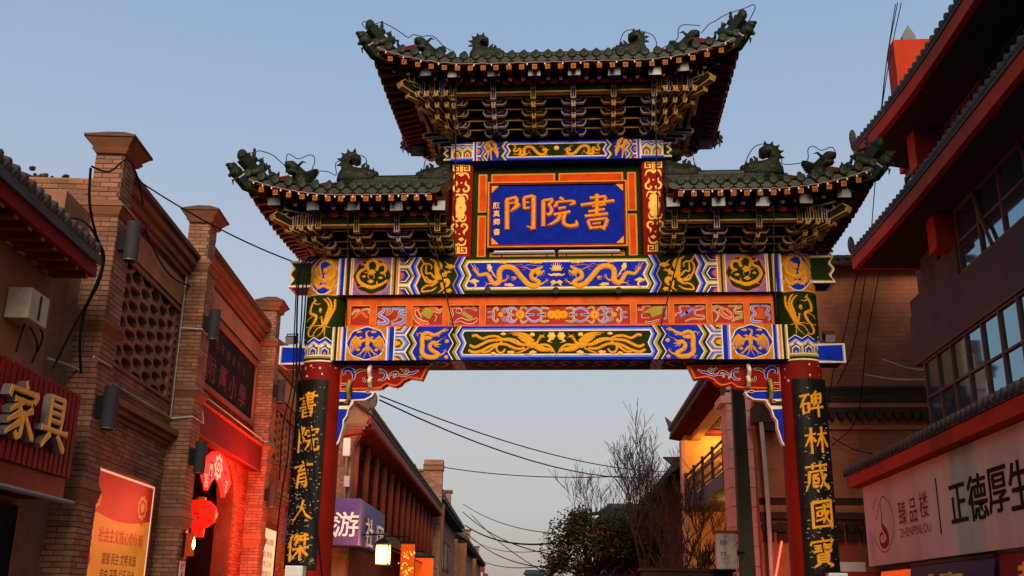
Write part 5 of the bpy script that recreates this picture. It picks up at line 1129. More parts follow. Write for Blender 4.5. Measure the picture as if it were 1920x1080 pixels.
def bracket_sets(x0, x1, n, T, corners, zbeam, kx=.75):
    """n sets between x0 and x1 on the front (and back); corners: x positions of corner sets with their outward sign"""
    xs_ = [x0+(x1-x0)*i/(n-1) for i in range(n)] if n > 1 else [x0]
    base = MB(); base.b2((min(xs_)-.2, -.30, zbeam+.002), (max(xs_)+.2, .30, T[0][1]-.004), 'timberdark') if T[0][1]-zbeam > .01 else None
    for side in (-1, 1):
        for i, x in enumerate(xs_):
            key = ('coreblue', 'edgepale') if i % 2 else ('coregreen', 'edgegold')
            rz = 0 if side < 0 else math.pi
            m = MB(); m.b2((-.09, -.12, 0), (.09, .05, .09), 'coreblue' if i % 2 else 'coregreen'); m.b2((-.045, 0, .0), (.045, .30, T[-1][1]-T[0][1]), 'timberdark')
            st = m.build('bracket_set', gate, (x, T[0][0]*(-side), T[0][1]-.02) if False else (x, side*.42*-1*-1 if False else (-.42 if side < 0 else .42), T[0][1]-.02), (0, 0, rz))
            y0, z0 = T[0][0], T[0][1]-.02
            for k, (y, z) in enumerate(T[:-1]):
                place('bracket_arm', ARM[key], st, (0, y-y0, z-z0))
                if k < len(T)-2: place('bracket_tongue', TON[key], st, (0, y-y0+.02, z-z0+.03))
            (yt, zt) = T[-1]; place('strut', POS[key], st, (0, yt-y0-.02, zt-z0-.12)); place('strut', POS[key], st, (0, yt-y0-.05, zt-z0+.06))
    # ties running through at each tier, pale lower edge
    ex0, ex1 = min(xs_), max(xs_)
    for s, cx in corners:
        if s < 0: ex0 = cx-.1
        else: ex1 = cx+.1
    for side in (-1, 1):
        for k, (y, z) in enumerate(T):
            o = (-y if side > 0 else y); e = .22+(abs(y)-.42) if corners else .2
            a = ex0-((abs(y)-.35)*kx if any(s < 0 for s, _ in corners) else .15); b = ex1+((abs(y)-.35)*kx if any(s > 0 for s, _ in corners) else .15)
            m = MB()
            if k < len(T)-1:
                m.b2((a, o+.0-.03, z+.125), (b, o+.03, z+.19), 'timberdark'); m.b2((a, o-.036 if side < 0 else o+.012, z+.122), (b, o-.012 if side < 0 else o+.036, z+.140), 'edgegold'); m.build('tie_beam', gate)
            else:
                m.b2((a, o-.06, z), (b, o+.06, z+.15), 'coregreen'); m.b2((a, o-.066, z-.002), (b, o+.066, z+.022), 'edgegold')
                m.tube([(a-.1*any(s < 0 for s, _ in corners), o, z+.24), (b+.1*any(s > 0 for s, _ in corners), o, z+.24)], .085, 'coreblue', 14)
                # flame board above the purlin
                yy = o-side*-.0+(.07 if side < 0 else -.07)
                m.b2((a, min(o, o-side*.16), z+.15), (b, max(o, o-side*.16), z+.34), 'timberdark')
                m.build('purlin', gate)
                if side < 0:
                    q = MB(); S = plane(o-.062); nn = int((b-a)/.21)
                    for i in range(nn):
                        xx = a+(b-a)*(i+.5)/nn
                        for dz, w_ in ((.035, .06), (.06, .1), (.085, .05), (.105, .075)): blob(q, lambda x, z_, h: Vector((x, o-.062-.03-h, z_)), (xx, z+.12+dz*.9), w_, .012, 'vermilion', .006, 0, 0, 10)
                    q.b2((a, o-.092, z+.15), (b, o-.064, z+.25), 'coreblue'); q.build('flame_board', gate)
    # corner sets: arms fanned over 45 degrees, with beaks pointing out on the diagonal
    for s, cx in corners:
        for side in (-1, 1):
            m = MB(); m.b2((-.12, -.12, 0), (.12, .12, .12), 'coregreen'); y0, z0 = .3*side, T[0][1]-.02
            st = m.build('bracket_set', gate, (cx, y0, z0))
            for k, (y, z) in enumerate(T[:-1]):
                d = abs(y)-.30
                for key, (vx, vy) in ((('coregreen', 'edgegold'), (s*d, side*d)),):
                    pass
                # arms facing front and facing the end
                for j in range(1, k+2):
                    f = j/(k+1)
                    place('bracket_arm', ARM[('coregreen', 'edgegold') if (j+k) % 2 else ('coreblue', 'edgepale')], st, (s*d*kx*f*.95, side*d, z-z0), (0, 0, R(12)*s*side*f*-1))
                    place('bracket_arm', ARM[('coregreen', 'edgegold') if (j+k) % 2 else ('coreblue', 'edgepale')], st, (s*d*kx, side*d*f*.95, z-z0), (0, 0, math.pi/2+R(12)*s*side*f))
                    place('bracket_tongue', TON[('coregreen', 'edgegold')], st, (s*d*kx*f, side*(d+.04), z-z0+.03), (0, 0, (0 if side < 0 else math.pi)+R(18)*f*s*(1 if side < 0 else -1)*-1*-1))
                # diagonal beak
                a45 = math.atan2(s, -side*1.0)
                bk = MB(); Lb = .26+.07*k
                Pb = [(-Lb, .03), (-Lb+.02, -.02), (.1, -.03), (.45, .06), (.45, .17), (.05, .11), (-Lb*.5, .09), (-Lb+.04, .07)]
                outlined(bk, Pb, lambda a, b, h: Vector((h, a, b)), .10, 'coregreen', 'edgegold', .016)
                bk.build('bracket_beak', st, (s*d*kx, side*d, z-z0+.05), (0, 0, a45))
            (yt, zt) = T[-1]; d = abs(yt)-.30
            for j in range(4):
                place('strut', POS[('coreblue', 'edgepale') if j % 2 else ('coregreen', 'edgegold')], st, (s*d*kx*(j+.5)/4, side*(d+.05), zt-z0-.06), (0, 0, 0 if side < 0 else math.pi)); place('strut', POS[('coregreen', 'edgegold') if j % 2 else ('coreblue', 'edgepale')], st, (s*(d*kx+.05), side*d*(j+.5)/4, zt-z0-.06), (0, 0, s*math.pi/2))
            q = MB(); q.lathe([(.12, 0), (.12, .02), (.095, .022)], 'edgepale', 20); q.lathe([(.095, .0), (.095, .026)], 'coreblue', 20)
            q.build('purlin_end', st, (s*(d*kx+.14), side*(d+.14), zt-z0+.24), (R(90), 0, a45 if False else (R(25)*s*(1 if side < 0 else -1) if side < 0 else math.pi)))
            q = MB(); Pb = [(-.42, .12), (-.38, .04), (-.1, -.02), (.4, 0), (.4, .14), (-.1, .13), (-.34, .2)]; outlined(q, Pb, lambda a, b, h: Vector((h, a, b)), .14, 'coregreen', 'edgegold', .018); q.build('bracket_beak', st, (s*d*kx, side*d, zt-z0), (0, 0, a45))
    # end runs (towards the sides)
    for s, cx in corners:
        for k, (y, z) in enumerate(T):
            d = abs(y)-.30; xx = cx+s*d*kx; e = .3+d; m = MB(); last = k == len(T)-1
            m.b2((xx-.035, -e, z+(.125 if not last else 0)), (xx+.035, e, z+(.19 if not last else .15)), 'timberdark' if not last else 'coregreen'); m.b2((xx+s*.014-.024, -e, z+(.12 if not last else -.003)), (xx+s*.014+.024, e, z+(.138 if not last else .02)), 'edgegold')
            if last: m.b2((min(xx, xx-s*.1), -e, z+.151), (max(xx, xx-s*.1), e, z+.34), 'timberdark'); m.tube([(xx, -e-.1, z+.24), (xx, e+.1, z+.24)], .085, 'coreblue', 12)
            m.build('tie_beam', gate)
        key = ('coreblue', 'edgepale'); 
        m = MB(); m.b2((-.09, -.12, 0), (.09, .05, .09), 'coregreen'); st = m.build('bracket_set', gate, (cx, 0, T[0][1]-.02), (0, 0, s*math.pi/2))
        for k, (y, z) in enumerate(T[:-1]):
            d = abs(y)-.30; place('bracket_arm', ARM[key], st, (0, -d*kx, z-T[0][1]+.02)); place('bracket_tongue', TON[key], st, (0, -d*kx+.02, z-T[0][1]+.05)) if k < len(T)-2 else None
bracket_sets(PX(862, 240), PX(1221, 235), 6, CT, [(-1, -1.72), (1, 1.72)], TB[1])
for s in (-1, 1):
    xi = [s*a for a in (1.98, 2.68, 3.36, 3.86)]
    bracket_sets(min(xi[0], xi[2]), max(xi[0], xi[2]), 3, ST, [(s, s*3.95)], UB[1], .6)
# boards that close the gap behind the brackets
for nm, x0, x1, z0, z1 in (('bracket_backing', -1.75, 1.75, 9.655, 10.7), ('bracket_backing', -4.0, -1.93, 7.47, 8.3), ('bracket_backing', 1.93, 4.0, 7.47, 8.3)):
    m = MB(); m.b2((x0, -.10, z0), (x1, .10, z1), 'timberdark'); m.build(nm, gate)

make_roof(-3.06, 3.06, True, True, 10.42, .30, -1.36, 1.40, 11.50, 'highest roof of the archway, hipped green tiles with upturned corners')
make_roof(-5.08, -1.93, True, False, 8.06, .26, -3.72, -2.0, 9.0, 'lower green-tiled wing roof of the archway on the brick-front side')
make_roof(1.93, 5.08, False, True, 8.06, .26, 2.0, 3.72, 9.0, 'lower green-tiled wing roof of the archway on the office-block side')
# ================================================================== materials of the street
mat('brick', '#875e49', 0.85, 0.16, 3, 0.3, 40, island=0.27, dirt='#3a2a22', dirt_amt=0.5, dirt_scale=1.3)
mat('brickred', '#8e4630', 0.85, 0.16, 3, 0.3, 40, island=0.26, dirt='#33201a', dirt_amt=0.5, dirt_scale=1.3)
mat('mortar', '#553626', 0.9, 0.2, 5, 0.3, 50)
mat('plaster', '#9c6a4a', 0.85, 0.14, 1.2, 0.15, 25, dirt='#5e4a3e', dirt_amt=0.5, dirt_scale=1.1, streak=0.25)
mat('stone', '#7e5238', 0.8, 0.15, 2, 0.2, 30, dirt='#4c3f36', dirt_amt=0.5, dirt_scale=1.6)
mat('coping', '#5c4232', 0.85, 0.2, 3, 0.25, 30, dirt='#2e2823', dirt_amt=0.6, dirt_scale=2)
mat('greytile', '#4b4744', 0.75, 0.25, 6, 0.3, 30, island=0.25)
mat('redwood', '#7a2a1c', 0.6, 0.2, 3, 0.12, dirt='#3f150e', dirt_amt=0.4)
mat('darkwood', '#2e1c15', 0.7, 0.25, 3, 0.15)
mat('signred', '#720f12', 0.6, 0.12, 2, 0.05, dirt='#4a0b0e', dirt_amt=0.35, dirt_scale=1.2, streak=0.2)
mat('signgold', '#d7952a', 0.3, 0.1, 5, 0.03, metal=0.35)
mat('signside', '#8a7f80', 0.25, 0.1, 5, 0.02, metal=0.6)
mat('canopyred', '#64120e', 0.75, 0.12, 2, 0.05, dirt='#3a0a08', dirt_amt=0.35)
mat('slate', '#1a1416', 0.95, 0.25, 3, 0.15, dirt='#383034', dirt_amt=0.3)
mat('slateletter', '#54302a', 0.7, 0.3, 6, 0.1)
mat('pipewhite', '#a89c90', 0.6, 0.1, 3, 0.05, dirt='#5a4c42', dirt_amt=0.5)
mat('pvcdark', '#4a4038', 0.6, 0.15)
mat('acbeige', '#b8a890', 0.5, 0.08, 3, 0.04, dirt='#6e6050', dirt_amt=0.5)
mat('lampgrey', '#343032', 0.6, 0.1, 4, 0.05)
mat('glassdark', '#11161a', 0.08, 0.0, 1, 0, spec=0.8)
mat('glassblue', '#1d2e38', 0.06, 0.0, 1, 0.0, spec=1.0)
mat('shadedark', '#120d0b', 0.9, 0.2)  # near-black colour standing in for shade inside openings
mat('posterred', '#a81408', 0.5, 0.15, 4, 0, emit='#d61e0c', emit_s=0.2)
mat('postergold', '#c8702a', 0.5, 0.15, 3, 0, emit='#f08a2a', emit_s=0.24)
mat('posterink', '#5a1408', 0.5, 0, 1, 0)
mat('posterdark', '#2a0d06', 0.5, 0, 1, 0)
mat('posterpale', '#f0d9b8', 0.4, 0, 1, 0, emit='#f0c9a0', emit_s=0.3)
mat('fanred', '#e0141c', 0.4, 0.1, 6, 0, emit='#ff1a12', emit_s=2.4)
mat('fanpink', '#ff8a7a', 0.4, 0, 1, 0, emit='#ff6a50', emit_s=1.6)
mat('fanblue', '#2b4ca8', 0.4, 0, 1, 0)
mat('lanternred', '#c41a14', 0.5, 0.15, 20, 0.05, emit='#ff2010', emit_s=0.5)
mat('lanterngold', '#c9902e', 0.4, 0.1, 8, 0.05, metal=0.4)
mat('flame', '#ffd27a', 0.4, 0, 1, 0, emit='#ffa63a', emit_s=14)
mat('lampwarm', '#ffd890', 0.4, 0, 1, 0, emit='#ffc25a', emit_s=9)
mat('ambercase', '#7a2a12', 0.2, 0.2, 8, 0, emit='#c23a12', emit_s=0.25)
mat('paperwhite', '#b9aaa4', 0.7, 0.06, 4, 0)
mat('ink', '#1a1416', 0.7, 0, 1, 0)
mat('purplesign', '#5a4a86', 0.45, 0.08, 2, 0.03, dirt='#3a2f5c', dirt_amt=0.3)
mat('signwhite', '#e8dcd8', 0.5, 0.05, 3, 0, emit='#ffd0c0', emit_s=0.10)
mat('ivy', '#3a2c1c', 0.8, 0.3)

class Bld:
    def __init__(s, name, label, cat, fr, a, o=0.0, z=0.0):
        s.fr = fr; s.base = fr.P(a, o, z); s.base.z = z; s.e = thing(name, label, cat, s.base)
    def P(s, a, o, z): return s.fr.P(a, o, z)-s.base
    def box(s, m, a0, a1, o0, o1, z0, z1, mt):
        m.hexa([s.P(a, o, z) for z in (z0, z1) for a, o in ((a0, o0), (a1, o0), (a1, o1), (a0, o1))], mt)
    def surf(s, o=0.0, sx=1, a0=0.0): return lambda x, z, h: s.P(a0+sx*x, o+h, z)
    def end(s, a, sg=-1): return lambda x, z, h: s.P(a+sg*h, x, z)   # wall facing the camera: x is the out coordinate
def bricks(m, S, x0, x1, z0, z1, hole=None, L=.27, H=.078, g=.010, proud=.012, mt='brick', rnd=random.Random(5)):
    r = 0; z = z0
    while z+H*.6 < z1:
        zt = min(z+H-g, z1); x = x0-(L/2 if r % 2 else 0)
        while x < x1:
            a, b = max(x, x0), min(x+L-g, x1)
            if b-a > .03 and not (hole and (hole((a+b)/2, (z+zt)/2) or hole(a+.02, (z+zt)/2) or hole(b-.02, (z+zt)/2))):
                p = proud*rnd.uniform(.35, 1.0)
                V = [S(a, z, -.005), S(b, z, -.005), S(b, zt, -.005), S(a, zt, -.005), S(a+.002, z+.002, p), S(b-.002, z+.002, p*rnd.uniform(.8, 1.1)), S(b-.002, zt-.002, p), S(a+.002, zt-.002, p)]
                m.add(V, [(4, 5, 6, 7), (0, 1, 5, 4), (1, 2, 6, 5), (2, 3, 7, 6), (3, 0, 4, 7)], mt)
            x += L
        z += H; r += 1
def stuff(o): o['kind'] = 'stuff'; return o
def cable(name, pts, r, label, cat='cable', mt='cableblack', group=None, sag=0.0, n=14, parent=None):
    if len(pts) == 2 and sag: 
        A, B = Vector(pts[0]), Vector(pts[1]); pts = [A.lerp(B, i/n)-Vector((0, 0, sag*4*(i/n)*(1-i/n))) for i in range(n+1)]
    elif len(pts) > 2:
        Q = [Vector(p) for p in pts]; Q = [Q[0]]+Q+[Q[-1]]; o = []
        for i in range(1, len(Q)-2):
            for k in range(5):
                t = k/5; a, b, c, d = Q[i-1:i+3]; o.append(0.5*((2*b)+(c-a)*t+(2*a-5*b+4*c-d)*t*t+(3*b-a-3*c+d)*t**3))
        pts = o+[Q[-1]]
    m = MB(); m.tube(pts, r, mt, 6); ob = m.build(name, parent, smooth=True)
    if not parent: tag(ob, label, cat, group)
    return ob

# ================================================================== brick school building on the left
FA = Frame(6, -6.0)
A = Bld('brick_school_building', 'brick street front with capped piers, lattice screen, dark name panel and arched doorway', 'building', FA, 15.0)
ZC = [8.30, 8.85, 8.7]     # parapet heights of the three bays
PIERS = [14.55, 19.6, 26.85, 33.2]; PW = .64
bays_ = [(15.19, 19.6), (20.24, 26.85), (27.49, 33.2)]
# pixel checks: lattice and panel extents
L1 = (15.6, 19.37, 5.30, 7.06); PL = (21.1, 26.45, 6.1, 7.55); L2 = (28.6, 32.6, 5.55, 7.0)
AR = (21.2, 25.45, 3.9, 1.05)   # arch: from, to, spring height, rise
def arch_top(a):
    c = (AR[0]+AR[1])/2; h = (AR[1]-AR[0])/2; t = max(0, 1-((a-c)/h)**2); return AR[2]+AR[3]*math.sqrt(t)
for i, (a0, a1) in enumerate(bays_):
    m = MB(); zc = ZC[i]
    if i == 1:    # bay with the arched doorway
        A.box(m, a0, AR[0], -.4, 0, 0, zc-.5, 'mortar'); A.box(m, AR[1], a1, -.4, 0, 0, zc-.5, 'mortar')
        n = 16
        for k in range(n):
            b0, b1 = AR[0]+(AR[1]-AR[0])*k/n, AR[0]+(AR[1]-AR[0])*(k+1)/n
            m.hexa([A.P(b0, -.4, arch_top(b0)), A.P(b1, -.4, arch_top(b1)), A.P(b1, 0, arch_top(b1)), A.P(b0, 0, arch_top(b0)), A.P(b0, -.4, zc-.5), A.P(b1, -.4, zc-.5), A.P(b1, 0, zc-.5), A.P(b0, 0, zc-.5)], 'mortar')
    elif i == 0:
        x0, x1, z0, z1 = L1
        for b in ((a0, a1, 0, z0), (a0, a1, z1, zc-.5), (x1, a1, z0, z1), (a0, x0, z0, z1)): A.box(m, b[0], b[1], -.4, 0, b[2], b[3], 'mortar')
    else:
        x0, x1, z0, z1 = L2
        for b in ((a0, a1, 0, z0), (a0, a1, z1, zc-.5), (a0, x0, z0, z1), (x1, a1, z0, z1)): A.box(m, b[0], b[1], -.4, 0, b[2], b[3], 'mortar')
    A.box(m, a0, a1, -3.0, -2.6, 0, zc-.5, 'shadedark'); A.box(m, a0, a1, -3.0, -.41, zc-.8, zc-.51, 'shadedark')
    w = m.build('wall', A.e)
    def hole(x, z, i=i):
        if i == 0: return (L1[0] < x < L1[1] and L1[2]-.03 < z < L1[3]+.03) or (z > 7.15)
        if i == 1: return (PL[0]-.12 < x < PL[1]+.12 and PL[2]-.12 < z < PL[3]+.12) or (AR[0]-.16 < x < AR[1]+.16 and z < arch_top(max(AR[0], min(AR[1], x)))+.16) or 7.75 < z or (4.9 < z < 5.5)
        return (L2[0]-.05 < x < L2[1]+.05 and L2[2]-.05 < z < L2[3]+.05) or z > 7.4
    b = MB(); bricks(b, A.surf(0), a0, a1, .0 if i == 0 else 2.0, zc-.55, hole, mt='brick' if i == 0 else 'brickred'); stuff(b.build('brickwork', w, fix=False))
    # rendered upper field, string course and coping
    m = MB(); zt = 7.2 if i == 0 else (7.8 if i == 1 else 7.45)
    A.box(m, a0, a1, 0.004, .03, zt, zc-.62, 'plaster'); m.build('render_panel', w)
    for (za, zb, o, mt) in ((zc-.5, zc-.40, .06, 'stone'), (zc-.395, zc-.25, .12, 'stone'), (zc-.245, zc-.1, .20, 'stone'), (zc-.095, zc, .27, 'coping')):
        m = MB(); A.box(m, a0, a1, -.3, o, za, zb, mt); bevel(m.build('coping_course', w), .015)
    for (za, zb, o) in (((4.60, 4.72, .22), (4.50, 4.595, .14), (4.42, 4.495, .07)) if i != 1 else ()):
        m = MB(); A.box(m, a0, a1, 0, o, za, zb, 'stone'); bevel(m.build('string_course', w), .012)
# arch ring of bricks
for k in range(26):
    t0, t1 = math.pi*k/26, math.pi*(k+1)/26-.012; c = (AR[0]+AR[1])/2; h = (AR[1]-AR[0])/2
    q = [(c-h*math.cos(t)*f1, AR[2]+AR[3]*math.sin(t)*f2) for t, f1, f2 in ((t0, 1, 1), (t1, 1, 1), (t1, 1.08, 1.17), (t0, 1.08, 1.17))]
    m = MB(); m.hexa([A.P(x, 0, z) for x, z in q]+[A.P(x, .035, z) for x, z in q], 'brickred'); m.build('arch_brick', A.e)
# passage behind the arch: side walls, back wall, soffit; shade painted in near-black
m = MB(); A.box(m, AR[0]-.1, AR[0], -2.6, -.41, 0, 4.95, 'shadedark'); A.box(m, AR[1], AR[1]+.1, -2.6, -.41, 0, 4.95, 'shadedark'); A.box(m, AR[0], AR[1], -2.75, -2.61, 0, 4.95, 'shadedark'); A.box(m, AR[0]-.1, AR[1]+.1, -2.7, -.41, 4.96, 5.1, 'shadedark'); m.build('passage_wall', A.e)
# piers
def pier(a, top, i):
    m = MB(); O = .43
    A.box(m, a, a+PW, -.08, O, 0, top-1.45, 'mortar'); o = m.build('pier', A.e)
    b = MB(); bricks(b, A.end(a, -1), -.08, O, 0, top-1.45); bricks(b, A.surf(O), a, a+PW, 0, top-1.45); stuff(b.build('brickwork', o, fix=False))
    # upper shaft, slightly slimmer
    m = MB(); A.box(m, a+.06, a+PW-.06, -.06, O-.06, top-1.2, top-.42, 'mortar'); m.build('pier_shaft', o)
    b = MB(); bricks(b, A.end(a+.06, -1), -.06, O-.06, top-1.2, top-.45); bricks(b, A.surf(O-.06), a+.06, a+PW-.06, top-1.2, top-.45); stuff(b.build('brickwork', o, fix=False))
    def ring(z0, z1, e, mt, e2=None):
        e2 = e if e2 is None else e2
        q = MB(); q.hexa([A.P(x, y, z0) for x, y in ((a-e, -.08-e), (a+PW+e, -.08-e), (a+PW+e, O+e), (a-e, O+e))]+[A.P(x, y, z1) for x, y in ((a-e2, -.08-e2), (a+PW+e2, -.08-e2), (a+PW+e2, O+e2), (a-e2, O+e2))], mt); bevel(q.build('pier_moulding', o), .012)
    ring(top-1.45, top-1.33, .0, 'stone', .07); ring(top-1.328, top-1.2, .09, 'stone', .0)
    ring(top-.42, top-.34, -.02, 'stone', .04); ring(top-.338, top-.2, .0, 'stone', .12); ring(top-.198, top-.15, .14, 'coping', .14); ring(top-.148, top, .12, 'coping', -.12)
    ring(5.35, 5.5, .0, 'stone', .10); ring(5.502, 5.62, .12, 'stone', .02) if i else None
    ring(5.05, 5.12, .03, 'stone', .03) if i else None
    ring(2.9, 3.1, .0, 'stone', .05); ring(3.102, 3.25, .06, 'stone', .0)
    return o
TOPS = [8.66, 9.45, 9.65, 9.7]
for i, a in enumerate(PIERS): pier(a, TOPS[i], i)
# end wall seen over the shop roof (smooth render below, old brick above)
m = MB(); m.hexa([A.P(a, o, z) for z in (0, 7.95) for a, o in ((14.9, -9), (15.25, -9), (15.25, -.09), (14.9, -.09))], 'plaster'); ew = m.build('end_wall', A.e)
b = MB(); bricks(b, A.end(14.9), -9, -.09, 7.42, 7.95, L=.26, H=.085, proud=.025, mt='brick', rnd=random.Random(9)); stuff(b.build('brickwork', ew, fix=False))
m = MB(); m.hexa([A.P(a, o, z) for z in (7.35, 7.41) for a, o in ((14.85, -9), (14.9, -9), (14.9, -.09), (14.85, -.09))], 'redwood'); m.build('red_band', ew)
rnd = random.Random(2); b = MB()
for k in range(60):
    x = rnd.uniform(-9, -.6); z = 7.95+rnd.uniform(-.02, .04); b.ell(A.P(15.0+rnd.uniform(-.05, .25), x, z), (rnd.uniform(.03, .1), rnd.uniform(.03, .1), rnd.uniform(.02, .06)), 'coping', 6, 4)
for k in range(40):
    x = rnd.gauss(-1.3, .35); b.ell(A.P(15.0+rnd.uniform(-.05, .25), x, 7.97+abs(rnd.gauss(0, .06))), (rnd.uniform(.02, .08), rnd.uniform(.02, .06), rnd.uniform(.02, .06)), 'ivy', 5, 3)
stuff(b.build('rubble_top', ew))
# lattice screens: wavy brick ribs, neighbours mirrored so that they enclose six-sided holes
def lattice(rect, nc, nr, name):
    x0, x1, z0, z1 = rect; cw = (x1-x0)/nc; rh = (z1-z0)/nr
    m = MB(); 
    for b in ((x0-.1, x1+.1, z1, z1+.06), (x0-.1, x1+.1, z0-.06, z0)): A.box(m, b[0], b[1], -.1, .04, b[2], b[3], 'stone')
    A.box(m, x0, x1, -.9, -.85, z0, z1, 'shadedark'); par = m.build(name, A.e)
    P2 = (z1-z0)/nr; am = cw*.11; T = .075
    for i in range(nc+1):
        x = x0+cw*i; sg = 1 if i % 2 else -1; pts = []; k = 0
        while k < nr:
            for f, o in ((0, -1), (.14, -1), (.36, 1), (.64, 1), (.86, -1)): pts.append((x+sg*o*am, z0+(k+f)*P2))
            k += 1
        pts.append((x-sg*am, z1)); pts = [(min(max(a, x0+.01), x1-.01), b) for a, b in pts]
        q = MB(); N = len(pts); V = []
        for a, b in pts: V += [A.P(a+T, -.2, b), A.P(a-T, -.2, b), A.P(a-T, -.01, b), A.P(a+T, -.01, b)]
        q.add(V, [(j*4+k, j*4+(k+1) % 4, (j+1)*4+(k+1) % 4, (j+1)*4+k) for j in range(N-1) for k in range(4)]+[(3, 2, 1, 0), tuple(range((N-1)*4, N*4))], 'brick')
        if i < nc:   # short webs that close the holes above and below
            for k in range(nr+1):
                zc = z0+(k+(0 if sg < 0 else .5))*P2
                zc = z0+(k+(.5 if sg > 0 else 0))*P2
                if z0 < zc < z1: A.box(q, x+.02, x+cw-.02, -.19, -.015, zc-.035, zc+.035, 'brick')
        q.build('lattice_rib', par)
lattice(L1, 7, 7, 'lattice_screen'); lattice(L2, 7, 6, 'lattice_screen')
# dark name panel with carved writing
m = MB(); A.box(m, PL[0], PL[1], .0, .015, PL[2], PL[3], 'slate'); pn = m.build('name_panel', A.e)
for b in ((PL[0]-.14, PL[1]+.14, PL[3], PL[3]+.12), (PL[0]-.14, PL[1]+.14, PL[2]-.12, PL[2]), (PL[0]-.14, PL[0], PL[2], PL[3]), (PL[1], PL[1]+.14, PL[2], PL[3])):
    m = MB(); A.box(m, b[0], b[1], .0, .07, b[2], b[3], 'stone'); bevel(m.build('panel_frame', pn), .015)
m = MB(); S = A.surf(.017)
for k, ch in enumerate('附屬小學'): letters(m, S, ch, PL[0]+1.1+k*1.02, 6.52, .62, 'slateletter', .003, .01, 1.25)
for k, ch in enumerate('西安師範學校'): letters(m, S, ch, PL[0]+1.35+k*.55, 7.15, .26, 'slateletter', .003, 0, 1.2)
m.build('carved_lettering', pn, fix=False)
# red canopy board over the doorway
m = MB(); A.box(m, 20.42, 26.8, .05, .30, 4.83, 5.50, 'canopyred'); cb = m.build('canopy_board', A.e)
m = MB(); A.box(m, 20.4, 26.82, .301, .32, 5.46, 5.52, 'vermilion'); A.box(m, 20.4, 26.82, .301, .32, 4.80, 4.85, 'redwood'); A.box(m, 26.76, 26.82, .301, .318, 4.851, 5.459, 'redwood'); m.build('board_edge', cb)
# conduits
def pipe(pts, r=.018, mt='pipewhite', name='conduit'):
    m = MB(); m.tube([A.P(*p) for p in pts], r, mt, 6); m.build(name, A.e)
pipe([(14.28, .46, 4.93), (15.0, .46, 4.95), (15.1, .05, 4.95), (19.5, .06, 4.95), (19.57, .46, 5.0), (20.35, .46, 5.0), (20.42, .34, 5.62), (26.8, .34, 5.62), (26.84, .46, 5.6), (27.6, .46, 5.6)]); pipe([(19.5, .05, 4.95), (19.5, .05, 7.9)])
pipe([(19.5, .05, 6.75), (19.57, .45, 6.75), (20.3, .45, 6.75)]); pipe([(19.42, .05, 5.0), (19.42, .05, 7.4)], .012, 'pvcdark')

# wall lamps: grey cylinders on plates
def cyl_lamp(a, o, z, label, face='s'):
    t = thing('wall_lamp', label, 'wall lamp', FA.P(a, o, z), 0, 'grey cylinder lamps on the brick front')
    n = FA.n if face == 's' else -FA.t
    m = MB(); c = n*.20; m.tube([c+Vector((0, 0, -.30)), c+Vector((0, 0, .30))], .11, 'lampgrey', 20); o_ = m.build('housing', t); 
    m = MB(); m.tube([c+Vector((0, 0, -.315)), c+Vector((0, 0, -.29))], .10, 'lampglass', 20); m.tube([c+Vector((0, 0, -.33)), c+Vector((0, 0, -.316))], .09, 'blackmetal', 16); m.build('lens', t)
    tt = FA.t if face == 's' else FA.n
    m = MB(); m.hexa([tt*x+n*y+Vector((0, 0, z_)) for z_ in (-.16, .16) for x, y in ((-.06, .0), (.06, .0), (.06, .14), (-.06, .14))], 'blackmetal'); m.build('back_plate', t)
for px_, py_, lab in (((243, 445), 0, 'grey cylindrical wall lamp high on the tallest brick pier beside the lattice screen'), ((397, 602), 0, 'grey cylindrical wall lamp on the pier beside the dark name panel'), ((183, 750), 0, 'grey cylindrical wall lamp near the red sign with two gold characters'), ((360, 848), 0, 'grey cylindrical wall lamp beside the red fan sign'), ((521, 726), 0, 'grey cylindrical wall lamp past the red canopy board, level with its ends'), ((505, 925), 0, 'grey cylindrical wall lamp past the doorway, above the pale notice')):
    a, z = FA.px(px_[0], px_[1], .65); k = min(range(4), key=lambda j: abs(PIERS[j]+.5-a)); cyl_lamp(min(max(a, PIERS[k]+.15), PIERS[k]+PW-.15), .435, z, lab)

# poster light box with slogan
a0, a1, zt = 15.75, 18.75, 3.56
T = thing('poster_board', 'large red and gold slogan poster with four lines of writing on the brick wall', 'poster', FA.P(16.05, .02, 1.0))
def TP(T):
    b = T.location.copy(); return lambda a, o, z: FA.P(a, o, z)-b
Pp = TP(T)
def fbox(P, m, a0, a1, o0, o1, z0, z1, mt): m.hexa([P(a, o, z) for z in (z0, z1) for a, o in ((a0, o0), (a1, o0), (a1, o1), (a0, o1))], mt)
m = MB(); fbox(Pp, m, a0, a1, .03, .14, .9, zt, 'postergold'); m.build('panel', T)
m = MB()
for b in ((a0-.05, a1+.05, zt, zt+.05), (a0-.05, a0, .9, zt), (a1, a1+.05, .9, zt), (a0-.05, a1+.05, .85, .9)): fbox(Pp, m, b[0], b[1], .03, .165, b[2], b[3], 'redwood')
for b in ((a0, a1, zt-.035, zt), (a1-.035, a1, .9, zt-.035), (a0, a0+.035, .9, zt-.035)): fbox(Pp, m, b[0], b[1], .141, .150, b[2], b[3], 'posterpale')
m.build('frame', T)
m = MB(); S = lambda x, z, h: Pp(x, .141+h, z)
P = [(a0+.04, zt-.04), (a0+.04, zt-.62)]+[(a0+.04+(a1-a0-.08)*k/12, zt-.62-.12*math.sin(math.pi*k/12)) for k in range(1, 12)]+[(a1-.04, zt-.62), (a1-.04, zt-.04)]; flat(m, S, P, 'posterred', .002)
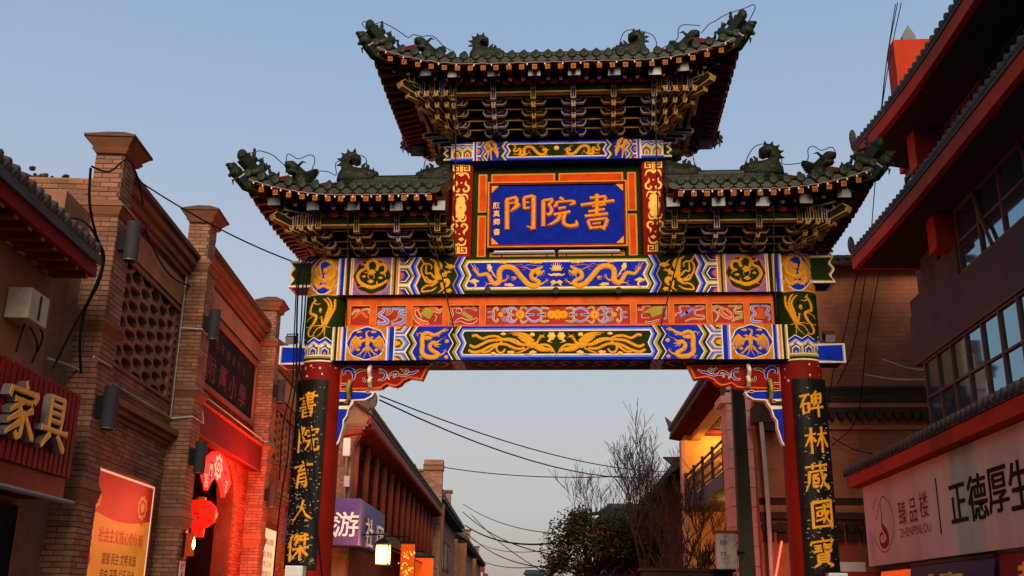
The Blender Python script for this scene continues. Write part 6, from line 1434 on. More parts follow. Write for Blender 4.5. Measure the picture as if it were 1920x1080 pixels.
for c, r in (((a0+.25, zt-.45), .26), ((a1-.55, zt-.42), .36)):
    for j in range(4): blob(m, S, c, r*(1-.22*j), r*(1-.22*j)*.8, 'postergold' if j % 2 else 'posterred', .004+.002*j, 9, .1, 36)
m.build('poster_art', T, fix=False)
m = MB()
letters(m, S, '社会主义核心价值观', (a0+a1)/2+.1, zt-.98, .235, 'posterred', .003, .012, 1.02)
for r_, row in enumerate(('富强 民主 文明 和谐', '自由 平等 公正 法治', '爱国 敬业 诚信 友善')): letters(m, S, row, (a0+a1)/2+.12, zt-1.33-r_*.24, .19, 'posterink', .003, .008)
m.build('lettering', T, fix=False)
m = MB()
for k in range(5): blob(m, S, (a0+.16+.04*k, zt-1.15-.22*k), .10+.02*k, .13, 'posterred' if k % 2 else 'postergold', .004+.001*k, 5)
m.build('poster_art', T, fix=False)
# notices farther along, sconce, small notice, camera
T = thing('notice_board', 'pale red-edged notice with lines of small print beyond the doorway', 'notice', FA.P(28.2, .02, 1.2)); Pn = TP(T)
m = MB(); fbox(Pn, m, 28.1, 31.0, .02, .08, 1.2, 3.75, 'signred'); m.build('board', T); m = MB(); fbox(Pn, m, 28.2, 30.9, .081, .09, 1.25, 3.55, 'posterpale'); m.build('sheet', T)
m = MB(); Sn = lambda x, z, h: Pn(x, .091+h, z); letters(m, Sn, '社会主义核心价值观', 29.55, 3.2, .2, 'posterink', .003, .005)
for r_, row in enumerate(('富强 民主 文明 和谐', '自由 平等 公正 法治', '爱国 敬业 诚信 友善')): letters(m, Sn, row, 29.6, 2.85-r_*.26, .18, 'posterink', .003, .004)
m.build('lettering', T, fix=False)
def sconce(a, z, lab):
    T = thing('wall_sconce', lab, 'sconce', FA.P(a, .435, z)); c = FA.n*.12
    m = MB(); m.tube([c+Vector((0, 0, -.22)), c+Vector((0, 0, .2))], .085, 'ambercase', 14); m.build('case', T)
    m = MB(); m.lathe([(.01, -.1), (.035, -.04), (.03, .04), (.004, .13)], 'flame', 10, Matrix.Translation(c+FA.n*.075-FA.t*.03)); m.build('flame_bulb', T, smooth=True)
    m = MB(); m.hexa([FA.t*x+FA.n*y+Vector((0, 0, q)) for q in (-.25, .25) for x, y in ((-.08, 0), (.08, 0), (.08, .04), (-.08, .04))], 'blackmetal'); m.build('back_plate', T)
a, z = FA.px(325, 1015, .5); sconce(19.95, z, 'amber wall sconce with a bright bulb on the pier beside the doorway')
T = thing('small_notice', 'small white printed notice fixed below the amber wall sconce', 'notice', FA.P(19.95, .44, z-.62)); Pn2 = TP(T)
m = MB(); fbox(Pn2, m, 19.78, 20.13, .445, .46, z-.75, z-.32, 'paperwhite'); m.build('sheet', T)
m = MB()
for k in range(3): fbox(Pn2, m, 19.82, 20.09-.05*k, .4605, .4615, z-.38-.035*k, z-.365-.035*k, 'ink')
fbox(Pn2, m, 19.92, 20.0, .4605, .4615, z-.6, z-.52, 'ink'); m.build('print', T)
# security camera near the poster
a, z = FA.px(163, 870, .5); T = thing('security_camera', 'small white security camera on the brick front above the slogan poster', 'camera', FA.P(15.2, .06, z)); c = FA.n*.3
m = MB(); m.tube([Vector((0, 0, 0)), c*.6], .02, 'whiteplastic', 8); m.build('bracket', T); m = MB(); m.tube([c-FA.t*.14+Vector((0, 0, -.05)), c+FA.t*.1], .05, 'whiteplastic', 10); m.build('body', T); m = MB(); m.tube([c-FA.t*.15+Vector((0, 0, -.055)), c-FA.t*.138+Vector((0, 0, -.05))], .035, 'blackmetal', 10); m.build('lens', T)
# fan-shaped lit sign in the arch
T = thing('fan_sign', 'bright red fan-shaped lit sign hanging in the arched doorway', 'sign', FA.P(23.3, -.1, 4.0)); Pf = TP(T)
c = (23.35, 3.38); N = 16; ang = lambda k: R(143-106*k/N)
outer = [(c[0]+1.62*math.cos(ang(k)), c[1]+1.46*math.sin(ang(k))) for k in range(N+1)]; inner = [(c[0]+.95*math.cos(ang(k)), c[1]+.86*math.sin(ang(k))) for k in range(N+1)]
m = MB()
for k in range(N): m.hexa([Pf(x, .02, z) for x, z in (inner[k], inner[k+1], outer[k+1], outer[k])]+[Pf(x, .10, z) for x, z in (inner[k], inner[k+1], outer[k+1], outer[k])], 'fanred')
m.build('panel', T); m = MB(); S = lambda x, z, h: Pf(x, .102+h, z)
mid = lambda t, r: (c[0]+r*math.cos(R(t)), c[1]+r*.88*math.sin(R(t)))
letters(m, S, '院', *mid(140, 1.25), .30, 'fanpink', .003, .02); q = mid(122, 1.3); rectd(m, S, q[0]-.14, q[0]+.14, q[1]-.2, q[1]+.2, 'fanblue', .002); letters(m, S, '門', *q, .28, 'fanpink', .005, .02)
for j, r in enumerate((.3, .22, .14, .07)): blob(m, S, mid(92, 1.27), r*1.1, r*.9, 'fanpink' if j % 2 == 0 else 'fanred', .003+.002*j, 8, .16, 32)
letters(m, S, '来', *mid(60, 1.28), .32, 'posterdark', .003, .02); letters(m, S, '了', *mid(46, 1.2), .3, 'fanpink', .003, .02); m.build('lettering', T, fix=False)
# red lantern
LQ = FA.P(22.2, .08, 3.36)
T = thing('red_lantern', 'round red paper lantern with gold caps hanging in the arched doorway', 'lantern', LQ)
prof = [(.10, -.30), (.2, -.27), (.33, -.15), (.37, 0), (.33, .15), (.2, .27), (.10, .30)]; m = MB(); n = 32; vs = []
for r_, z_ in prof:
    for k in range(n): rr = r_*(1+.035*(1 if k % 2 else -1)); vs.append((rr*math.cos(2*math.pi*k/n), rr*math.sin(2*math.pi*k/n), z_))
m.add(vs, [(i*n+k, i*n+(k+1) % n, (i+1)*n+(k+1) % n, (i+1)*n+k) for i in range(len(prof)-1) for k in range(n)], 'lanternred'); m.build('paper_body', T, smooth=True)
m = MB(); m.lathe([(.11, .29), (.11, .34), (.05, .36)], 'lanterngold', 16); m.build('top_cap', T); m = MB(); m.lathe([(.13, -.48), (.14, -.3), (.11, -.29)], 'lanternred', 16); m.build('bottom_skirt', T)
m = MB(); m.tube([(0, 0, .34), (0, 0, 1.35)], .008, 'cableblack', 5); m.build('cord', T)
m = MB(); fw = (CAM-LQ); fw.z = 0; fw.normalize(); sd_ = Vector((-fw.y, fw.x, 0))*-1
for q in ((-.06, .02, .1, .025), (.0, .08, .025, .07), (.06, -.02, .1, .022), (.02, -.1, .03, .05), (-.04, -.06, .07, .02)):
    S = lambda x, z_, h: (fw*math.sqrt(max(.01, .37**2*(1-(z_/.33)**2)-x*x))+sd_*x+Vector((0, 0, z_)))*1.04; rectd(m, S, q[0]-q[2]/2, q[0]+q[2]/2, q[1]-q[3]/2, q[1]+q[3]/2, 'lanterngold', 0)
m.build('gold_emblem', T)
pl_ = bpy.data.lights.new('lantern_offset_light', 'POINT'); pl_.energy = 620; pl_.color = (1, .11, .05); pl_.shadow_soft_size = .35
lo = bpy.data.objects.new('lantern_offset_light', pl_); col.objects.link(lo); lo.parent = T; lo.location = (FA.n.x*1.4+FA.t.x*2.4, FA.n.y*1.4+FA.t.y*2.4, .1)  # added red fill, set out and along from the lantern to wash the wall

# ================================================================== tiled shop on the far left with the red sign
A0 = Bld('tiled_shop', 'low shop with grey tile eave, red fascia and beige unit box on its wall', 'building', FA, 8.0, 0)
m = MB(); A0.box(m, 6.0, 13.6, -3.5, .05, 0, 5.85, 'plaster'); A0.box(m, 13.601, 14.54, -3.5, .02, 0, 7.2, 'brick'); m.build('wall', A0.e)
m = MB(); m.hexa([A0.P(a, o, z) for a, o, z in ((6, -3.4, 7.6), (13.4, -3.4, 7.6), (13.4, .72, 6.02), (6, .72, 6.02), (6, -3.4, 7.75), (13.4, -3.4, 7.75), (13.4, .72, 6.15), (6, .72, 6.15))], 'greytile'); rf = m.build('roof', A0.e)
tl = MB(); tl.tube([(0, 0, 0), (-.35, 0, .12)], .085, 'greytile', 10); tm = tl.mesh('eave_tile', True); rowm = MB()
for k in range(34):
    a = 6.1+k*.215; p = A0.P(a, .74, 6.19); place('eave_tile', tm, rf, p, (0, 0, math.atan2(FA.n.y, FA.n.x))); rowm.tube([A0.P(a, .70, 6.20), A0.P(a, -3.4, 7.79)], .075, 'greytile', 6, False)
stuff(rowm.build('tile_row', rf))
m = MB(); A0.box(m, 6.0, 13.4, .60, .68, 5.84, 6.019, 'signred'); m.build('fascia_board', rf)
for k in range(20):
    a = 6.2+k*.37; m = MB(); A0.box(m, a, a+.1, .1, .605, 5.80, 5.90, 'redwood'); A0.box(m, a, a+.1, .606, .612, 5.80, 5.90, 'olive'); m.build('rafter', rf)
m = MB(); A0.box(m, 6.0, 13.35, .05, .6, 5.90, 5.94, 'darkwood'); m.build('soffit', rf)
# red corrugated sign with raised characters
T = thing('shop_sign', 'red corrugated sign board with two raised gold characters', 'sign', FA.P(11, .06, 3.1)); Ps = TP(T)
m = MB(); a = 7.0; o0 = .62
while a < 13.55:
    for (d0, d1, oo) in ((0, .10, .03), (.10, .15, .0)):
        e = min(a+d1, 13.58); m.hexa([Ps(x, y, z) for z in (3.12, 4.22) for x, y in ((a+d0, .06), (e, .06), (e, o0+oo), (a+d0, o0+oo))], 'signred')
    a += .15
m.build('board', T)
m = MB(); fbox(Ps, m, 7.0, 13.55, .05, .60, 2.85, 3.119, 'darkred'); m.build('lower_edge', T)
for ch, (u, v) in zip('家具', ((42, 768), (104, 795))):
    aa, zz = FA.px(u, v, o0+.13); q = MB()
    S0 = lambda x, z, h: Ps(x, o0+.13+h, z); brush(q, S0, ch, aa, zz, .67, 'signgold', 13, .012, 0.0, random.Random(4), 1.25)
    base = MB(); S1 = lambda x, z, h: Ps(x, o0+.035+h*1.0, z)
    # deep metal returns: the same strokes as slabs reaching back to the board
    kk = .67/100
    for st in STROKES[ch]:
        for i in range(len(st)-1):
            (x0, y0), (x1, y1) = st[i], st[i+1]; L = math.hypot(x1-x0, y1-y0); nx, ny = -(y1-y0)/L*5.2, (x1-x0)/L*5.2
            P4 = [(aa+(x-50)*kk*1.25, zz-(y-50)*kk) for x, y in ((x0+nx, y0+ny), (x1+nx, y1+ny), (x1-nx, y1-ny), (x0-nx, y0-ny))]
            base.hexa([S1(x, z, 0) for x, z in P4]+[S1(x, z, .092) for x, z in P4], 'signside')
    ob = q.build('character', T); base.build('character_side', T)
# awning rail, dark opening and shop front below the sign
m = MB(); m.tube([A0.P(7, .75, 2.8), A0.P(13.5, .75, 2.8)], .035, 'steelgrey', 8); m.build('awning_rail', A0.e)
m = MB(); A0.box(m, 7.0, 13.4, .06, .12, 0, 2.75, 'glassdark'); m.build('shop_window', A0.e)
# beige box on the shop wall with cables
T = thing('utility_box', 'beige metal unit box on the wall under the grey tile eave', 'box', FA.P(12.2, .06, 5.0)); u0, z0 = FA.px(50, 578, .2); Pu = TP(T)
m = MB(); fbox(Pu, m, u0-.28, u0+.28, .06, .36, z0-.2, z0+.2, 'acbeige'); bevel(m.build('case', T), .015); m = MB(); fbox(Pu, m, u0-.02, u0+.04, .361, .365, z0-.16, z0+.16, 'blackmetal'); m.build('vent_slot', T)
def fp(u, v, o=.1): 
    a, z = FA.px(u, v, o); return FA.P(a, o, z)
cable('power_cable', [fp(170, 315, .52), fp(168, 380, .52), fp(180, 440, .5), fp(195, 480, .5), fp(185, 530, .5), fp(160, 580, .5), fp(150, 640, .5), fp(152, 700, .5)], .021, 'thick black cable hanging down the tallest brick pier')
cable('power_cable', [fp(172, 312, .52), fp(205, 322, .5), fp(240, 300, .5), fp(262, 345, .5), fp(268, 385, .4)], .015, 'black cable looped round the head of the tallest brick pier')
cable('power_cable', [fp(100, 410, .5), fp(150, 412, .5), fp(178, 440, .5), fp(192, 490, .5), fp(175, 545, .5), fp(130, 630, .5), fp(100, 690, .5)], .017, 'black cable running from the render wall down past the shop sign')
cable('power_cable', [fp(272, 430, .1), fp(300, 490, .1), fp(330, 525, .1), fp(372, 540, .1)], .018, 'thin black cable drooping across the plain parapet above the lattice screen')
cable('power_cable', [fp(430, 520, .1), fp(460, 580, .1), fp(500, 625, .1)], .02, 'thin black cable drooping above the dark name panel')
cable('conduit', [fp(90, 672, .15), fp(140, 690, .15), fp(175, 712, .3)], .022, 'pale conduit rising from behind the red shop sign', mt='pipewhite')
for k, (u, v) in enumerate(((30, 640), (70, 640), (60, 660))): cable('signal_cable', [fp(50, 600, .2), fp(u+10, v-15, .2), fp(u, v+20, .2)], .012, ['thin cable hanging from the beige unit box towards the shop eave', 'thin cable hanging straight from the beige unit box towards the pier', 'thin cable between two others under the beige unit box'][k])
# cable from the big pier across to the archway
cable('overhead_wire', [FA.P(15.05, .2, FA.px(265, 362, .2)[1]), Vector((-4.7, 16.8, 7.42))], .014, 'overhead wire from the tallest brick pier to the green beam end', 'wire', sag=.12)
# ================================================================== farther houses on the left
mat('timberpost', '#7c3a28', 0.65, 0.2, 3, 0.15)
mat('lattwood', '#5a2016', 0.65, 0.2, 3, 0.1)
mat('fasciared', '#8e2a20', 0.55, 0.2, 3, 0.1, dirt='#4a140f', dirt_amt=0.4)
mat('orangesign', '#a8400e', 0.4, 0.3, 3, 0, emit='#ff5a10', emit_s=0.35)
mat('emberglow', '#ffb040', 0.4, 0.2, 9, 0, emit='#ff9a2a', emit_s=1.8)
mat('ambersign', '#8a3408', 0.4, 0.6, 12, 0, emit='#ff5a0c', emit_s=0.3)
mat('awning', '#6a2a20', 0.7, 0.2)
FB = Frame(4, -4.8)
B = Bld('timber_gallery_house', 'two-storey brick and red timber house with long tiled eave behind the archway', 'house', FB, 34.0)
g0, g1 = 33.9, 70.0
m = MB(); B.box(m, g0+.6, g1, -6.0, -.95, 0, 7.2, 'brickred'); m.build('wall', B.e)
# gable end: brick pier facing the camera with flared cornice
m = MB(); P = [(-7.0, 0), (-.62, 0), (-.62, 6.7), (-.2, 7.35), (-.05, 7.7), (-3.6, 9.9), (-7.0, 7.9)]
m.prism([B.P(g0, o, z) for o, z in P], B.P(g0+.6, 0, 0)-B.P(g0, 0, 0), 'brick'); gb = m.build('gable_wall', B.e)
def ghole(o, z): return z > 6.75+(-.62-o)*.3 if o > -.7 else z > 7.4+(-.3-o)*.62
b = MB(); bricks(b, B.end(g0), -7.0, -.62, 3.0, 9.2, lambda o, z: z > min(7.35, 7.0+(-.6-o)*.6) , L=.28, H=.09, mt='brick'); stuff(b.build('brickwork', gb, fix=False))
for k in range(6):
    z = 6.75+.1*k; oo = -.62+.1*k; m = MB(); m.hexa([B.P(a, o, q) for q in (z, z+.09) for a, o in ((g0-.05, -4.0), (g0, -4.0), (g0, oo), (g0-.05, oo))], 'stone'); m.build('cornice_course', gb)
for k in range(4):
    m = MB(); m.ell(B.P(g0-.05, -1.0-.55*k, 7.55+.25*k), (.09, .06, .09), 'stone', 10, 6); m.build('boss', gb)
# roof with eave, fascia and verge
m = MB()
m.hexa([B.P(a, o, z) for a, o, z in ((g0-.25, -3.6, 9.95), (g1, -3.6, 9.95), (g1, .0, 7.62), (g0-.25, .0, 7.62), (g0-.25, -3.6, 10.08), (g1, -3.6, 10.08), (g1, .0, 7.75), (g0-.25, .0, 7.75))], 'greytile')
m.hexa([B.P(a, o, z) for a, o, z in ((g0-.25, -3.61, 9.95), (g1, -3.61, 9.95), (g1, -7.2, 7.7), (g0-.25, -7.2, 7.7), (g0-.25, -3.61, 10.08), (g1, -3.61, 10.08), (g1, -7.2, 7.83), (g0-.25, -7.2, 7.83))], 'greytile'); rf = m.build('roof', B.e)
m = MB(); B.box(m, g0-.2, g1, -.10, -.03, 7.32, 7.60, 'fasciared'); m.build('fascia_board', rf)
m = MB(); m.hexa([B.P(a, o, z) for a, o, z in ((g0, -.95, 7.1), (g1, -.95, 7.1), (g1, -.11, 7.32), (g0, -.11, 7.32), (g0, -.95, 7.14), (g1, -.95, 7.14), (g1, -.11, 7.36), (g0, -.11, 7.36))], 'darkwood'); m.build('soffit', rf)
rfm = MB(); rfm.b2((-.05, -.05, -.05), (.05, .75, .05), 'lattwood'); rme = rfm.mesh('rafter')
rzB = math.atan2(FB.n.y, FB.n.x)+math.pi/2
for k in range(110): place('rafter', rme, rf, B.P(g0+.2+k*.328, -.02, 7.25), (R(-14), 0, rzB))
te = MB(); te.tube([(0, -.02, 0), (0, .4, .26)], .075, 'greytile', 8); tem = te.mesh('eave_tile', True)
for k in range(150): place('eave_tile', tem, rf, B.P(g0-.2+k*.24, .02, 7.80), (0, 0, rzB))
for a, h in ((42, .5), (50, .45), (57, .5)):   # thin finials along the eave
    m = MB(); m.tube([B.P(a, -.6, 8.0), B.P(a, -.6, 8.3+h)], [.05, .01], 'greytile', 6); m.build('finial', rf)
m = MB(); rp = [B.P(g0-.2, -.05, 7.85), B.P(g0-.2, -1.2, 8.55), B.P(g0-.2, -3.6, 10.15)]; m.bar(rp, .3, .22, 'greytile'); m.bar([p+Vector((0, 0, .16)) for p in rp], .18, .12, 'greytile'); m.ell(B.P(g0-.25, .0, 8.1), (.18, .16, .3), 'greytile', 10, 6); m.build('verge_ridge', rf)
# curved red bargeboard under the eave end
m = MB(); pts = [B.P(g0+.1, -1.9, 5.9), B.P(g0+.1, -1.75, 6.35), B.P(g0+.1, -1.4, 6.75), B.P(g0+.1, -.9, 6.98), B.P(g0+.1, -.3, 7.1)]; m.bar(pts, .5, .14, 'fasciared', up=(0, 0, 1)); m.build('curved_brace', rf)
# upper storey: posts, rails, latticed windows
m = MB(); B.box(m, g0+.6, g1, -.93, -.75, 4.35, 4.6, 'lattwood'); B.box(m, g0+.6, g1, -.93, -.75, 6.8, 7.1, 'lattwood'); m.build('timber_rail', B.e)
pm = MB(); pm.lathe([(.13, 0), (.13, 2.6)], 'timberpost', 12); pme = pm.mesh('post', True)
for k in range(14):
    a = g0+.8+k*2.6; place('post', pme, B.e, B.P(a, -.62, 4.4))
    m = MB(); B.box(m, a+.25, a+2.35, -.94, -.90, 4.6, 6.8, 'glassdark'); wn = m.build('window', B.e)
    m = MB()
    for j in range(5): B.box(m, a+.25+j*.5, a+.33+j*.5, -.90, -.84, 4.6, 6.8, 'lattwood')
    for z in (4.62, 5.4, 6.1, 6.7): B.box(m, a+.26, a+2.32, -.895, -.85, z, z+.07, 'lattwood')
    m.build('window_frame', wn)
m = MB(); B.box(m, g0+.6, g1, -.94, -.5, 3.9, 4.34, 'stone'); m.build('floor_band', B.e)
# travel agency sign wrapped round the corner
T = thing('corner_shop_sign', 'purple box sign with big white characters wrapped round the house corner', 'sign', FB.P(32.2, -.5, 3.2)); Pb = (lambda b: (lambda a, o, z: FB.P(a, o, z)-b))(T.location.copy())
m = MB(); m.prism([Pb(a, o, 3.28) for a, o in ((32.2, -3.4), (32.2, 0), (38.6, 0), (38.6, -.45), (33.9, -.45), (33.9, -3.4))], (0, 0, 1.42), 'purplesign'); m.build('box', T)
m = MB(); S = lambda x, z, h: Pb(32.2-h, x, z); 
for ch, (u, v) in zip('旅游', ((611, 985), (650, 983))):
    d = ray(u, v); k_ = 32.2/d.dot(FB.t); q = d*k_; m = MB(); letters3d(m, S, ch, q.dot(FB.n)+4.8, 1.65+q.z, .80, 'signwhite', .06, 'signside', .008); m.build('character', T, fix=False)
m = MB(); S = lambda x, z, h: Pb(x, h, z)
for ch, (u, v) in zip('社团', ((690, 1000), (710, 1012))): m = MB(); a, z = FB.px(u, v); letters3d(m, S, ch, a, z, 1.0, 'signwhite', .06, 'signside', .008, 1.9); m.build('character', T, fix=False)
# router / aerial mast on the gable, small boxes
T = thing('aerial_mast', 'grey pole with a white aerial box above the purple sign', 'aerial', FB.P(33.6, -.75, 4.7)); m = MB(); m.tube([(0, 0, 0), (0, 0, 1.9)], .04, 'steelgrey', 8); m.build('pole', T); m = MB(); m.b2((-.12, -.12, 1.5), (.12, .05, 2.1), 'whiteplastic'); bevel(m.build('aerial_box', T), .03); m = MB(); m.b2((-.02, -.08, .5), (.16, .06, .85), 'paperwhite'); m.build('meter_box', T)
T = thing('wall_box', 'flat pinkish box on the brick gable beside the red column', 'box', FB.P(33.8, -1.95, 4.95)); m = MB(); m.b2((-.16, -.12, 0), (.16, .05, 1.0), 'paperwhite'); bevel(m.build('case', T), .02); m = MB(); m.b2((-.14, -.125, .03), (.14, -.121, .97), 'signwhite'); m.build('front_cover', T)
# lit street lantern on a bracket
a, z = FB.px(718, 1040, .75); LP = FB.P(a, .75, z)
T = thing('bracket_lantern', 'glowing yellow square lantern on a black bracket below the purple sign', 'lantern', LP)
m = MB(); m.b2((-.19, -.19, -.27), (.19, .19, .27), 'lampwarm'); m.build('glass', T)
m = MB()
for x in (-.2, .2):
    for y in (-.2, .2): m.b2((x-.02, y-.02, -.31), (x+.02, y+.02, .31), 'blackmetal')
m.b2((-.25, -.25, .29), (.25, .25, .34), 'blackmetal'); m.b2((-.22, -.22, -.34), (.22, .22, -.29), 'blackmetal'); m.hexa([Vector(p) for p in ((-.24, -.24, .341), (.24, -.24, .341), (.24, .24, .341), (-.24, .24, .341), (-.06, -.06, .5), (.06, -.06, .5), (.06, .06, .5), (-.06, .06, .5))], 'blackmetal'); m.build('lantern_frame', T)
m = MB(); m.tube([Vector((0, 0, .48)), Vector((0, 0, .62)), Vector((0, 0, .62))-FB.n*.9+FB.t*.6], .025, 'blackmetal', 6); m.build('bracket', T)
pl_ = bpy.data.lights.new('lantern_offset_light', 'POINT'); pl_.energy = 260; pl_.color = (1, .42, .12); pl_.shadow_soft_size = .3
lo = bpy.data.objects.new('lantern_offset_light', pl_); col.objects.link(lo); lo.parent = T; lo.location = (FB.n.x*.5-FB.t.x*.6, FB.n.y*.5-FB.t.y*.6, -.1)
# hanging shop signs lit amber farther down
for (u0, v0, u1, v1, o, mt, lab, thick) in ((752, 1020, 778, 1085, .5, 'ambersign', 'amber glowing shop sign with a speckled pattern under the long eave', .12), (778, 1046, 812, 1085, .55, 'orangesign', 'orange glowing box sign hung out from the long-eaved house', .5)):
    a, z = FB.px((u0+u1)/2, v0, o); T = thing('hanging_sign', lab, 'sign', FB.P(a, o, 2.0)); n_, t_ = FB.n, FB.t
    w_ = (u1-u0)/1890*a*.95; m = MB(); hh = z-2.0
    m.hexa([n_*x+t_*y+Vector((0, 0, q)) for q in (0, hh) for x, y in ((-w_/2, 0), (w_/2, 0), (w_/2, thick), (-w_/2, thick))], mt); m.build('panel', T)
    m = MB(); rq = random.Random(5); Sg = lambda x, z, h: n_*x-t_*(h+.003)+Vector((0, 0, z))
    for k in range(34 if mt == 'ambersign' else 7): blob(m, Sg, (rq.gauss(0, .2)*w_, hh*rq.uniform(.3, .85)), w_*rq.uniform(.02, .07), w_*rq.uniform(.02, .09), 'emberglow' if mt == 'ambersign' else 'ambersign', .01, 5, .3, 10)
    stuff(m.build('glow_pattern', T, fix=False))
    m = MB(); m.hexa([n_*x+t_*y+Vector((0, 0, q)) for q in (hh, hh+.1) for x, y in ((-w_/2-.05, -.05), (w_/2+.05, -.05), (w_/2+.05, thick+.05), (-w_/2-.05, thick+.05))], 'blackmetal'); m.tube([Vector((0, 0, hh+.1)), Vector((0, 0, hh+.3)), Vector((0, 0, hh+.3))-n_*1.3], .03, 'blackmetal', 6); m.build('bracket', T)
m = MB(); m.hexa([B.P(a, o, z) for a, o, z in ((46, -.9, 3.9), (60, -.9, 3.9), (60, .5, 3.35), (46, .5, 3.35), (46, -.9, 3.96), (60, -.9, 3.96), (60, .5, 3.41), (46, .5, 3.41))], 'awning'); m.build('awning', B.e)
# party wall, and two more houses beyond
fw = Bld('party_wall', 'tall plain brick fire wall with a stepped capped top rising over the long tiled eave', 'wall', FB, 71.0)
def endz(v, s, u=820): d = ray(u, v); k_ = s/d.dot(FB.t); return 1.65+(d*k_).z
def endo(u, s, v=900): d = ray(u, v); k_ = s/d.dot(FB.t); return (d*k_).dot(FB.n)+4.8
zt = endz(880, 71); o0, o1 = endo(793, 71), endo(829, 71)
m = MB(); m.hexa([fw.P(a, o, z) for z in (0, zt) for a, o in ((71, o0-4), (71.8, o0-4), (71.8, o1), (71, o1))], 'brick'); w_ = m.build('wall', fw.e)
b = MB(); bricks(b, fw.end(71), o0-4, o1, zt-4.5, zt, L=.4, H=.14, proud=.02); stuff(b.build('brickwork', w_, fix=False))
for k, (uA, uB, vA, vB, mt) in enumerate(((793, 830.5, 881, 872, 'stone'), (794, 830, 872, 862, 'brick'), (792.5, 831, 873, 871, 'coping'), (777, 793, 884, 880, 'stone'), (769, 777, 876, 870, 'brick'))):
    m = MB(); m.hexa([fw.P(a, o, z) for z in (endz(vA, 70.9), endz(vB, 70.9)) for a, o in ((70.85-.02*k, endo(uA, 70.9)), (71.9+.02*k, endo(uA, 70.9)), (71.9+.02*k, endo(uB, 70.9)), (70.85-.02*k, endo(uB, 70.9)))], mt); m.build('wall_cap', fw.e)
def far_house(s0, s1, o, ze, lab, cat='house'):
    H = Bld('tiled_house', lab, cat, FB, s0); m = MB(); H.box(m, s0, s1, o-6, o-1.0, 0, ze, 'brick'); m.build('wall', H.e)
    m = MB(); m.hexa([H.P(a, q, z) for a, q, z in ((s0-.4, o-4, ze+2.2), (s1, o-4, ze+2.2), (s1, o, ze-.1), (s0-.4, o, ze-.1), (s0-.4, o-4, ze+2.5), (s1, o-4, ze+2.5), (s1, o, ze+.25), (s0-.4, o, ze+.25))], 'greytile')
    m.bar([H.P(s0-.3, o+.05, ze+.3), H.P(s0-.3, o-1.6, ze+1.2), H.P(s0-.3, o-4, ze+2.7)], .5, .4, 'greytile'); m.build('roof', H.e)
    m = MB(); H.box(m, s0, s1, o-.95, o-.15, ze-.32, ze-.12, 'darkwood'); m.build('eave_soffit', H.e)
    m = MB(); m.hexa([H.P(a, q, z) for a, q, z in ((s0+.2, o-1, 0), (s0+1.2, o-1, 0), (s0+1.2, o-.2, 0), (s0+.2, o-.2, 0), (s0+.2, o-1, ze-.35), (s0+1.2, o-1, ze-.35), (s0+1.2, o-.05, ze-.35), (s0+.2, o-.05, ze-.35))], 'stone'); m.build('end_pier', H.e)
    for k in range(5):
        a = s0+2.5+k*4.5
        if a+2 < s1:
            m = MB(); H.box(m, a, a+2, o-.99, o-.93, 4.2, 6.4, 'glassdark'); wn = m.build('window', H.e); m = MB(); H.box(m, a-.1, a+2.1, o-.92, o-.88, 4.1, 4.25, 'lattwood'); H.box(m, a-.1, a+2.1, o-.92, o-.88, 6.35, 6.5, 'lattwood'); H.box(m, a+.95, a+1.05, o-.92, o-.88, 4.25, 6.35, 'lattwood'); m.build('window_frame', wn)
    m = MB(); H.box(m, s1-2.2, s1-1.2, o-2.2, o-1.4, ze, ze+3.4, 'brick'); H.box(m, s1-2.35, s1-1.05, o-2.35, o-1.25, ze+3.4, ze+3.65, 'coping'); m.build('chimney', H.e)
    return H
sD, zD = FB.px(822, 925, .3); far_house(72.5, 104, endo(838, 72.5)-.1, endz(935, 72.5), 'dark tiled house with deep eave just beyond the tall brick fire wall')
far_house(108, 150, endo(879, 108), endz(1010, 108), 'small tiled house farther down the street past the dark deep-eaved one')
far_house(155, 210, endo(897, 155), endz(1035, 155), 'farthest tiled house on the side of the long tiled eave')
# red pennants far off
for k, (u, v) in enumerate(((900, 1062), (906, 1074))):
    d = ray(u, v); q = CAM+d*(100/d.y); T = thing('red_flag', ['upper tiny red flag hanging from the far tiled house', 'lower tiny red flag below another on the far tiled house'][k], 'flag', (q.x, q.y, q.z)); m = MB(); m.prism([(0, 0, 0), (.5, 0, -.1), (.45, 0, -.6), (0, 0, -.5)], (0, .02, 0), 'fasciared'); m.build('cloth', T); m = MB(); m.tube([(0, 0, -.8), (0, 0, .1)], .03, 'blackmetal', 5); m.build('staff', T)
# gatehouse roof closing the street
d = ray(1003, 1072); E0 = CAM+d*(230/d.y)
T = thing('distant_hall', 'small green roof of a hall closing the far end of the street', 'building', (E0.x, 230, 0))
m = MB(); m.b2((-2.2, 0, 0), (3, 10, E0.z-.6), 'plaster'); m.build('wall', T); m = MB(); m.prism([(-2.6, -1, E0.z-.6), (-2.2, 3, E0.z+.5), (-2.2, 5, E0.z+.5), (-2.6, 9, E0.z-.6)], (6.4, 0, 0), 'grotile'); m.build('roof', T); m = MB(); m.lathe([(.2, 0), (.1, .3), (.16, .5), (.02, 1.1)], 'grobeast', 8, Matrix.Translation((1.6, 4, E0.z+.4))); m.build('finial', T)
m = MB(); m.prism([(1.9, -1.2, E0.z-.9), (2.6, -1.2, E0.z), (3.3, -1.2, E0.z-.9)], (0, 1.5, 0), 'fasciared'); m.build('gable', T)

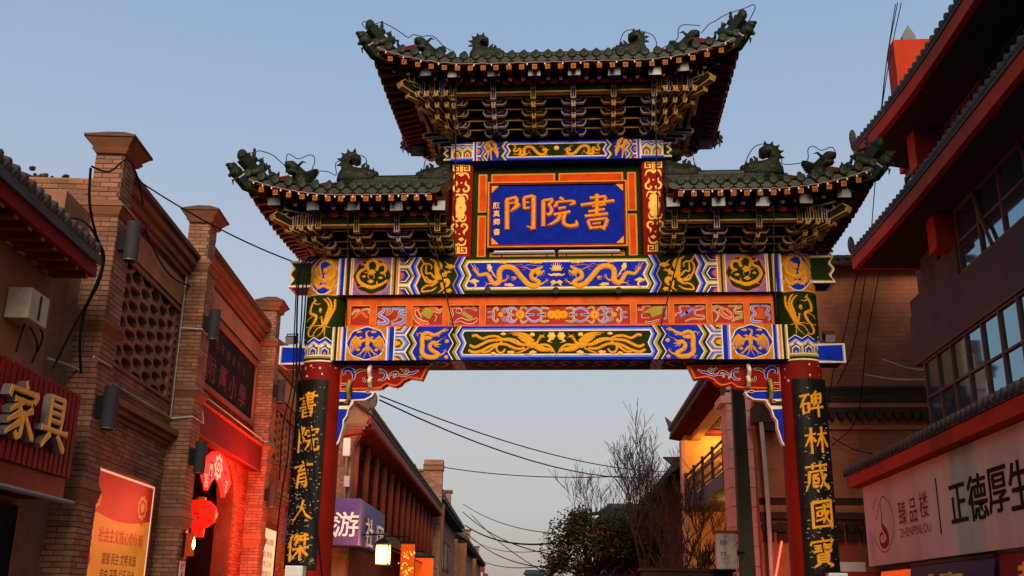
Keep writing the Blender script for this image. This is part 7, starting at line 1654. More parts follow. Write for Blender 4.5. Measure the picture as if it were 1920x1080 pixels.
# ================================================================== right side: modern block with tiled eaves
mat('reflectglass', '#7099aa', 0.05, 0.0, 1, 0.0, metal=0.9)
mat('greyrender', '#554a46', 0.85, 0.12, 1.0, 0.15, 60, dirt='#3c322d', dirt_amt=0.4, dirt_scale=.8, streak=.3)
mat('redconcrete', '#a83216', 0.65, 0.15, 2, 0.15, 25, dirt='#5a1a0e', dirt_amt=0.4, dirt_scale=1.5)
mat('framebrown', '#6a4636', 0.5, 0.15, 3, 0.05)
mat('soffit', '#3c312c', 0.85, 0.15, 1.5, 0.1)
mat('signboardwhite', '#c4b0a0', 0.6, 0.06, 1.5, 0.05, 40, dirt='#8a766c', dirt_amt=0.45, dirt_scale=1.2, streak=.12)
mat('inkred', '#7a1a18', 0.6, 0.05, 3, 0)
mat('darkbluesign', '#2a1f3c', 0.4, 0.15, 2, 0.04)
mat('polegreen', '#4a4a3c', 0.6, 0.2, 2, 0.1, dirt='#2c2c20', dirt_amt=0.4)
mat('curtain', '#6c5a50', 0.8, 0.3, 3, 0.1)
FR = Frame(0, 6.0)
R1 = Bld('tiled_office_block', 'dark grey office block with red-edged tiled eaves, red pillars and blue glass windows', 'building', FR, 14.0)
WL = -.85     # wall plane is 0.85 m behind the eave edge
e1 = 21.7
m = MB()
R1.box(m, 4, 20.6, WL-4, WL, 0, 4.86, 'greyrender')
R1.box(m, 4, 21.0, WL-4, WL, 6.42, 7.46, 'greyrender'); R1.box(m, 18.1, 20.9, WL-4, WL-.01, 7.46, 7.8, 'greyrender'); R1.box(m, 18.11, 19.3, WL-4, WL-.02, 7.8, 8.05, 'greyrender'); R1.box(m, 4, 20.3, WL-4, WL-.3, 4.86, 6.42, 'greyrender'); R1.box(m, 4, 21.0, WL-4, WL-.35, 7.46, 11.2, 'greyrender')
m.build('wall', R1.e)
# window bands
def win_band(a_list, z0, z1, o, bars, name='window', gm='reflectglass'):
    for a0, a1 in zip(a_list, a_list[1:]):
        m = MB(); R1.box(m, a1+.025, a0-.025, o-.05, o, z0, z1, gm); wn = m.build(name, R1.e)
        m = MB(); R1.box(m, a0-.025, a0+.025, o-.06, o+.045, z0, z1, 'framebrown')
        for z in bars: R1.box(m, a1+.025, a0-.026, o-.05, o+.04, z-.02, z+.02, 'framebrown')
        m.build('window_frame', wn)
win_band([20.35-.76*k for k in range(16)], 4.86, 6.39, WL-.02, (4.89, 5.64, 6.36))
m = MB(); R1.box(m, 4, 20.4, WL-.02, WL+.06, 6.39, 6.42, 'framebrown'); m.build('window_head', R1.e)
win_band([18.05-1.0*k for k in range(12)], 7.48, 8.75, WL-.1, (7.53, 8.1, 8.72)); win_band([19.2, 18.95, 18.65, 18.3], 8.06, 8.75, WL-.1, (8.1, 8.72))
for a in (17.05, 15.05): m = MB(); m.bar([R1.P(a-.5, WL-.04, 7.53), R1.P(a-.2, WL-.04, 8.1), R1.P(a, WL-.04, 8.72)], .05, .05, 'framebrown'); m.build('window_brace', R1.e)
win_band([20.8, 20.0], 9.5, 10.6, WL-.2, (9.55, 10.55)); win_band([16.4-1.05*k for k in range(9)], 9.5, 10.6, WL-.2, (9.55, 10.05, 10.55)); win_band([18.8-.62*k for k in range(5)], 9.5, 10.6, WL-.2, (9.55, 10.55), gm='curtain')
def eave(o, z, s_far, curve, depth=1.25, name='eave'):
    n = 22; S_ = [4+(s_far-4)*k/n for k in range(n+1)]; zz = lambda s: z+curve*max(0, (s-(s_far-6))/6)**2; oo = lambda s: o+curve*.25*max(0, (s-(s_far-6))/6)**2
    m = MB()
    for a, b in zip(S_, S_[1:]):
        m.hexa([R1.P(a, oo(a)-.12, zz(a)-.13), R1.P(b, oo(b)-.12, zz(b)-.13), R1.P(b, oo(b), zz(b)-.13), R1.P(a, oo(a), zz(a)-.13), R1.P(a, oo(a)-.12, zz(a)+.13), R1.P(b, oo(b)-.12, zz(b)+.13), R1.P(b, oo(b), zz(b)+.13), R1.P(a, oo(a), zz(a)+.13)], 'redconcrete')
    fa = m.build('eave_fascia', R1.e)
    m = MB(); 
    for a, b in zip(S_, S_[1:]): m.hexa([R1.P(a, oo(a)-depth, z-.02), R1.P(b, oo(b)-depth, z-.02), R1.P(b, oo(b)-.12, zz(b)-.12), R1.P(a, oo(a)-.12, zz(a)-.12), R1.P(a, oo(a)-depth, z+.1), R1.P(b, oo(b)-depth, z+.1), R1.P(b, oo(b)-.12, zz(b)+.1), R1.P(a, oo(a)-.12, zz(a)+.1)], 'soffit')
    m.hexa([R1.P(s_far-.12, o-4.5, z-.10), R1.P(s_far, o-4.5, z-.10), R1.P(s_far+.0, oo(s_far)-.121, zz(s_far)-.13), R1.P(s_far-.12, oo(s_far)-.121, zz(s_far)-.13), R1.P(s_far-.12, o-4.5, z+.13), R1.P(s_far, o-4.5, z+.13), R1.P(s_far, oo(s_far)-.121, zz(s_far)+.13), R1.P(s_far-.12, oo(s_far)-.121, zz(s_far)+.13)], 'redconcrete')
    m.build('eave_soffit', fa)
    m = MB()
    for a, b in zip(S_, S_[1:]): m.hexa([R1.P(a, oo(a)-1.6, z+.75), R1.P(b, oo(b)-1.6, z+.75), R1.P(b, oo(b)+.02, zz(b)+.135), R1.P(a, oo(a)+.02, zz(a)+.135), R1.P(a, oo(a)-1.6, z+.85), R1.P(b, oo(b)-1.6, z+.85), R1.P(b, oo(b)+.02, zz(b)+.2), R1.P(a, oo(a)+.02, zz(a)+.2)], 'greytile')
    rt = m.build('eave_roof', fa); q = MB(); q.tube([(.03, 0, 0), (-.02, 0, .01), (-1.6, 0, .62)], [.085, .085, .07], 'greytile', 8); qm = q.mesh('roof_tile', True)
    k = 0; s = 6.0
    rz = math.atan2(-FR.n.y, -FR.n.x)
    while s < s_far: place('roof_tile', qm, rt, R1.P(s, oo(s), zz(s)+.24), (0, 0, rz)); s += .235
    m = MB(); m.ell(R1.P(s_far-.05, oo(s_far), zz(s_far)+.42), (.08, .09, .22), 'greytile', 8, 6); m.ell(R1.P(s_far-.05, oo(s_far)-.1, zz(s_far)+.3), (.12, .16, .12), 'greytile', 8, 6); m.build('corner_ornament', fa)
    return fa
eave(.0, 8.80, e1, .12); eave(.0, 10.66, 20.6, .35, 1.5); eave(.3, 12.9, 16.0, .3, 1.6)
# red pillars and beam ends
def px_box(u0, v0, u1, v1, o, dep, name, mt='redconcrete'):
    aa, z1 = FR.px(u0, v0, o); a2, z2 = FR.px(u1, v0, o); z0 = FR.px(u0, v1, o)[1]
    m = MB(); R1.box(m, aa-.45, aa, o-dep, o, z0, z1, mt); bevel(m.build(name, R1.e), .02)
px_box(1694, 218, 1742, 345, -.55, .6, 'pillar')
px_box(1733, 400, 1773, 488, -.6, .65, 'beam_end')
bA, bz1 = FR.px(1662, 97, -1.4); bB, _ = FR.px(1736, 97, -1.4)
m = MB(); m.prism([R1.P(a, -1.4, z) for a, z in ((bA, 11.3), (bA, bz1-.12), (bA-.12, bz1), (bA-.55, bz1), (bA-.55, 11.3))], R1.P(0, -2.3, 0)-R1.P(0, -1.4, 0), 'redconcrete'); m.build('roof_block', R1.e)
m = MB(); R1.box(m, bA-.9, bA-.05, -2.4, -1.5, 8.0, 11.29, 'greyrender'); m.build('stair_tower', R1.e)
m = MB(); m.b2((-.15, -.2, 0), (.15, .2, .12), 'steelgrey'); m.prism([(-.15, -.2, .12), (.15, -.2, .12), (0, -.2, .42)], (0, .4, 0), 'steelgrey'); T = m.build('roof_vent', None, R1.P(bA-.3, -1.8, bz1)+R1.base); tag(T, 'small grey peaked vent on the red roof block', 'vent')
# ground floor: sign wall with tiled coping
SO = .30
m = MB(); R1.box(m, 4, 21.35, WL, SO-.06, 0, 4.05, 'greyrender'); m.build('sign_wall', R1.e)
m = MB(); R1.box(m, 4, 21.55, SO-.2, SO+.28, 3.98, 4.20, 'redconcrete'); cp = m.build('coping_fascia', R1.e)
m = MB(); m.hexa([R1.P(a, o, z) for a, o, z in ((4, WL, 4.85), (21.55, WL, 4.85), (21.55, SO+.3, 4.205), (4, SO+.3, 4.205), (4, WL, 4.9), (21.55, WL, 4.9), (21.55, SO+.3, 4.26), (4, SO+.3, 4.26))], 'greytile'); rt = m.build('coping_roof', cp)
q = MB(); q.tube([(.03, 0, 0), (-.02, 0, .01), (-1.4, 0, .62)], [.08, .08, .07], 'greytile', 8); qm = q.mesh('roof_tile', True); rz = math.pi; s = 5.0
while s < 21.6: place('roof_tile', qm, rt, R1.P(s, SO+.3, 4.29), (0, 0, rz)); s += .21
T = thing('sign_board', 'pale sign board with red swirl logo, ZHENPINLOU and large black characters', 'sign', FR.P(14, SO, 2.3)); Pr = (lambda b: (lambda a, o, z: FR.P(a, o, z)-b))(T.location.copy())
m = MB(); fbox(Pr, m, 5, 21.3, SO-.055, SO+.05, 2.42, 3.97, 'signboardwhite'); m.build('board', T)
S = lambda x, z, h: Pr(-x, SO+.051+h, z)
def rp(u, v): a, z = FR.px(u, v, SO+.05); return (-a, z)
m = MB(); ctr = rp(1658, 985); L_ = [rp(*q) for q in ((1643, 975), (1650, 940), (1656, 931), (1668, 945), (1676, 975), (1675, 1005), (1664, 1033), (1651, 1031), (1640, 1010))]
ribbon(m, S, L_, .022, 'inkred', .003); ribbon(m, S, [rp(*q) for q in ((1636, 955), (1640, 940), (1645, 933))], .02, 'inkred', .003)
ribbon(m, S, [rp(*q) for q in ((1650, 940), (1653, 965), (1654, 985), (1662, 998), (1665, 1012), (1659, 1023), (1652, 1020), (1650, 1005), (1655, 1000), (1657, 1012))], [.02, .04, .10, .16, .16, .12, .08, .06, .05, .02], 'inkred', .004); m.build('logo', T)
m = MB()
for ch, (u, v) in zip('臻品楼', ((1692, 962), (1712, 957), (1732, 946))): letters(m, S, ch, *rp(u, v), .46, 'inkred', .003, .005, 1.05)
a_, b_ = rp(1688, 1000), rp(1746, 988); letters(m, S, 'ZHENPINLOU', (a_[0]+b_[0])/2, (a_[1]+b_[1])/2, .215, 'inkred', .003, -.002, abs(b_[0]-a_[0])/text2d('ZHENPINLOU', .215, -.002)[2])
m.build('logo_lettering', T, fix=False)
m = MB(); x_, z1_ = rp(1753, 897); x2_, z0_ = rp(1766, 1002); slab(m, S, [(x_, z0_), (x_+.05, z0_), (x_+.05, z1_), (x_, z1_)], 'ink', .004); m.build('divider', T)
for ch, (u, v) in zip('正德厚生', ((1797, 943), (1833, 932), (1871, 918), (1913, 908))): m = MB(); letters3d(m, S, ch, *rp(u, v), .70, 'ink', .012, 'ink', .006, 1.1); m.build('character', T, fix=False)
# shop signs below it
def low_sign(u0, v0, u1, o, h, mt, text, tm, lab, sz, hand=False):
    a0, z1 = FR.px(u0, v0, o); a1, z2 = FR.px(u1, v0, o); T = thing('shop_sign', lab, 'sign', FR.P((a0+a1)/2, o, z1-h)); Pq = (lambda b: (lambda a, o, z: FR.P(a, o, z)-b))(T.location.copy())
    m = MB(); m.hexa([Pq(a, q, z) for a, q, z in ((a1, o-.3, z1-h), (a0, o-.3, z1-h), (a0, o, z1-h), (a1, o, z1-h), (a1, o-.35, z1), (a0, o-.35, z1), (a0, o-.12, z1), (a1, o-.12, z1))], mt); m.build('panel', T)
    m = MB(); fbox(Pq, m, a1, a0, o-.36, o-.10, z1+.001, z1+.04, 'blackmetal'); m.build('frame', T)
    S = lambda x, z, hh: Pq(-x, o-.12+.12*(z1-z)/h+.004+hh, z); m = MB()
    for k_, ch in enumerate(text): m = MB(); letters3d(m, S, ch, -(a0+a1)/2+(k_-(len(text)-1)/2)*sz*1.25, z1-sz*.72, sz, tm, .05, tm, .02); m.build('character', T, fix=False)
    return T
low_sign(1694, 1062, 1850, .75, .75, 'darkbluesign', '臻品阁', 'signgold', 'dark purple shop sign with gold characters below the pale sign board', .62)
low_sign(1856, 1038, 2040, .8, .95, 'signred', '荣丽', 'signgold', 'red shop sign starting with 荣 beside the dark purple sign', .55)
low_sign(1640, 1072, 1690, .7, .6, 'orangesign', '', 'signgold', 'plain orange-lit end panel below the red swirl logo', .5)

# ================================================================== grey wall house behind, with cornices
mat('oldwall', '#9a5f40', 0.85, 0.22, .9, 0.2, 30, dirt='#3e3028', dirt_amt=0.65, dirt_scale=.7)
mat('oldtile', '#3c2c24', 0.85, 0.2, 5, 0.3, 30, island=.2)
T2 = thing('old_wall_house', 'old brown-grey blank wall with two rows of carved brick cornices behind the right column', 'house', (7.3, 25.45, 0))
def wz(v, u=1650): return aty(u, v, 25.45).z
m = MB(); m.b2((-2.6, 0, 0), (4.5, .5, wz(497)), 'oldwall'); w2 = m.build('wall', T2)
b = MB(); S2 = lambda x, z, h: Vector((x, -h, z)); bricks(b, S2, -2.6, 4.0, 4.6, wz(505), None, .42, .125, .012, .008, 'oldwall', random.Random(3)); stuff(b.build('brickwork', w2, fix=False))
for v0, v1, dep, mt in ((731, 725, .06, 'oldtile'), (742, 733, .03, 'oldtile'), (757, 745, .10, 'oldtile'), (766, 758, .16, 'oldwall'), (776, 766.5, .2, 'oldtile'), (806, 799, .1, 'oldwall'), (935, 929, .1, 'oldwall'), (948, 936, .05, 'oldtile'), (962, 949, .12, 'oldwall'), (975, 962.5, .18, 'oldtile')):
    m = MB(); m.b2((-2.6, -dep, wz(v0)), (4.0, -.008, wz(v1)), mt); m.build('cornice_course', w2)
# zigzag drip tiles under the cornices
q = MB(); q.prism([(-.10, -.2, .06), (.10, -.2, .06), (.06, -.2, -.05), (0, -.2, -.11), (-.06, -.2, -.05)], (0, .12, 0), 'oldtile'); qm = q.mesh('drip_tile')
for v, dy in ((781, 0), (990, .0)):
    for k in range(29): place('drip_tile', qm, w2, (-2.5+k*.225, dy, wz(v)))
rnd = random.Random(8)
for v0, v1 in ((1000, 982), (1018, 1002)):
    for k in range(20):
        m = MB(); x = -2.55+k*.33; m.b2((x, -.1-rnd.uniform(0, .05), wz(v0)), (x+.25, -.008, wz(v1)), 'oldtile'); m.build('carved_brick', w2)
m = MB(); m.hexa([Vector(p) for p in ((-2.9, -.5, wz(505)), (4.5, -.5, wz(505)), (4.5, 2, wz(480)+.4), (-2.9, 2, wz(480)+.4), (-2.9, -.5, wz(500)), (4.5, -.5, wz(500)), (4.5, 2, wz(480)+.6), (-2.9, 2, wz(480)+.6))], 'oldtile'); rr = m.build('roof', T2)
for k in range(30):
    m = MB(); x = -2.85+k*.24; m.tube([(x, -.52, wz(497)), (x, 1.9, wz(480)+.62)], .08, 'oldtile', 6); m.build('roof_tile', rr)
for k, (pts, r_) in enumerate(((((1610, 500), (1585, 620), (1562, 700), (1548, 800)), .012), (((1625, 505), (1600, 650), (1570, 720)), .012), (((1650, 505), (1625, 640), (1608, 780), (1560, 835)), .012), (((1560, 820), (1600, 842), (1640, 852)), .012), (((1655, 674), (1700, 690), (1740, 695)), .03), (((1620, 703), (1680, 712), (1735, 712)), .03))):
    cable('wall_cable', [aty(u, v, 25.2) for u, v in pts], r_, ['thin cable hanging down the old wall beside the beam end', 'second thin cable down the old wall, crossing the cornice', 'long thin cable down the old wall curling below the cornice', 'thin cable drooping towards the pale sign board', 'short bent pale pipe on the old wall above the cornice', 'straight pale pipe on the old wall below the bent one'][k], 'cable' if k < 4 else 'pipe', 'cableblack' if k < 4 else 'pipewhite')
cable('drainpipe', [aty(u, v, 25.0) for u, v in ((1424, 760), (1437, 900), (1447, 1080), (1450, 1180))], .055, 'pale rusty drainpipe at the corner of the old wall', 'pipe', 'pipewhite')
m = MB(); c = aty(1424, 772, 25.2); m.b2((-.2, -.25, -.3), (.5, .2, .1), 'oldtile'); m.ell((.15, -.1, .2), (.3, .25, .25), 'oldtile', 8, 5); m.b2((-.05, -.2, -.5), (.35, .1, -.3), 'oldtile'); T = m.build('carved_eave_end', T2, c-T2.location)

# ================================================================== balcony house on the right
mat('granite', '#b98c7a', 0.75, 0.12, 3, 0.15, 80, island=.06, dirt='#6a4a40', dirt_amt=0.25)
mat('graniteback', '#5e463c', 0.85, 0.1)
mat('cream_wall', '#c79a5a', 0.8, 0.1, 2, 0.1, dirt='#8a6434', dirt_amt=0.3)
mat('steelpaint', '#3f3c3e', 0.5, 0.15, 3, 0.05)
mat('slabgrey', '#5c5a5c', 0.6, 0.15, 3, 0.08)
F3 = Frame(1.5, 4.3)
H3 = Bld('balcony_house', 'pink granite corner house with a warmly lit balcony gallery and tiled eave', 'house', F3, 25.6)
s0, s1 = 25.6, 34.6
def gz(v, u=1395): return aty(u, v, 25.7).z
m = MB(); H3.box(m, s0+.05, s0+.9, -.62, -.0, 0, 8.2, 'graniteback'); pr = m.build('corner_pier', H3.e)
z = .05; zr = [gz(v) for v in (735, 770, 806, 842, 878, 914, 950, 988, 1024, 1062, 1100, 1140)]; zr = sorted(set([0.0]+zr))
for z0, z1 in zip(zr, zr[1:]):
    for (o0, o1) in ((-.20, 0.02), (-.62, -.21)):
        m = MB(); m.hexa([H3.P(a, o, q) for q in (z0+.008, z1-.008) for a, o in ((s0, o0), (s0+.055, o0), (s0+.055, o1), (s0, o1))], 'granite'); m.build('granite_block', pr)
    m = MB(); H3.box(m, s0+.057, s0+.9, .0, .022, z0+.008, z1-.008, 'granite'); m.build('granite_block', pr)
zt = zr[-1]
for k in range(4):
    m = MB(); m.hexa([H3.P(a, o, q) for q in (zt+.008+k*.5, zt+.5+k*.5-.008) for a, o in ((s0, -.62), (s0+.055, -.62), (s0+.055, -.1-.12*k), (s0, -.1-.12*k))], 'granite'); m.build('granite_block', pr)
# stepped gable shoulder
for k, (o, z0, z1) in enumerate(((.05, 6.55, 6.75), (-.12, 6.9, 7.5))):
    m = MB(); H3.box(m, s0-.05, s0+.95, o-.2, o+.12, z0, z1, 'granite'); bevel(m.build('shoulder_stone', pr), .02)
# gallery: slab, back wall, doors, ceiling, railing
m = MB(); H3.box(m, s0+.9, s1, -1.9, -.05, 4.62, 4.78, 'slabgrey'); H3.box(m, s0+.9, s1, -.05, .05, 4.55, 4.95, 'slabgrey'); m.build('balcony_slab', H3.e)
m = MB(); H3.box(m, s0+.9, s1+.8, -2.1, -1.9, 0, 7.9, 'cream_wall'); H3.box(m, s1, s1+.8, -2.1, -.02, 0, 7.21, 'cream_wall'); m.build('back_wall', H3.e)
for zb in (4.8, 1.6):
    for k, a in enumerate((s0+1.2, s0+3.2, s0+5.4)):
        m = MB(); H3.box(m, a, a+1.2, -1.9, -1.86, zb, zb+2.0, 'glassdark'); dn = m.build('door', H3.e); m = MB()
        for b in ((a-.1, a, zb, zb+2.1), (a+1.2, a+1.3, zb, zb+2.1), (a, a+1.2, zb+2.0, zb+2.1)): H3.box(m, b[0], b[1], -1.9, -1.82, b[2], b[3], 'timberpost')
        m.build('door_frame', dn)
    for k, a in enumerate((s0+2.6, s0+4.8, s0+7.0)): m = MB(); H3.box(m, a, a+.35, -1.9, -1.5, zb-.02, zb+2.45, 'cream_wall'); m.build('wall_pier', H3.e)
# eave roof
m = MB(); m.hexa([H3.P(a, o, z) for a, o, z in ((s0+.3, -2.4, 8.7), (s1+1.2, -2.4, 8.7), (s1+1.2, .35, 7.30), (s0+.3, .35, 7.30), (s0+.3, -2.4, 8.85), (s1+1.2, -2.4, 8.85), (s1+1.2, .35, 7.42), (s0+.3, .35, 7.42))], 'greytile'); rf = m.build('roof', H3.e)
m = MB(); H3.box(m, s0+.9, s1+.9, -1.88, -.35, 7.22, 7.30, 'lattwood'); m.build('ceiling', rf); m = MB(); H3.box(m, s0+.9, s1+.9, -.5, -.22, 6.98, 7.21, 'cream_wall'); m.build('eave_beam', rf)
rb = MB(); rb.b2((-.04, -.05, -.05), (.04, .75, .05), 'lattwood'); rbm = rb.mesh('rafter'); rz3 = math.atan2(-F3.n.y, -F3.n.x)+math.pi/2
for k in range(34): place('rafter', rbm, rf, H3.P(s0+1.0+k*.28, .32, 7.27), (R(-10), 0, rz3))
jb = MB(); jb.b2((-.03, -.5, -.03), (.03, .5, .03), 'lattwood'); jm = jb.mesh('ceiling_joist')
for k in range(28): place('ceiling_joist', jm, rf, H3.P(s0+1.2+k*.3, -1.2, 7.18), (0, 0, rz3))
q = MB(); q.tube([(0, -.05, 0), (0, 2.7, 1.42)], .08, 'greytile', 8); qm = q.mesh('roof_tile', True)
for k in range(42): place('roof_tile', qm, rf, H3.P(s0+.35+k*.235, .36, 7.5), (0, 0, rz3))
for a, z_ in ((s1+1.25, 7.65), ):
    m = MB(); m.prism([H3.P(a, .35, z_-.15), H3.P(a, .5, z_+.35), H3.P(a, .2, z_+.1), H3.P(a, .1, z_+.28), H3.P(a, -.05, z_+.02), H3.P(a, -.1, z_-.1)], (0, -.15, 0), 'greytile'); m.build('eave_ornament', rf)
# small upper roof tip
m = MB(); m.hexa([H3.P(a, o, z) for a, o, z in ((s0+1.5, -3.4, 9.6), (s0+6.0, -3.4, 9.6), (s0+6.0, -.75, 8.55), (s0+1.5, -.75, 8.55), (s0+1.5, -3.4, 10.0), (s0+6.0, -3.4, 10.0), (s0+6.0, -.75, 8.95), (s0+1.5, -.75, 8.95))], 'greytile'); m.prism([H3.P(s0+6.0, -.75, 8.9), H3.P(s0+6.0, -.45, 9.3), H3.P(s0+6.0, -.9, 9.15), H3.P(s0+6.0, -1.1, 9.3), H3.P(s0+6.0, -1.2, 9.0)], (0, -.15, 0), 'greytile'); m.build('upper_roof', H3.e)
m = MB(); H3.box(m, s0+1.0, s0+5.8, -3.4, -1.0, 8.5, 9.3, 'darkwood'); m.build('upper_wall', H3.e)
# railing
m = MB()
for z_, r_ in ((5.78, .035), (5.62, .02), (5.05, .025)): m.tube([H3.P(s0+.9, -.02, z_), H3.P(s1, -.02, z_)], r_, 'steelpaint', 8)
rl = m.build('railing', H3.e)
for k in range(5): m = MB(); a = s0+.95+k*2.0; H3.box(m, a, a+.08, -.06, .02, 4.95, 5.9, 'steelpaint'); m.build('railing_post', rl)
bm_ = MB(); bm_.tube([(0, 0, 0), (0, 0, .57)], .012, 'steelpaint', 5); bm_.tube([(-.09, 0, .14), (0, 0, .28), (.09, 0, .14), (0, 0, .0), (-.09, 0, .14)], .01, 'steelpaint', 5); bm_.tube([(-.09, 0, .43), (0, 0, .57), (.09, 0, .43), (0, 0, .28), (-.09, 0, .43)], .01, 'steelpaint', 5); bme = bm_.mesh('baluster')
for k in range(40): place('baluster', bme, rl, H3.P(s0+1.15+k*.2, -.02, 5.05), (0, 0, rz3+math.pi))
m = MB(); H3.box(m, s1, s1+.5, -.3, .12, 0, 7.0, 'granite'); bevel(m.build('far_pier', H3.e), .02)
# ceiling lamps
for k, (a, zc, lab) in enumerate(((s0+7.9, 7.0, 'small lit ceiling lamp over the far end of the balcony gallery'), (s0+2.4, 7.0, 'small lit ceiling lamp over the near end of the balcony gallery'), (s0+4.6, 4.45, 'small lit ceiling lamp under the balcony slab'))):
    T = thing('ceiling_lamp', lab, 'lamp', F3.P(a, -1.2, zc)); m = MB(); m.lathe([(.12, .0), (.12, .06), (.08, .1)], 'blackmetal', 14); m.build('housing', T); m = MB(); m.lathe([(.02, -.05), (.09, -.04), (.1, -.001)], 'lampwarm', 14); m.build('diffuser', T, smooth=True)
    l_ = bpy.data.lights.new('gallery_lamp', 'POINT'); l_.energy = (95, 85, 95)[k]; l_.color = (1, .52, .14); l_.shadow_soft_size = .12; lo = bpy.data.objects.new('gallery_lamp', l_); col.objects.link(lo); lo.parent = T; lo.location = (0, 0, -.16)
# street pole and rusty light box
c = aty(1392, 900, 22.0)
T = thing('street_pole', 'plain dark green-grey square pole in front of the granite house', 'pole', (c.x, 22, 0)); m = MB(); m.hexa([Vector(p) for p in ((-.17, -.15, 0), (.17, -.15, 0), (.17, .15, 0), (-.17, .15, 0), (-.13, -.12, 7.2), (.13, -.12, 7.2), (.13, .12, 7.2), (-.13, .12, 7.2))], 'polegreen'); bevel(m.build('shaft', T), .05); m = MB(); m.b2((-.3, -.3, 0), (.3, .3, .05), 'polegreen'); m.build('base_plate', T)
# ================================================================== trees
mat('bark', '#3a241c', 0.9, 0.3, 6, 0.3, 40)
mat('twig', '#3c2e28', 0.9, 0.25, 6, 0.1)
mat('leafdark', '#24240f', 0.6, 0.35, 3, 0.0, island=.5)
mat('leafbrown', '#4a3418', 0.6, 0.35, 3, 0.0, island=.5)
def bare_tree(loc, H, label, seed, spread=.45, levels=5, r0=.09, lean=0.0, n0=4, group=None):
    rnd = random.Random(seed); T = thing('bare_tree', label, 'tree', loc, 0, group); tr = MB(); br = MB()
    def grow(p, d, L, r, lv):
        pts = [p]; dd = d.copy(); rr = [r]; n = 4
        for k in range(n):
            dd = (dd+Vector((rnd.gauss(0, .10), rnd.gauss(0, .10), .07+rnd.gauss(0, .05)))).normalized(); pts.append(pts[-1]+dd*L/n); rr.append(r*(1-.5*(k+1)/n))
        rr = [max(q, .0085) for q in rr]; (tr if lv == 0 else br).tube(pts, rr, 'bark' if lv < 2 else 'twig', 6 if lv < 2 else 4, lv < 2)
        if lv >= levels: return
        for k in range(n0 if lv < 2 else 3):
            i = rnd.choice([2, 3, 4]); q = pts[i]; a = rnd.uniform(0, 2*math.pi); s = spread*rnd.uniform(.5, 1.2)
            side = Vector((math.cos(a), math.sin(a), .25)); nd = (dd+side*s*1.3).normalized(); nd.z = max(nd.z, .12); grow(q, nd.normalized(), L*rnd.uniform(.58, .8), rr[i]*.72, lv+1)
    grow(Vector((0, 0, 0)), Vector((lean, 0, 1)).normalized(), H*.36, r0, 0)
    tr.build('trunk', T, smooth=True); o = br.build('crown', T, smooth=True, fix=False); return T
def at(u, v, y): p = aty(u, v, y); return p
p = at(1200, 1000, 38); bare_tree((p.x, 38, 0), 9.0, 'tall bare winter tree with upright twigs behind the archway', 4, .5, 5, .17, -.02, 4)
p = at(1165, 1000, 44); bare_tree((p.x, 44, 0), 9.2, 'bare winter tree leaning over the dark leafy tree', 9, .55, 5, .15, -.1, 4)
p = at(1262, 1040, 30); bare_tree((p.x, 30, 0), 6.2, 'thin bare tree in front of the lit balcony', 21, .5, 5, .10, .05, 4)
p = at(1335, 1060, 23.5); bare_tree((p.x, 23.5, 0), 3.6, 'small bare shrub beside the dark street pole', 33, .7, 5, .04, .1)
p = at(1240, 1060, 27); bare_tree((p.x, 27, 0), 3.4, 'reddish bare shrub below the thin tree', 35, .8, 5, .04, -.2)
def leafy_tree(loc, rx, rz, zc, label, seed, n=9000):
    rnd = random.Random(seed); T = thing('leafy_tree', label, 'tree', loc); m = MB(); m.tube([(0, 0, 0), (.1, 0, zc*.5), (-.05, .1, zc)], [.16, .12, .06], 'bark', 8)
    cl = []
    for k in range(34):
        a = rnd.uniform(0, 2*math.pi); b = rnd.uniform(-.5, 1); rr = rnd.uniform(.45, .95); h = math.sqrt(max(0, 1-b*b))
        c = Vector((rx*h*rr*math.cos(a), rx*h*rr*math.sin(a), zc+rz*b*rr)); cl.append((c, rnd.uniform(.35, .62)*rx*.62)); m.tube([(0, 0, zc*.6), c*.5+Vector((0, 0, zc*.35)), c], [.05, .03, .012], 'bark', 4, False)
    m.build('trunk', T, smooth=True); m = MB()
    for k in range(n):
        c, r = rnd.choice(cl); d = Vector((rnd.gauss(0, 1), rnd.gauss(0, 1), rnd.gauss(0, 1))).normalized(); q = c+d*r*(rnd.random()**.45)*Vector((1, 1, .8)).length/1.62
        a = Vector((rnd.gauss(0, 1), rnd.gauss(0, 1), rnd.gauss(0, .6))).normalized(); b = a.cross(d).normalized() if a.cross(d).length > .01 else Vector((1, 0, 0)); L = rnd.uniform(.05, .11); W = L*.42
        m.add([q-a*L, q+b*W, q+a*L, q-b*W], [(0, 1, 2, 3)], 'leafdark' if rnd.random() < .72 else 'leafbrown')
    m.build('crown', T, fix=False); return T
p = at(1108, 1030, 41); leafy_tree((p.x, 41, 0), 2.05, 1.7, p.z-.1, 'rounded dark leafy tree at the street side behind the archway', 6, 10000)
p = at(1175, 1040, 45); leafy_tree((p.x, 45, 0), 2.2, 1.8, p.z, 'second dark leafy tree below the green pavilion roof', 16, 7000)

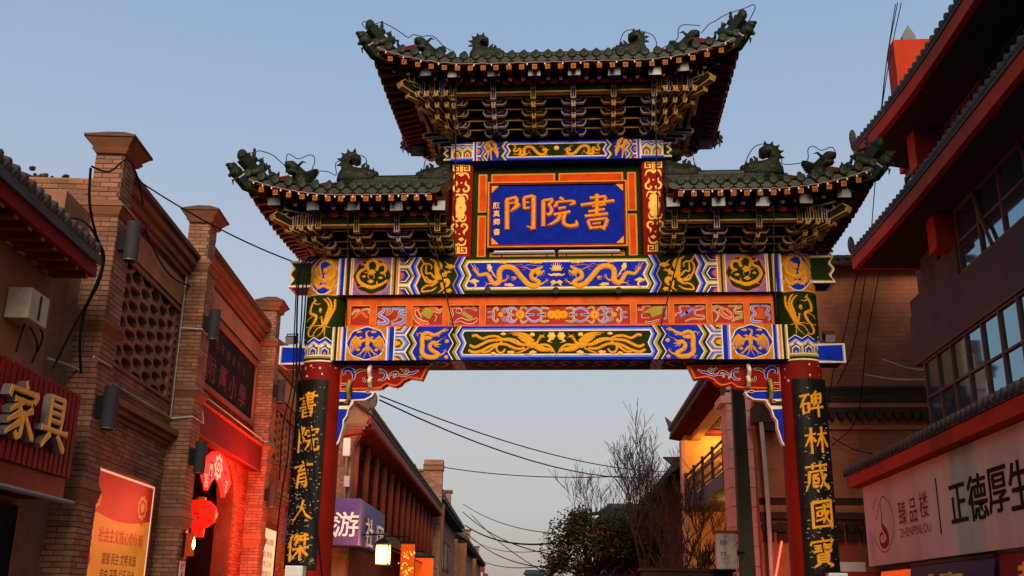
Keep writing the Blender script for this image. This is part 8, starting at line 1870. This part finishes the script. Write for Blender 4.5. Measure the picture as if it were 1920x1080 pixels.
# ================================================================== pavilion and timber house beyond the trees
c = at(1178, 985, 62)
T = thing('green_pavilion', 'pavilion with a small green-tiled hipped roof behind the bare trees', 'pavilion', (c.x, 62, 0)); ze = c.z
m = MB(); m.b2((-1.4, 0, 0), (4, 5, ze), 'redwood'); m.build('wall', T)
m = MB(); m.hexa([Vector(q) for q in ((-2.3, -1, ze), (5, -1, ze), (5, 6, ze), (-2.3, 6, ze), (-1.0, 1.8, ze+1.15), (4, 1.8, ze+1.15), (4, 3, ze+1.15), (-1.0, 3, ze+1.15))], 'grotile'); rf = m.build('roof', T)
for k in range(26): m = MB(); x = -2.2+k*.28; m.tube([(x, -1.02, ze+.06), (-1.0+(x+2.3)*5/7.3, 1.8, ze+1.2)], .06, 'grotile', 6); m.build('roof_tile', rf)
for k in range(16): m = MB(); x = -2.1+k*.45; m.b2((x, -1.05, ze-.2), (x+.18, -.4, ze-.02), 'orange'); m.build('rafter', rf)
m = MB(); m.bar([(-2.6, -1.2, ze+.5), (-1.7, .3, ze+.72), (-1.0, 1.9, ze+1.3)], .2, .22, 'grobeast'); m.bar([(-1.2, 2.2, ze+1.32), (4, 2.2, ze+1.32)], .25, .3, 'grobeast')
for k in range(5): t = k/5; m.ell((-2.5+.3*k, -1.1+.5*k, ze+.72+.06*k), (.07, .07, .2), 'grobeast', 6, 5)
m.build('hip_ridge', rf)
F4 = Frame(1.5, 3.95)
H4 = Bld('timber_house', 'dark timber house with long sloping tiled eave behind the bare trees', 'house', F4, 37.0); s0, s1 = 36.2, 62.0
zE = F4.px(1250, 890)[1]
m = MB(); H4.box(m, s0, s1, -5, -.8, 0, zE+.3, 'darkwood'); m.build('wall', H4.e)
m = MB(); m.hexa([H4.P(a, o, z) for a, o, z in ((s0-.3, -4, zE+2), (s1, -4, zE+2), (s1, 0, zE-.1), (s0-.3, 0, zE-.1), (s0-.3, -4, zE+2.2), (s1, -4, zE+2.2), (s1, 0, zE+.15), (s0-.3, 0, zE+.15))], 'greytile'); m.build('roof', H4.e)
m = MB(); H4.box(m, s0, s1, -.8, -.6, zE-2.3, zE-2.0, 'lattwood'); H4.box(m, s0, s1, -.8, -.6, zE-.5, zE-.3, 'lattwood'); m.build('timber_rail', H4.e)
for k in range(12):
    a = s0+.3+k*2.1; m = MB(); H4.box(m, a, a+.2, -.8, -.5, 0, zE-.1, 'timberpost'); m.build('post', H4.e)
    m = MB(); H4.box(m, a+.4, a+1.9, -.79, -.74, zE-2.0, zE-.5, 'paperwhite'); wn = m.build('window', H4.e); m = MB()
    for j in range(4): H4.box(m, a+.4+j*.45, a+.5+j*.45, -.739, -.68, zE-2.0, zE-.5, 'lattwood')
    m.build('window_frame', wn)
    m = MB(); H4.box(m, a+.5, a+1.0, -.79, -.72, 2.2, 4.4, 'paperwhite'); m.build('shop_panel', H4.e)
m = MB(); m.prism([H4.P(s0-.4, -.2, zE+.05), H4.P(s0-.4, .25, zE+.45), H4.P(s0-.4, -.6, zE+.45)], (0, .3, 0), 'greytile'); m.build('eave_ornament', H4.e)
# rusty light box on the pole
c = aty(1362, 1030, 21.6); T = thing('rusty_light_box', 'rusty white light box with small blue characters fixed to the dark pole', 'sign', (c.x, 21.6, c.z-.4)); mat('rustwhite', '#a89a90', 0.7, 0.1, 3, 0.1, dirt='#5a2c14', dirt_amt=0.9, dirt_scale=4); mat('blueink', '#2a3a7a', 0.6, 0, 1, 0)
m = MB(); m.b2((-.22, -.12, 0), (.2, .12, .72), 'rustwhite'); bevel(m.build('case', T), .03); m = MB(); m.b2((-.26, -.15, .72), (.24, .15, .77), 'timberpost'); m.build('cap', T); [(lambda m: (letters(m, lambda x, z, h: Vector((x, -.121-h, z)), ch, -.08, zz, .14, 'blueink', .002), m.build('character', T, fix=False)))(MB()) for ch, zz in (('碑', .52), ('林', .3))]; m = MB(); m.b2((.2, -.03, .3), (.36, .03, .36), 'blackmetal'); m.build('bracket', T)
# planter box edge below
c = aty(1330, 1072, 22.3); T = thing('planter_wall', 'low dark red planter box edge beside the dark pole', 'planter', (c.x-.4, 22.6, 0)); m = MB(); m.b2((-1.0, -.3, 0), (.9, .3, c.z), 'darkwood'); bevel(m.build('box', T), .03); m = MB(); m.b2((-1.05, -.35, c.z), (.95, .35, c.z+.06), 'darkwood'); m.build('rim', T)
# red neon strip beside the old wall
mat('neonred', '#ff5040', 0.4, 0, 1, 0, emit='#ff2a1c', emit_s=7)
a_, b_ = aty(1466, 1015, 24.3), aty(1454, 1085, 24.3); T = thing('neon_strip', 'thin red neon tube leaning against the old wall', 'neon tube', (b_.x, 24.3, 0)); m = MB(); m.tube([Vector((0, 0, 1.2)), b_-T.location, a_-T.location], .018, 'neonred', 8); m.build('tube', T); m = MB(); m.b2((-.06, -.06, 0), (.06, .06, 1.2), 'blackmetal'); m.build('stand', T)
l_ = bpy.data.lights.new('neon_glow', 'POINT'); l_.energy = 25; l_.color = (1, .1, .06); l_.shadow_soft_size = .15; lo = bpy.data.objects.new('neon_glow', l_); col.objects.link(lo); lo.parent = T; lo.location = (.05, -.35, b_.z+.1)

# ================================================================== floodlights, strings of bulbs and cables on the archway
def floodlight(u, v, y, label, k=1.0, pitch=6, group='floodlights under the archway eaves'):
    p = aty(u, v, y); T = thing('floodlight', label, 'floodlight', p, R(random.uniform(-6, 6)), group)
    m = MB(); m.b2((-.115*k, -.03, -.09*k), (.115*k, .14, .09*k), 'blackmetal'); Rm = Matrix.Rotation(R(pitch), 4, 'X'); m.xf(Rm); bevel(m.build('housing', T), .012)
    m = MB(); m.b2((-.105*k, -.036, -.08*k), (.105*k, -.031, .08*k), 'lampglass'); m.xf(Rm); m.build('glass', T)
    m = MB(); m.bar([(-.125*k, .06, 0), (-.125*k, .07, .13), (.125*k, .07, .13), (.125*k, .06, 0)], .02, .015, 'blackmetal', up=(0, 1, 0)); m.build('bracket', T)
for nm, L in (('highest roof', ((729, 118, 15.35, 'under the corner beam on the brick-front side'), (799, 135, 15.36, 'next to the corner on the brick-front side'), (851, 138, 15.36, 'over the outermost bracket set on the brick-front side'), (926, 136, 15.36, 'above the plaque character beside the signature'), (1002, 135, 15.36, 'above the middle plaque character'), (1077, 134, 15.36, 'between the last two plaque characters'), (1152, 134, 15.36, 'above the plaque character farthest from the signature'), (1228, 133, 15.36, 'over the outermost bracket set on the office-block side'), (1280, 126, 15.36, 'next to the corner on the office-block side'))),
              ('brick-front side wing roof', ((515, 377, 15.4, 'by the corner beam'), (588, 386, 15.4, 'above the column head'), (664, 386, 15.4, 'above the medallion'), (744, 387, 15.4, 'above the zigzag panel'), (823, 386, 15.4, 'beside the red tower post'))),
              ('office-block side wing roof', ((1262, 379, 15.4, 'beside the red tower post'), (1347, 378, 15.4, 'above the zigzag panel'), (1429, 378, 15.4, 'above the medallion'), (1510, 373, 15.4, 'above the column head'), (1582, 362, 15.4, 'by the corner beam')))):
    for (u, v, y, lab) in L: floodlight(u, v, y, 'grey floodlight under the '+nm+', '+lab)
floodlight(1322, 270, 18.4, 'black floodlight hanging under the rear corner of the highest roof, office-block side', 1.2, 30); floodlight(783, 283, 18.4, 'black floodlight hanging under the rear corner of the highest roof, brick-front side', 1.2, 30)
for s, lab in ((-1, 'small black floodlight standing on the blue beam end, brick-front side'), (1, 'small black floodlight standing on the blue beam end, office-block side')): floodlight(1042+s*(497 if s < 0 else 514), 638 if s < 0 else 634, 16.9, lab, .8, 20)
bb = MB(); bb.ell((0, 0, -.03), (.014, .014, .022), 'bulb', 6, 4); bbm = bb.mesh('bulb', True)
def string(xa, xb, cl, cr, z0, lift, label):
    T = thing('string_lights', label, 'string lights', ((xa+xb)/2, GY-EY, z0)); cx = (xa+xb)/2
    def cf(d): return max(0.0, 1-d/LC)**2.2
    pts = []; n = 40
    for i in range(n+1):
        x = xa+(xb-xa)*i/n; c = (cf(x-xa) if cl else 0)+(cf(xb-x) if cr else 0); pts.append(Vector((x-cx, -.06-.1*c, -.085+lift*c-.012*(i % 2))))
    m = MB(); m.tube(pts, .006, 'pipewhite', 4); m.build('wire', T)
    for i in range(1, n, 2): place('bulb', bbm, T, pts[i])
string(-3.0, 3.0, True, True, 10.42, .30, 'string of small bulbs along the front eave of the highest roof')
string(-5.0, -2.0, True, False, 8.06, .26, 'string of small bulbs along the wing eave on the brick-front side'); string(2.0, 5.0, False, True, 8.06, .26, 'string of small bulbs along the wing eave on the office-block side')
def wire(L, y, label, r=.008, mt='cableblack'): cable('outline_wire', [aty(u, v, y) for u, v in L], r, label, 'wire', mt)
wire([(697, 65), (679, 45), (690, 40), (702, 45), (714, 42), (730, 48), (750, 60), (765, 70), (775, 65), (790, 68), (812, 68), (830, 85), (845, 95)], 15.3, 'bent wire outlining the hip figures of the highest roof, brick-front side')
wire([(1405, 38), (1416, 15), (1411, 9), (1400, 14), (1385, 19), (1360, 28), (1340, 40), (1330, 45), (1315, 62)], 15.3, 'bent wire outlining the hip figures of the highest roof, office-block side')
wire([(1313, 48), (1300, 47), (1280, 47), (1272, 55), (1270, 72), (1252, 85), (1238, 92)], 15.4, 'bent wire round the horned beast of the highest roof, office-block side')
wire([(1160, 92), (1167, 65), (1180, 56), (1200, 58), (1222, 65), (1231, 80), (1228, 92)], 16.9, 'looped wire round the ridge dragon of the highest roof, office-block side')
wire([(458, 315), (445, 293), (455, 290), (478, 285), (488, 283), (510, 290), (522, 300), (535, 312), (537, 320)], 15.3, 'bent wire outlining the hip figures of the wing roof, brick-front side')
wire([(536, 325), (538, 291), (548, 292), (560, 298), (578, 291), (588, 293), (590, 305), (587, 318), (615, 322), (630, 328), (630, 305), (650, 300), (665, 291), (685, 296), (688, 318), (695, 330), (760, 332), (790, 330), (798, 300), (815, 290)], 16.1, 'long bent wire following the ridge of the wing roof, brick-front side')
wire([(1320, 322), (1305, 315), (1298, 290), (1285, 276), (1275, 275)], 16.6, 'bent wire beside the inner ridge dragon, office-block side'); wire([(1405, 316), (1400, 300), (1412, 278), (1430, 270), (1455, 275), (1465, 295), (1470, 308), (1512, 302), (1515, 280), (1525, 274), (1540, 282), (1560, 276), (1568, 290)], 16.1, 'bent wire round the ridge beasts of the wing roof, office-block side')
# slim guy cables from eaves to beams
mat('cablegreen', '#2c3018', 0.6, 0.1)
for L, ya, yb, lab in ((((855, 165), (854, 320), (852, 480)), 15.5, 16.3, 'slim green cable hanging before the brick-front side tower post'), (((1229, 165), (1231, 300), (1236, 480)), 15.5, 16.3, 'slim green cable hanging before the office-block side tower post'), (((652, 395), (652, 480), (650, 610)), 15.5, 16.3, 'slim green cable down to the lower beam beside the chipped-board column'), (((797, 395), (822, 490), (853, 625)), 15.5, 16.2, 'slanting green cable across the phoenix panel, brick-front side'), (((1294, 395), (1262, 520), (1238, 615)), 15.5, 16.2, 'slanting green cable across the phoenix panel, office-block side'), (((1450, 385), (1452, 480), (1456, 600)), 15.5, 16.3, 'slim green cable down to the lower beam beside the little-worn-board column')):
    cable('guy_cable', [aty(u, v, ya+(yb-ya)*i/(len(L)-1)) for i, (u, v) in enumerate(L)], .011, lab, 'cable', 'cablegreen')
# black cables down the left column
for k, (L, r_) in enumerate(((((590, 484), (566, 500), (558, 560), (556, 700), (560, 780), (570, 850), (582, 930), (595, 1000), (604, 1085)), .016), (((596, 484), (572, 505), (565, 600), (562, 690), (575, 760), (585, 830), (590, 900)), .013), (((600, 484), (578, 510), (570, 600), (560, 690), (545, 780), (540, 850), (525, 950), (512, 1085)), .013), (((586, 484), (560, 505), (552, 620), (548, 720), (530, 800), (524, 900)), .011))):
    cable('column_cable', [aty(u, v, 16.25) for u, v in L], r_, ['thickest black cable snaking down the chipped board from the bracket corner', 'black cable running straight then crossing the characters of the chipped board', 'black cable leaving the chipped-board column sideways over the brick front', 'thinnest black cable hanging clear of the chipped-board column'][k])
# overhead wires through the arch
for k, (a, b, ya, yb, sag, r_) in enumerate((((712, 742), (1262, 884), 17.2, 34, .35, .013), ((712, 750), (1262, 890), 17.2, 34, .55, .015), ((831, 876), (1165, 893), 71, 62, .3, .03), ((868, 945), (1042, 1000), 72, 52, .4, .022), ((868, 960), (1040, 1040), 72, 50, .5, .03), ((872, 985), (1042, 1018), 74, 50, .5, .045), ((876, 1000), (1040, 1065), 80, 50, .6, .03), ((880, 1008), (1035, 1030), 100, 55, .6, .022), ((884, 965), (1030, 1078), 90, 60, .4, .03), ((890, 1045), (1030, 1060), 110, 60, .5, .03))):
    cable('overhead_wire', [aty(*a, ya), aty(*b, yb)], r_, ['upper of two long wires slung from the archway bracket to the balcony house', 'lower of two long wires slung from the archway bracket to the balcony house', 'single wire from the tall brick fire wall to the bare trees', 'faint topmost wire from the dark eaves to the leafy tree', 'wire falling from the dark eaves, second below the faint topmost one', 'thickest wire spanning from the dark eaves to the leafy tree', 'wire falling steeply below the thickest one', 'wire from the small tiled house, nearly level', 'steepest wire falling to the distant hall', 'lowest level wire before the distant hall'][k], 'wire', sag=sag)
# white louvred units at the feet of the boards
for (u, v, lab) in ((551, 1068, 'white louvred box at the foot of the chipped black board'), (1572, 1082, 'white louvred box at the foot of the less worn black board')):
    p = aty(u, v, 16.3); T = thing('louvre_box', lab, 'box', (p.x, 16.3, p.z-.1)); m = MB(); m.b2((-.14, 0, 0), (.14, .22, .16), 'whiteplastic'); m.build('case', T)
    for j in range(5): m = MB(); m.b2((-.13, -.012, .02+j*.027), (.13, 0, .035+j*.027), 'whiteplastic'); m.build('slat', T)
# red lantern and wall lights glimpsed low on the right
p = aty(1610, 1050, 20.5); T = thing('red_awning', 'small red awning with white valance under the old wall', 'awning', (p.x, 20.5, p.z-.6)); m = MB(); m.hexa([Vector(q) for q in ((-.5, 0, 0), (.6, 0, 0), (.6, .5, .35), (-.5, .5, .35), (-.5, 0, .05), (.6, 0, .05), (.6, .5, .4), (-.5, .5, .4))], 'fasciared'); m.build('canopy', T); m = MB(); m.b2((-.3, .5, .4), (.25, .56, .58), 'paperwhite'); m.build('valance', T)

for k, L in enumerate((((1690, 5), (1668, 110), (1650, 230), (1640, 330)), ((1683, 5), (1662, 120), (1648, 260), (1636, 345)), ((1679, 8), (1658, 150), (1642, 330), (1630, 480)))):
    cable('rooftop_cable', [aty(u, v, 21.9) for u, v in L], .011, ['cable dropping past the red roof block, nearest to it', 'middle of three cables dropping past the red roof block', 'longest of three cables dropping past the red roof block'][k])
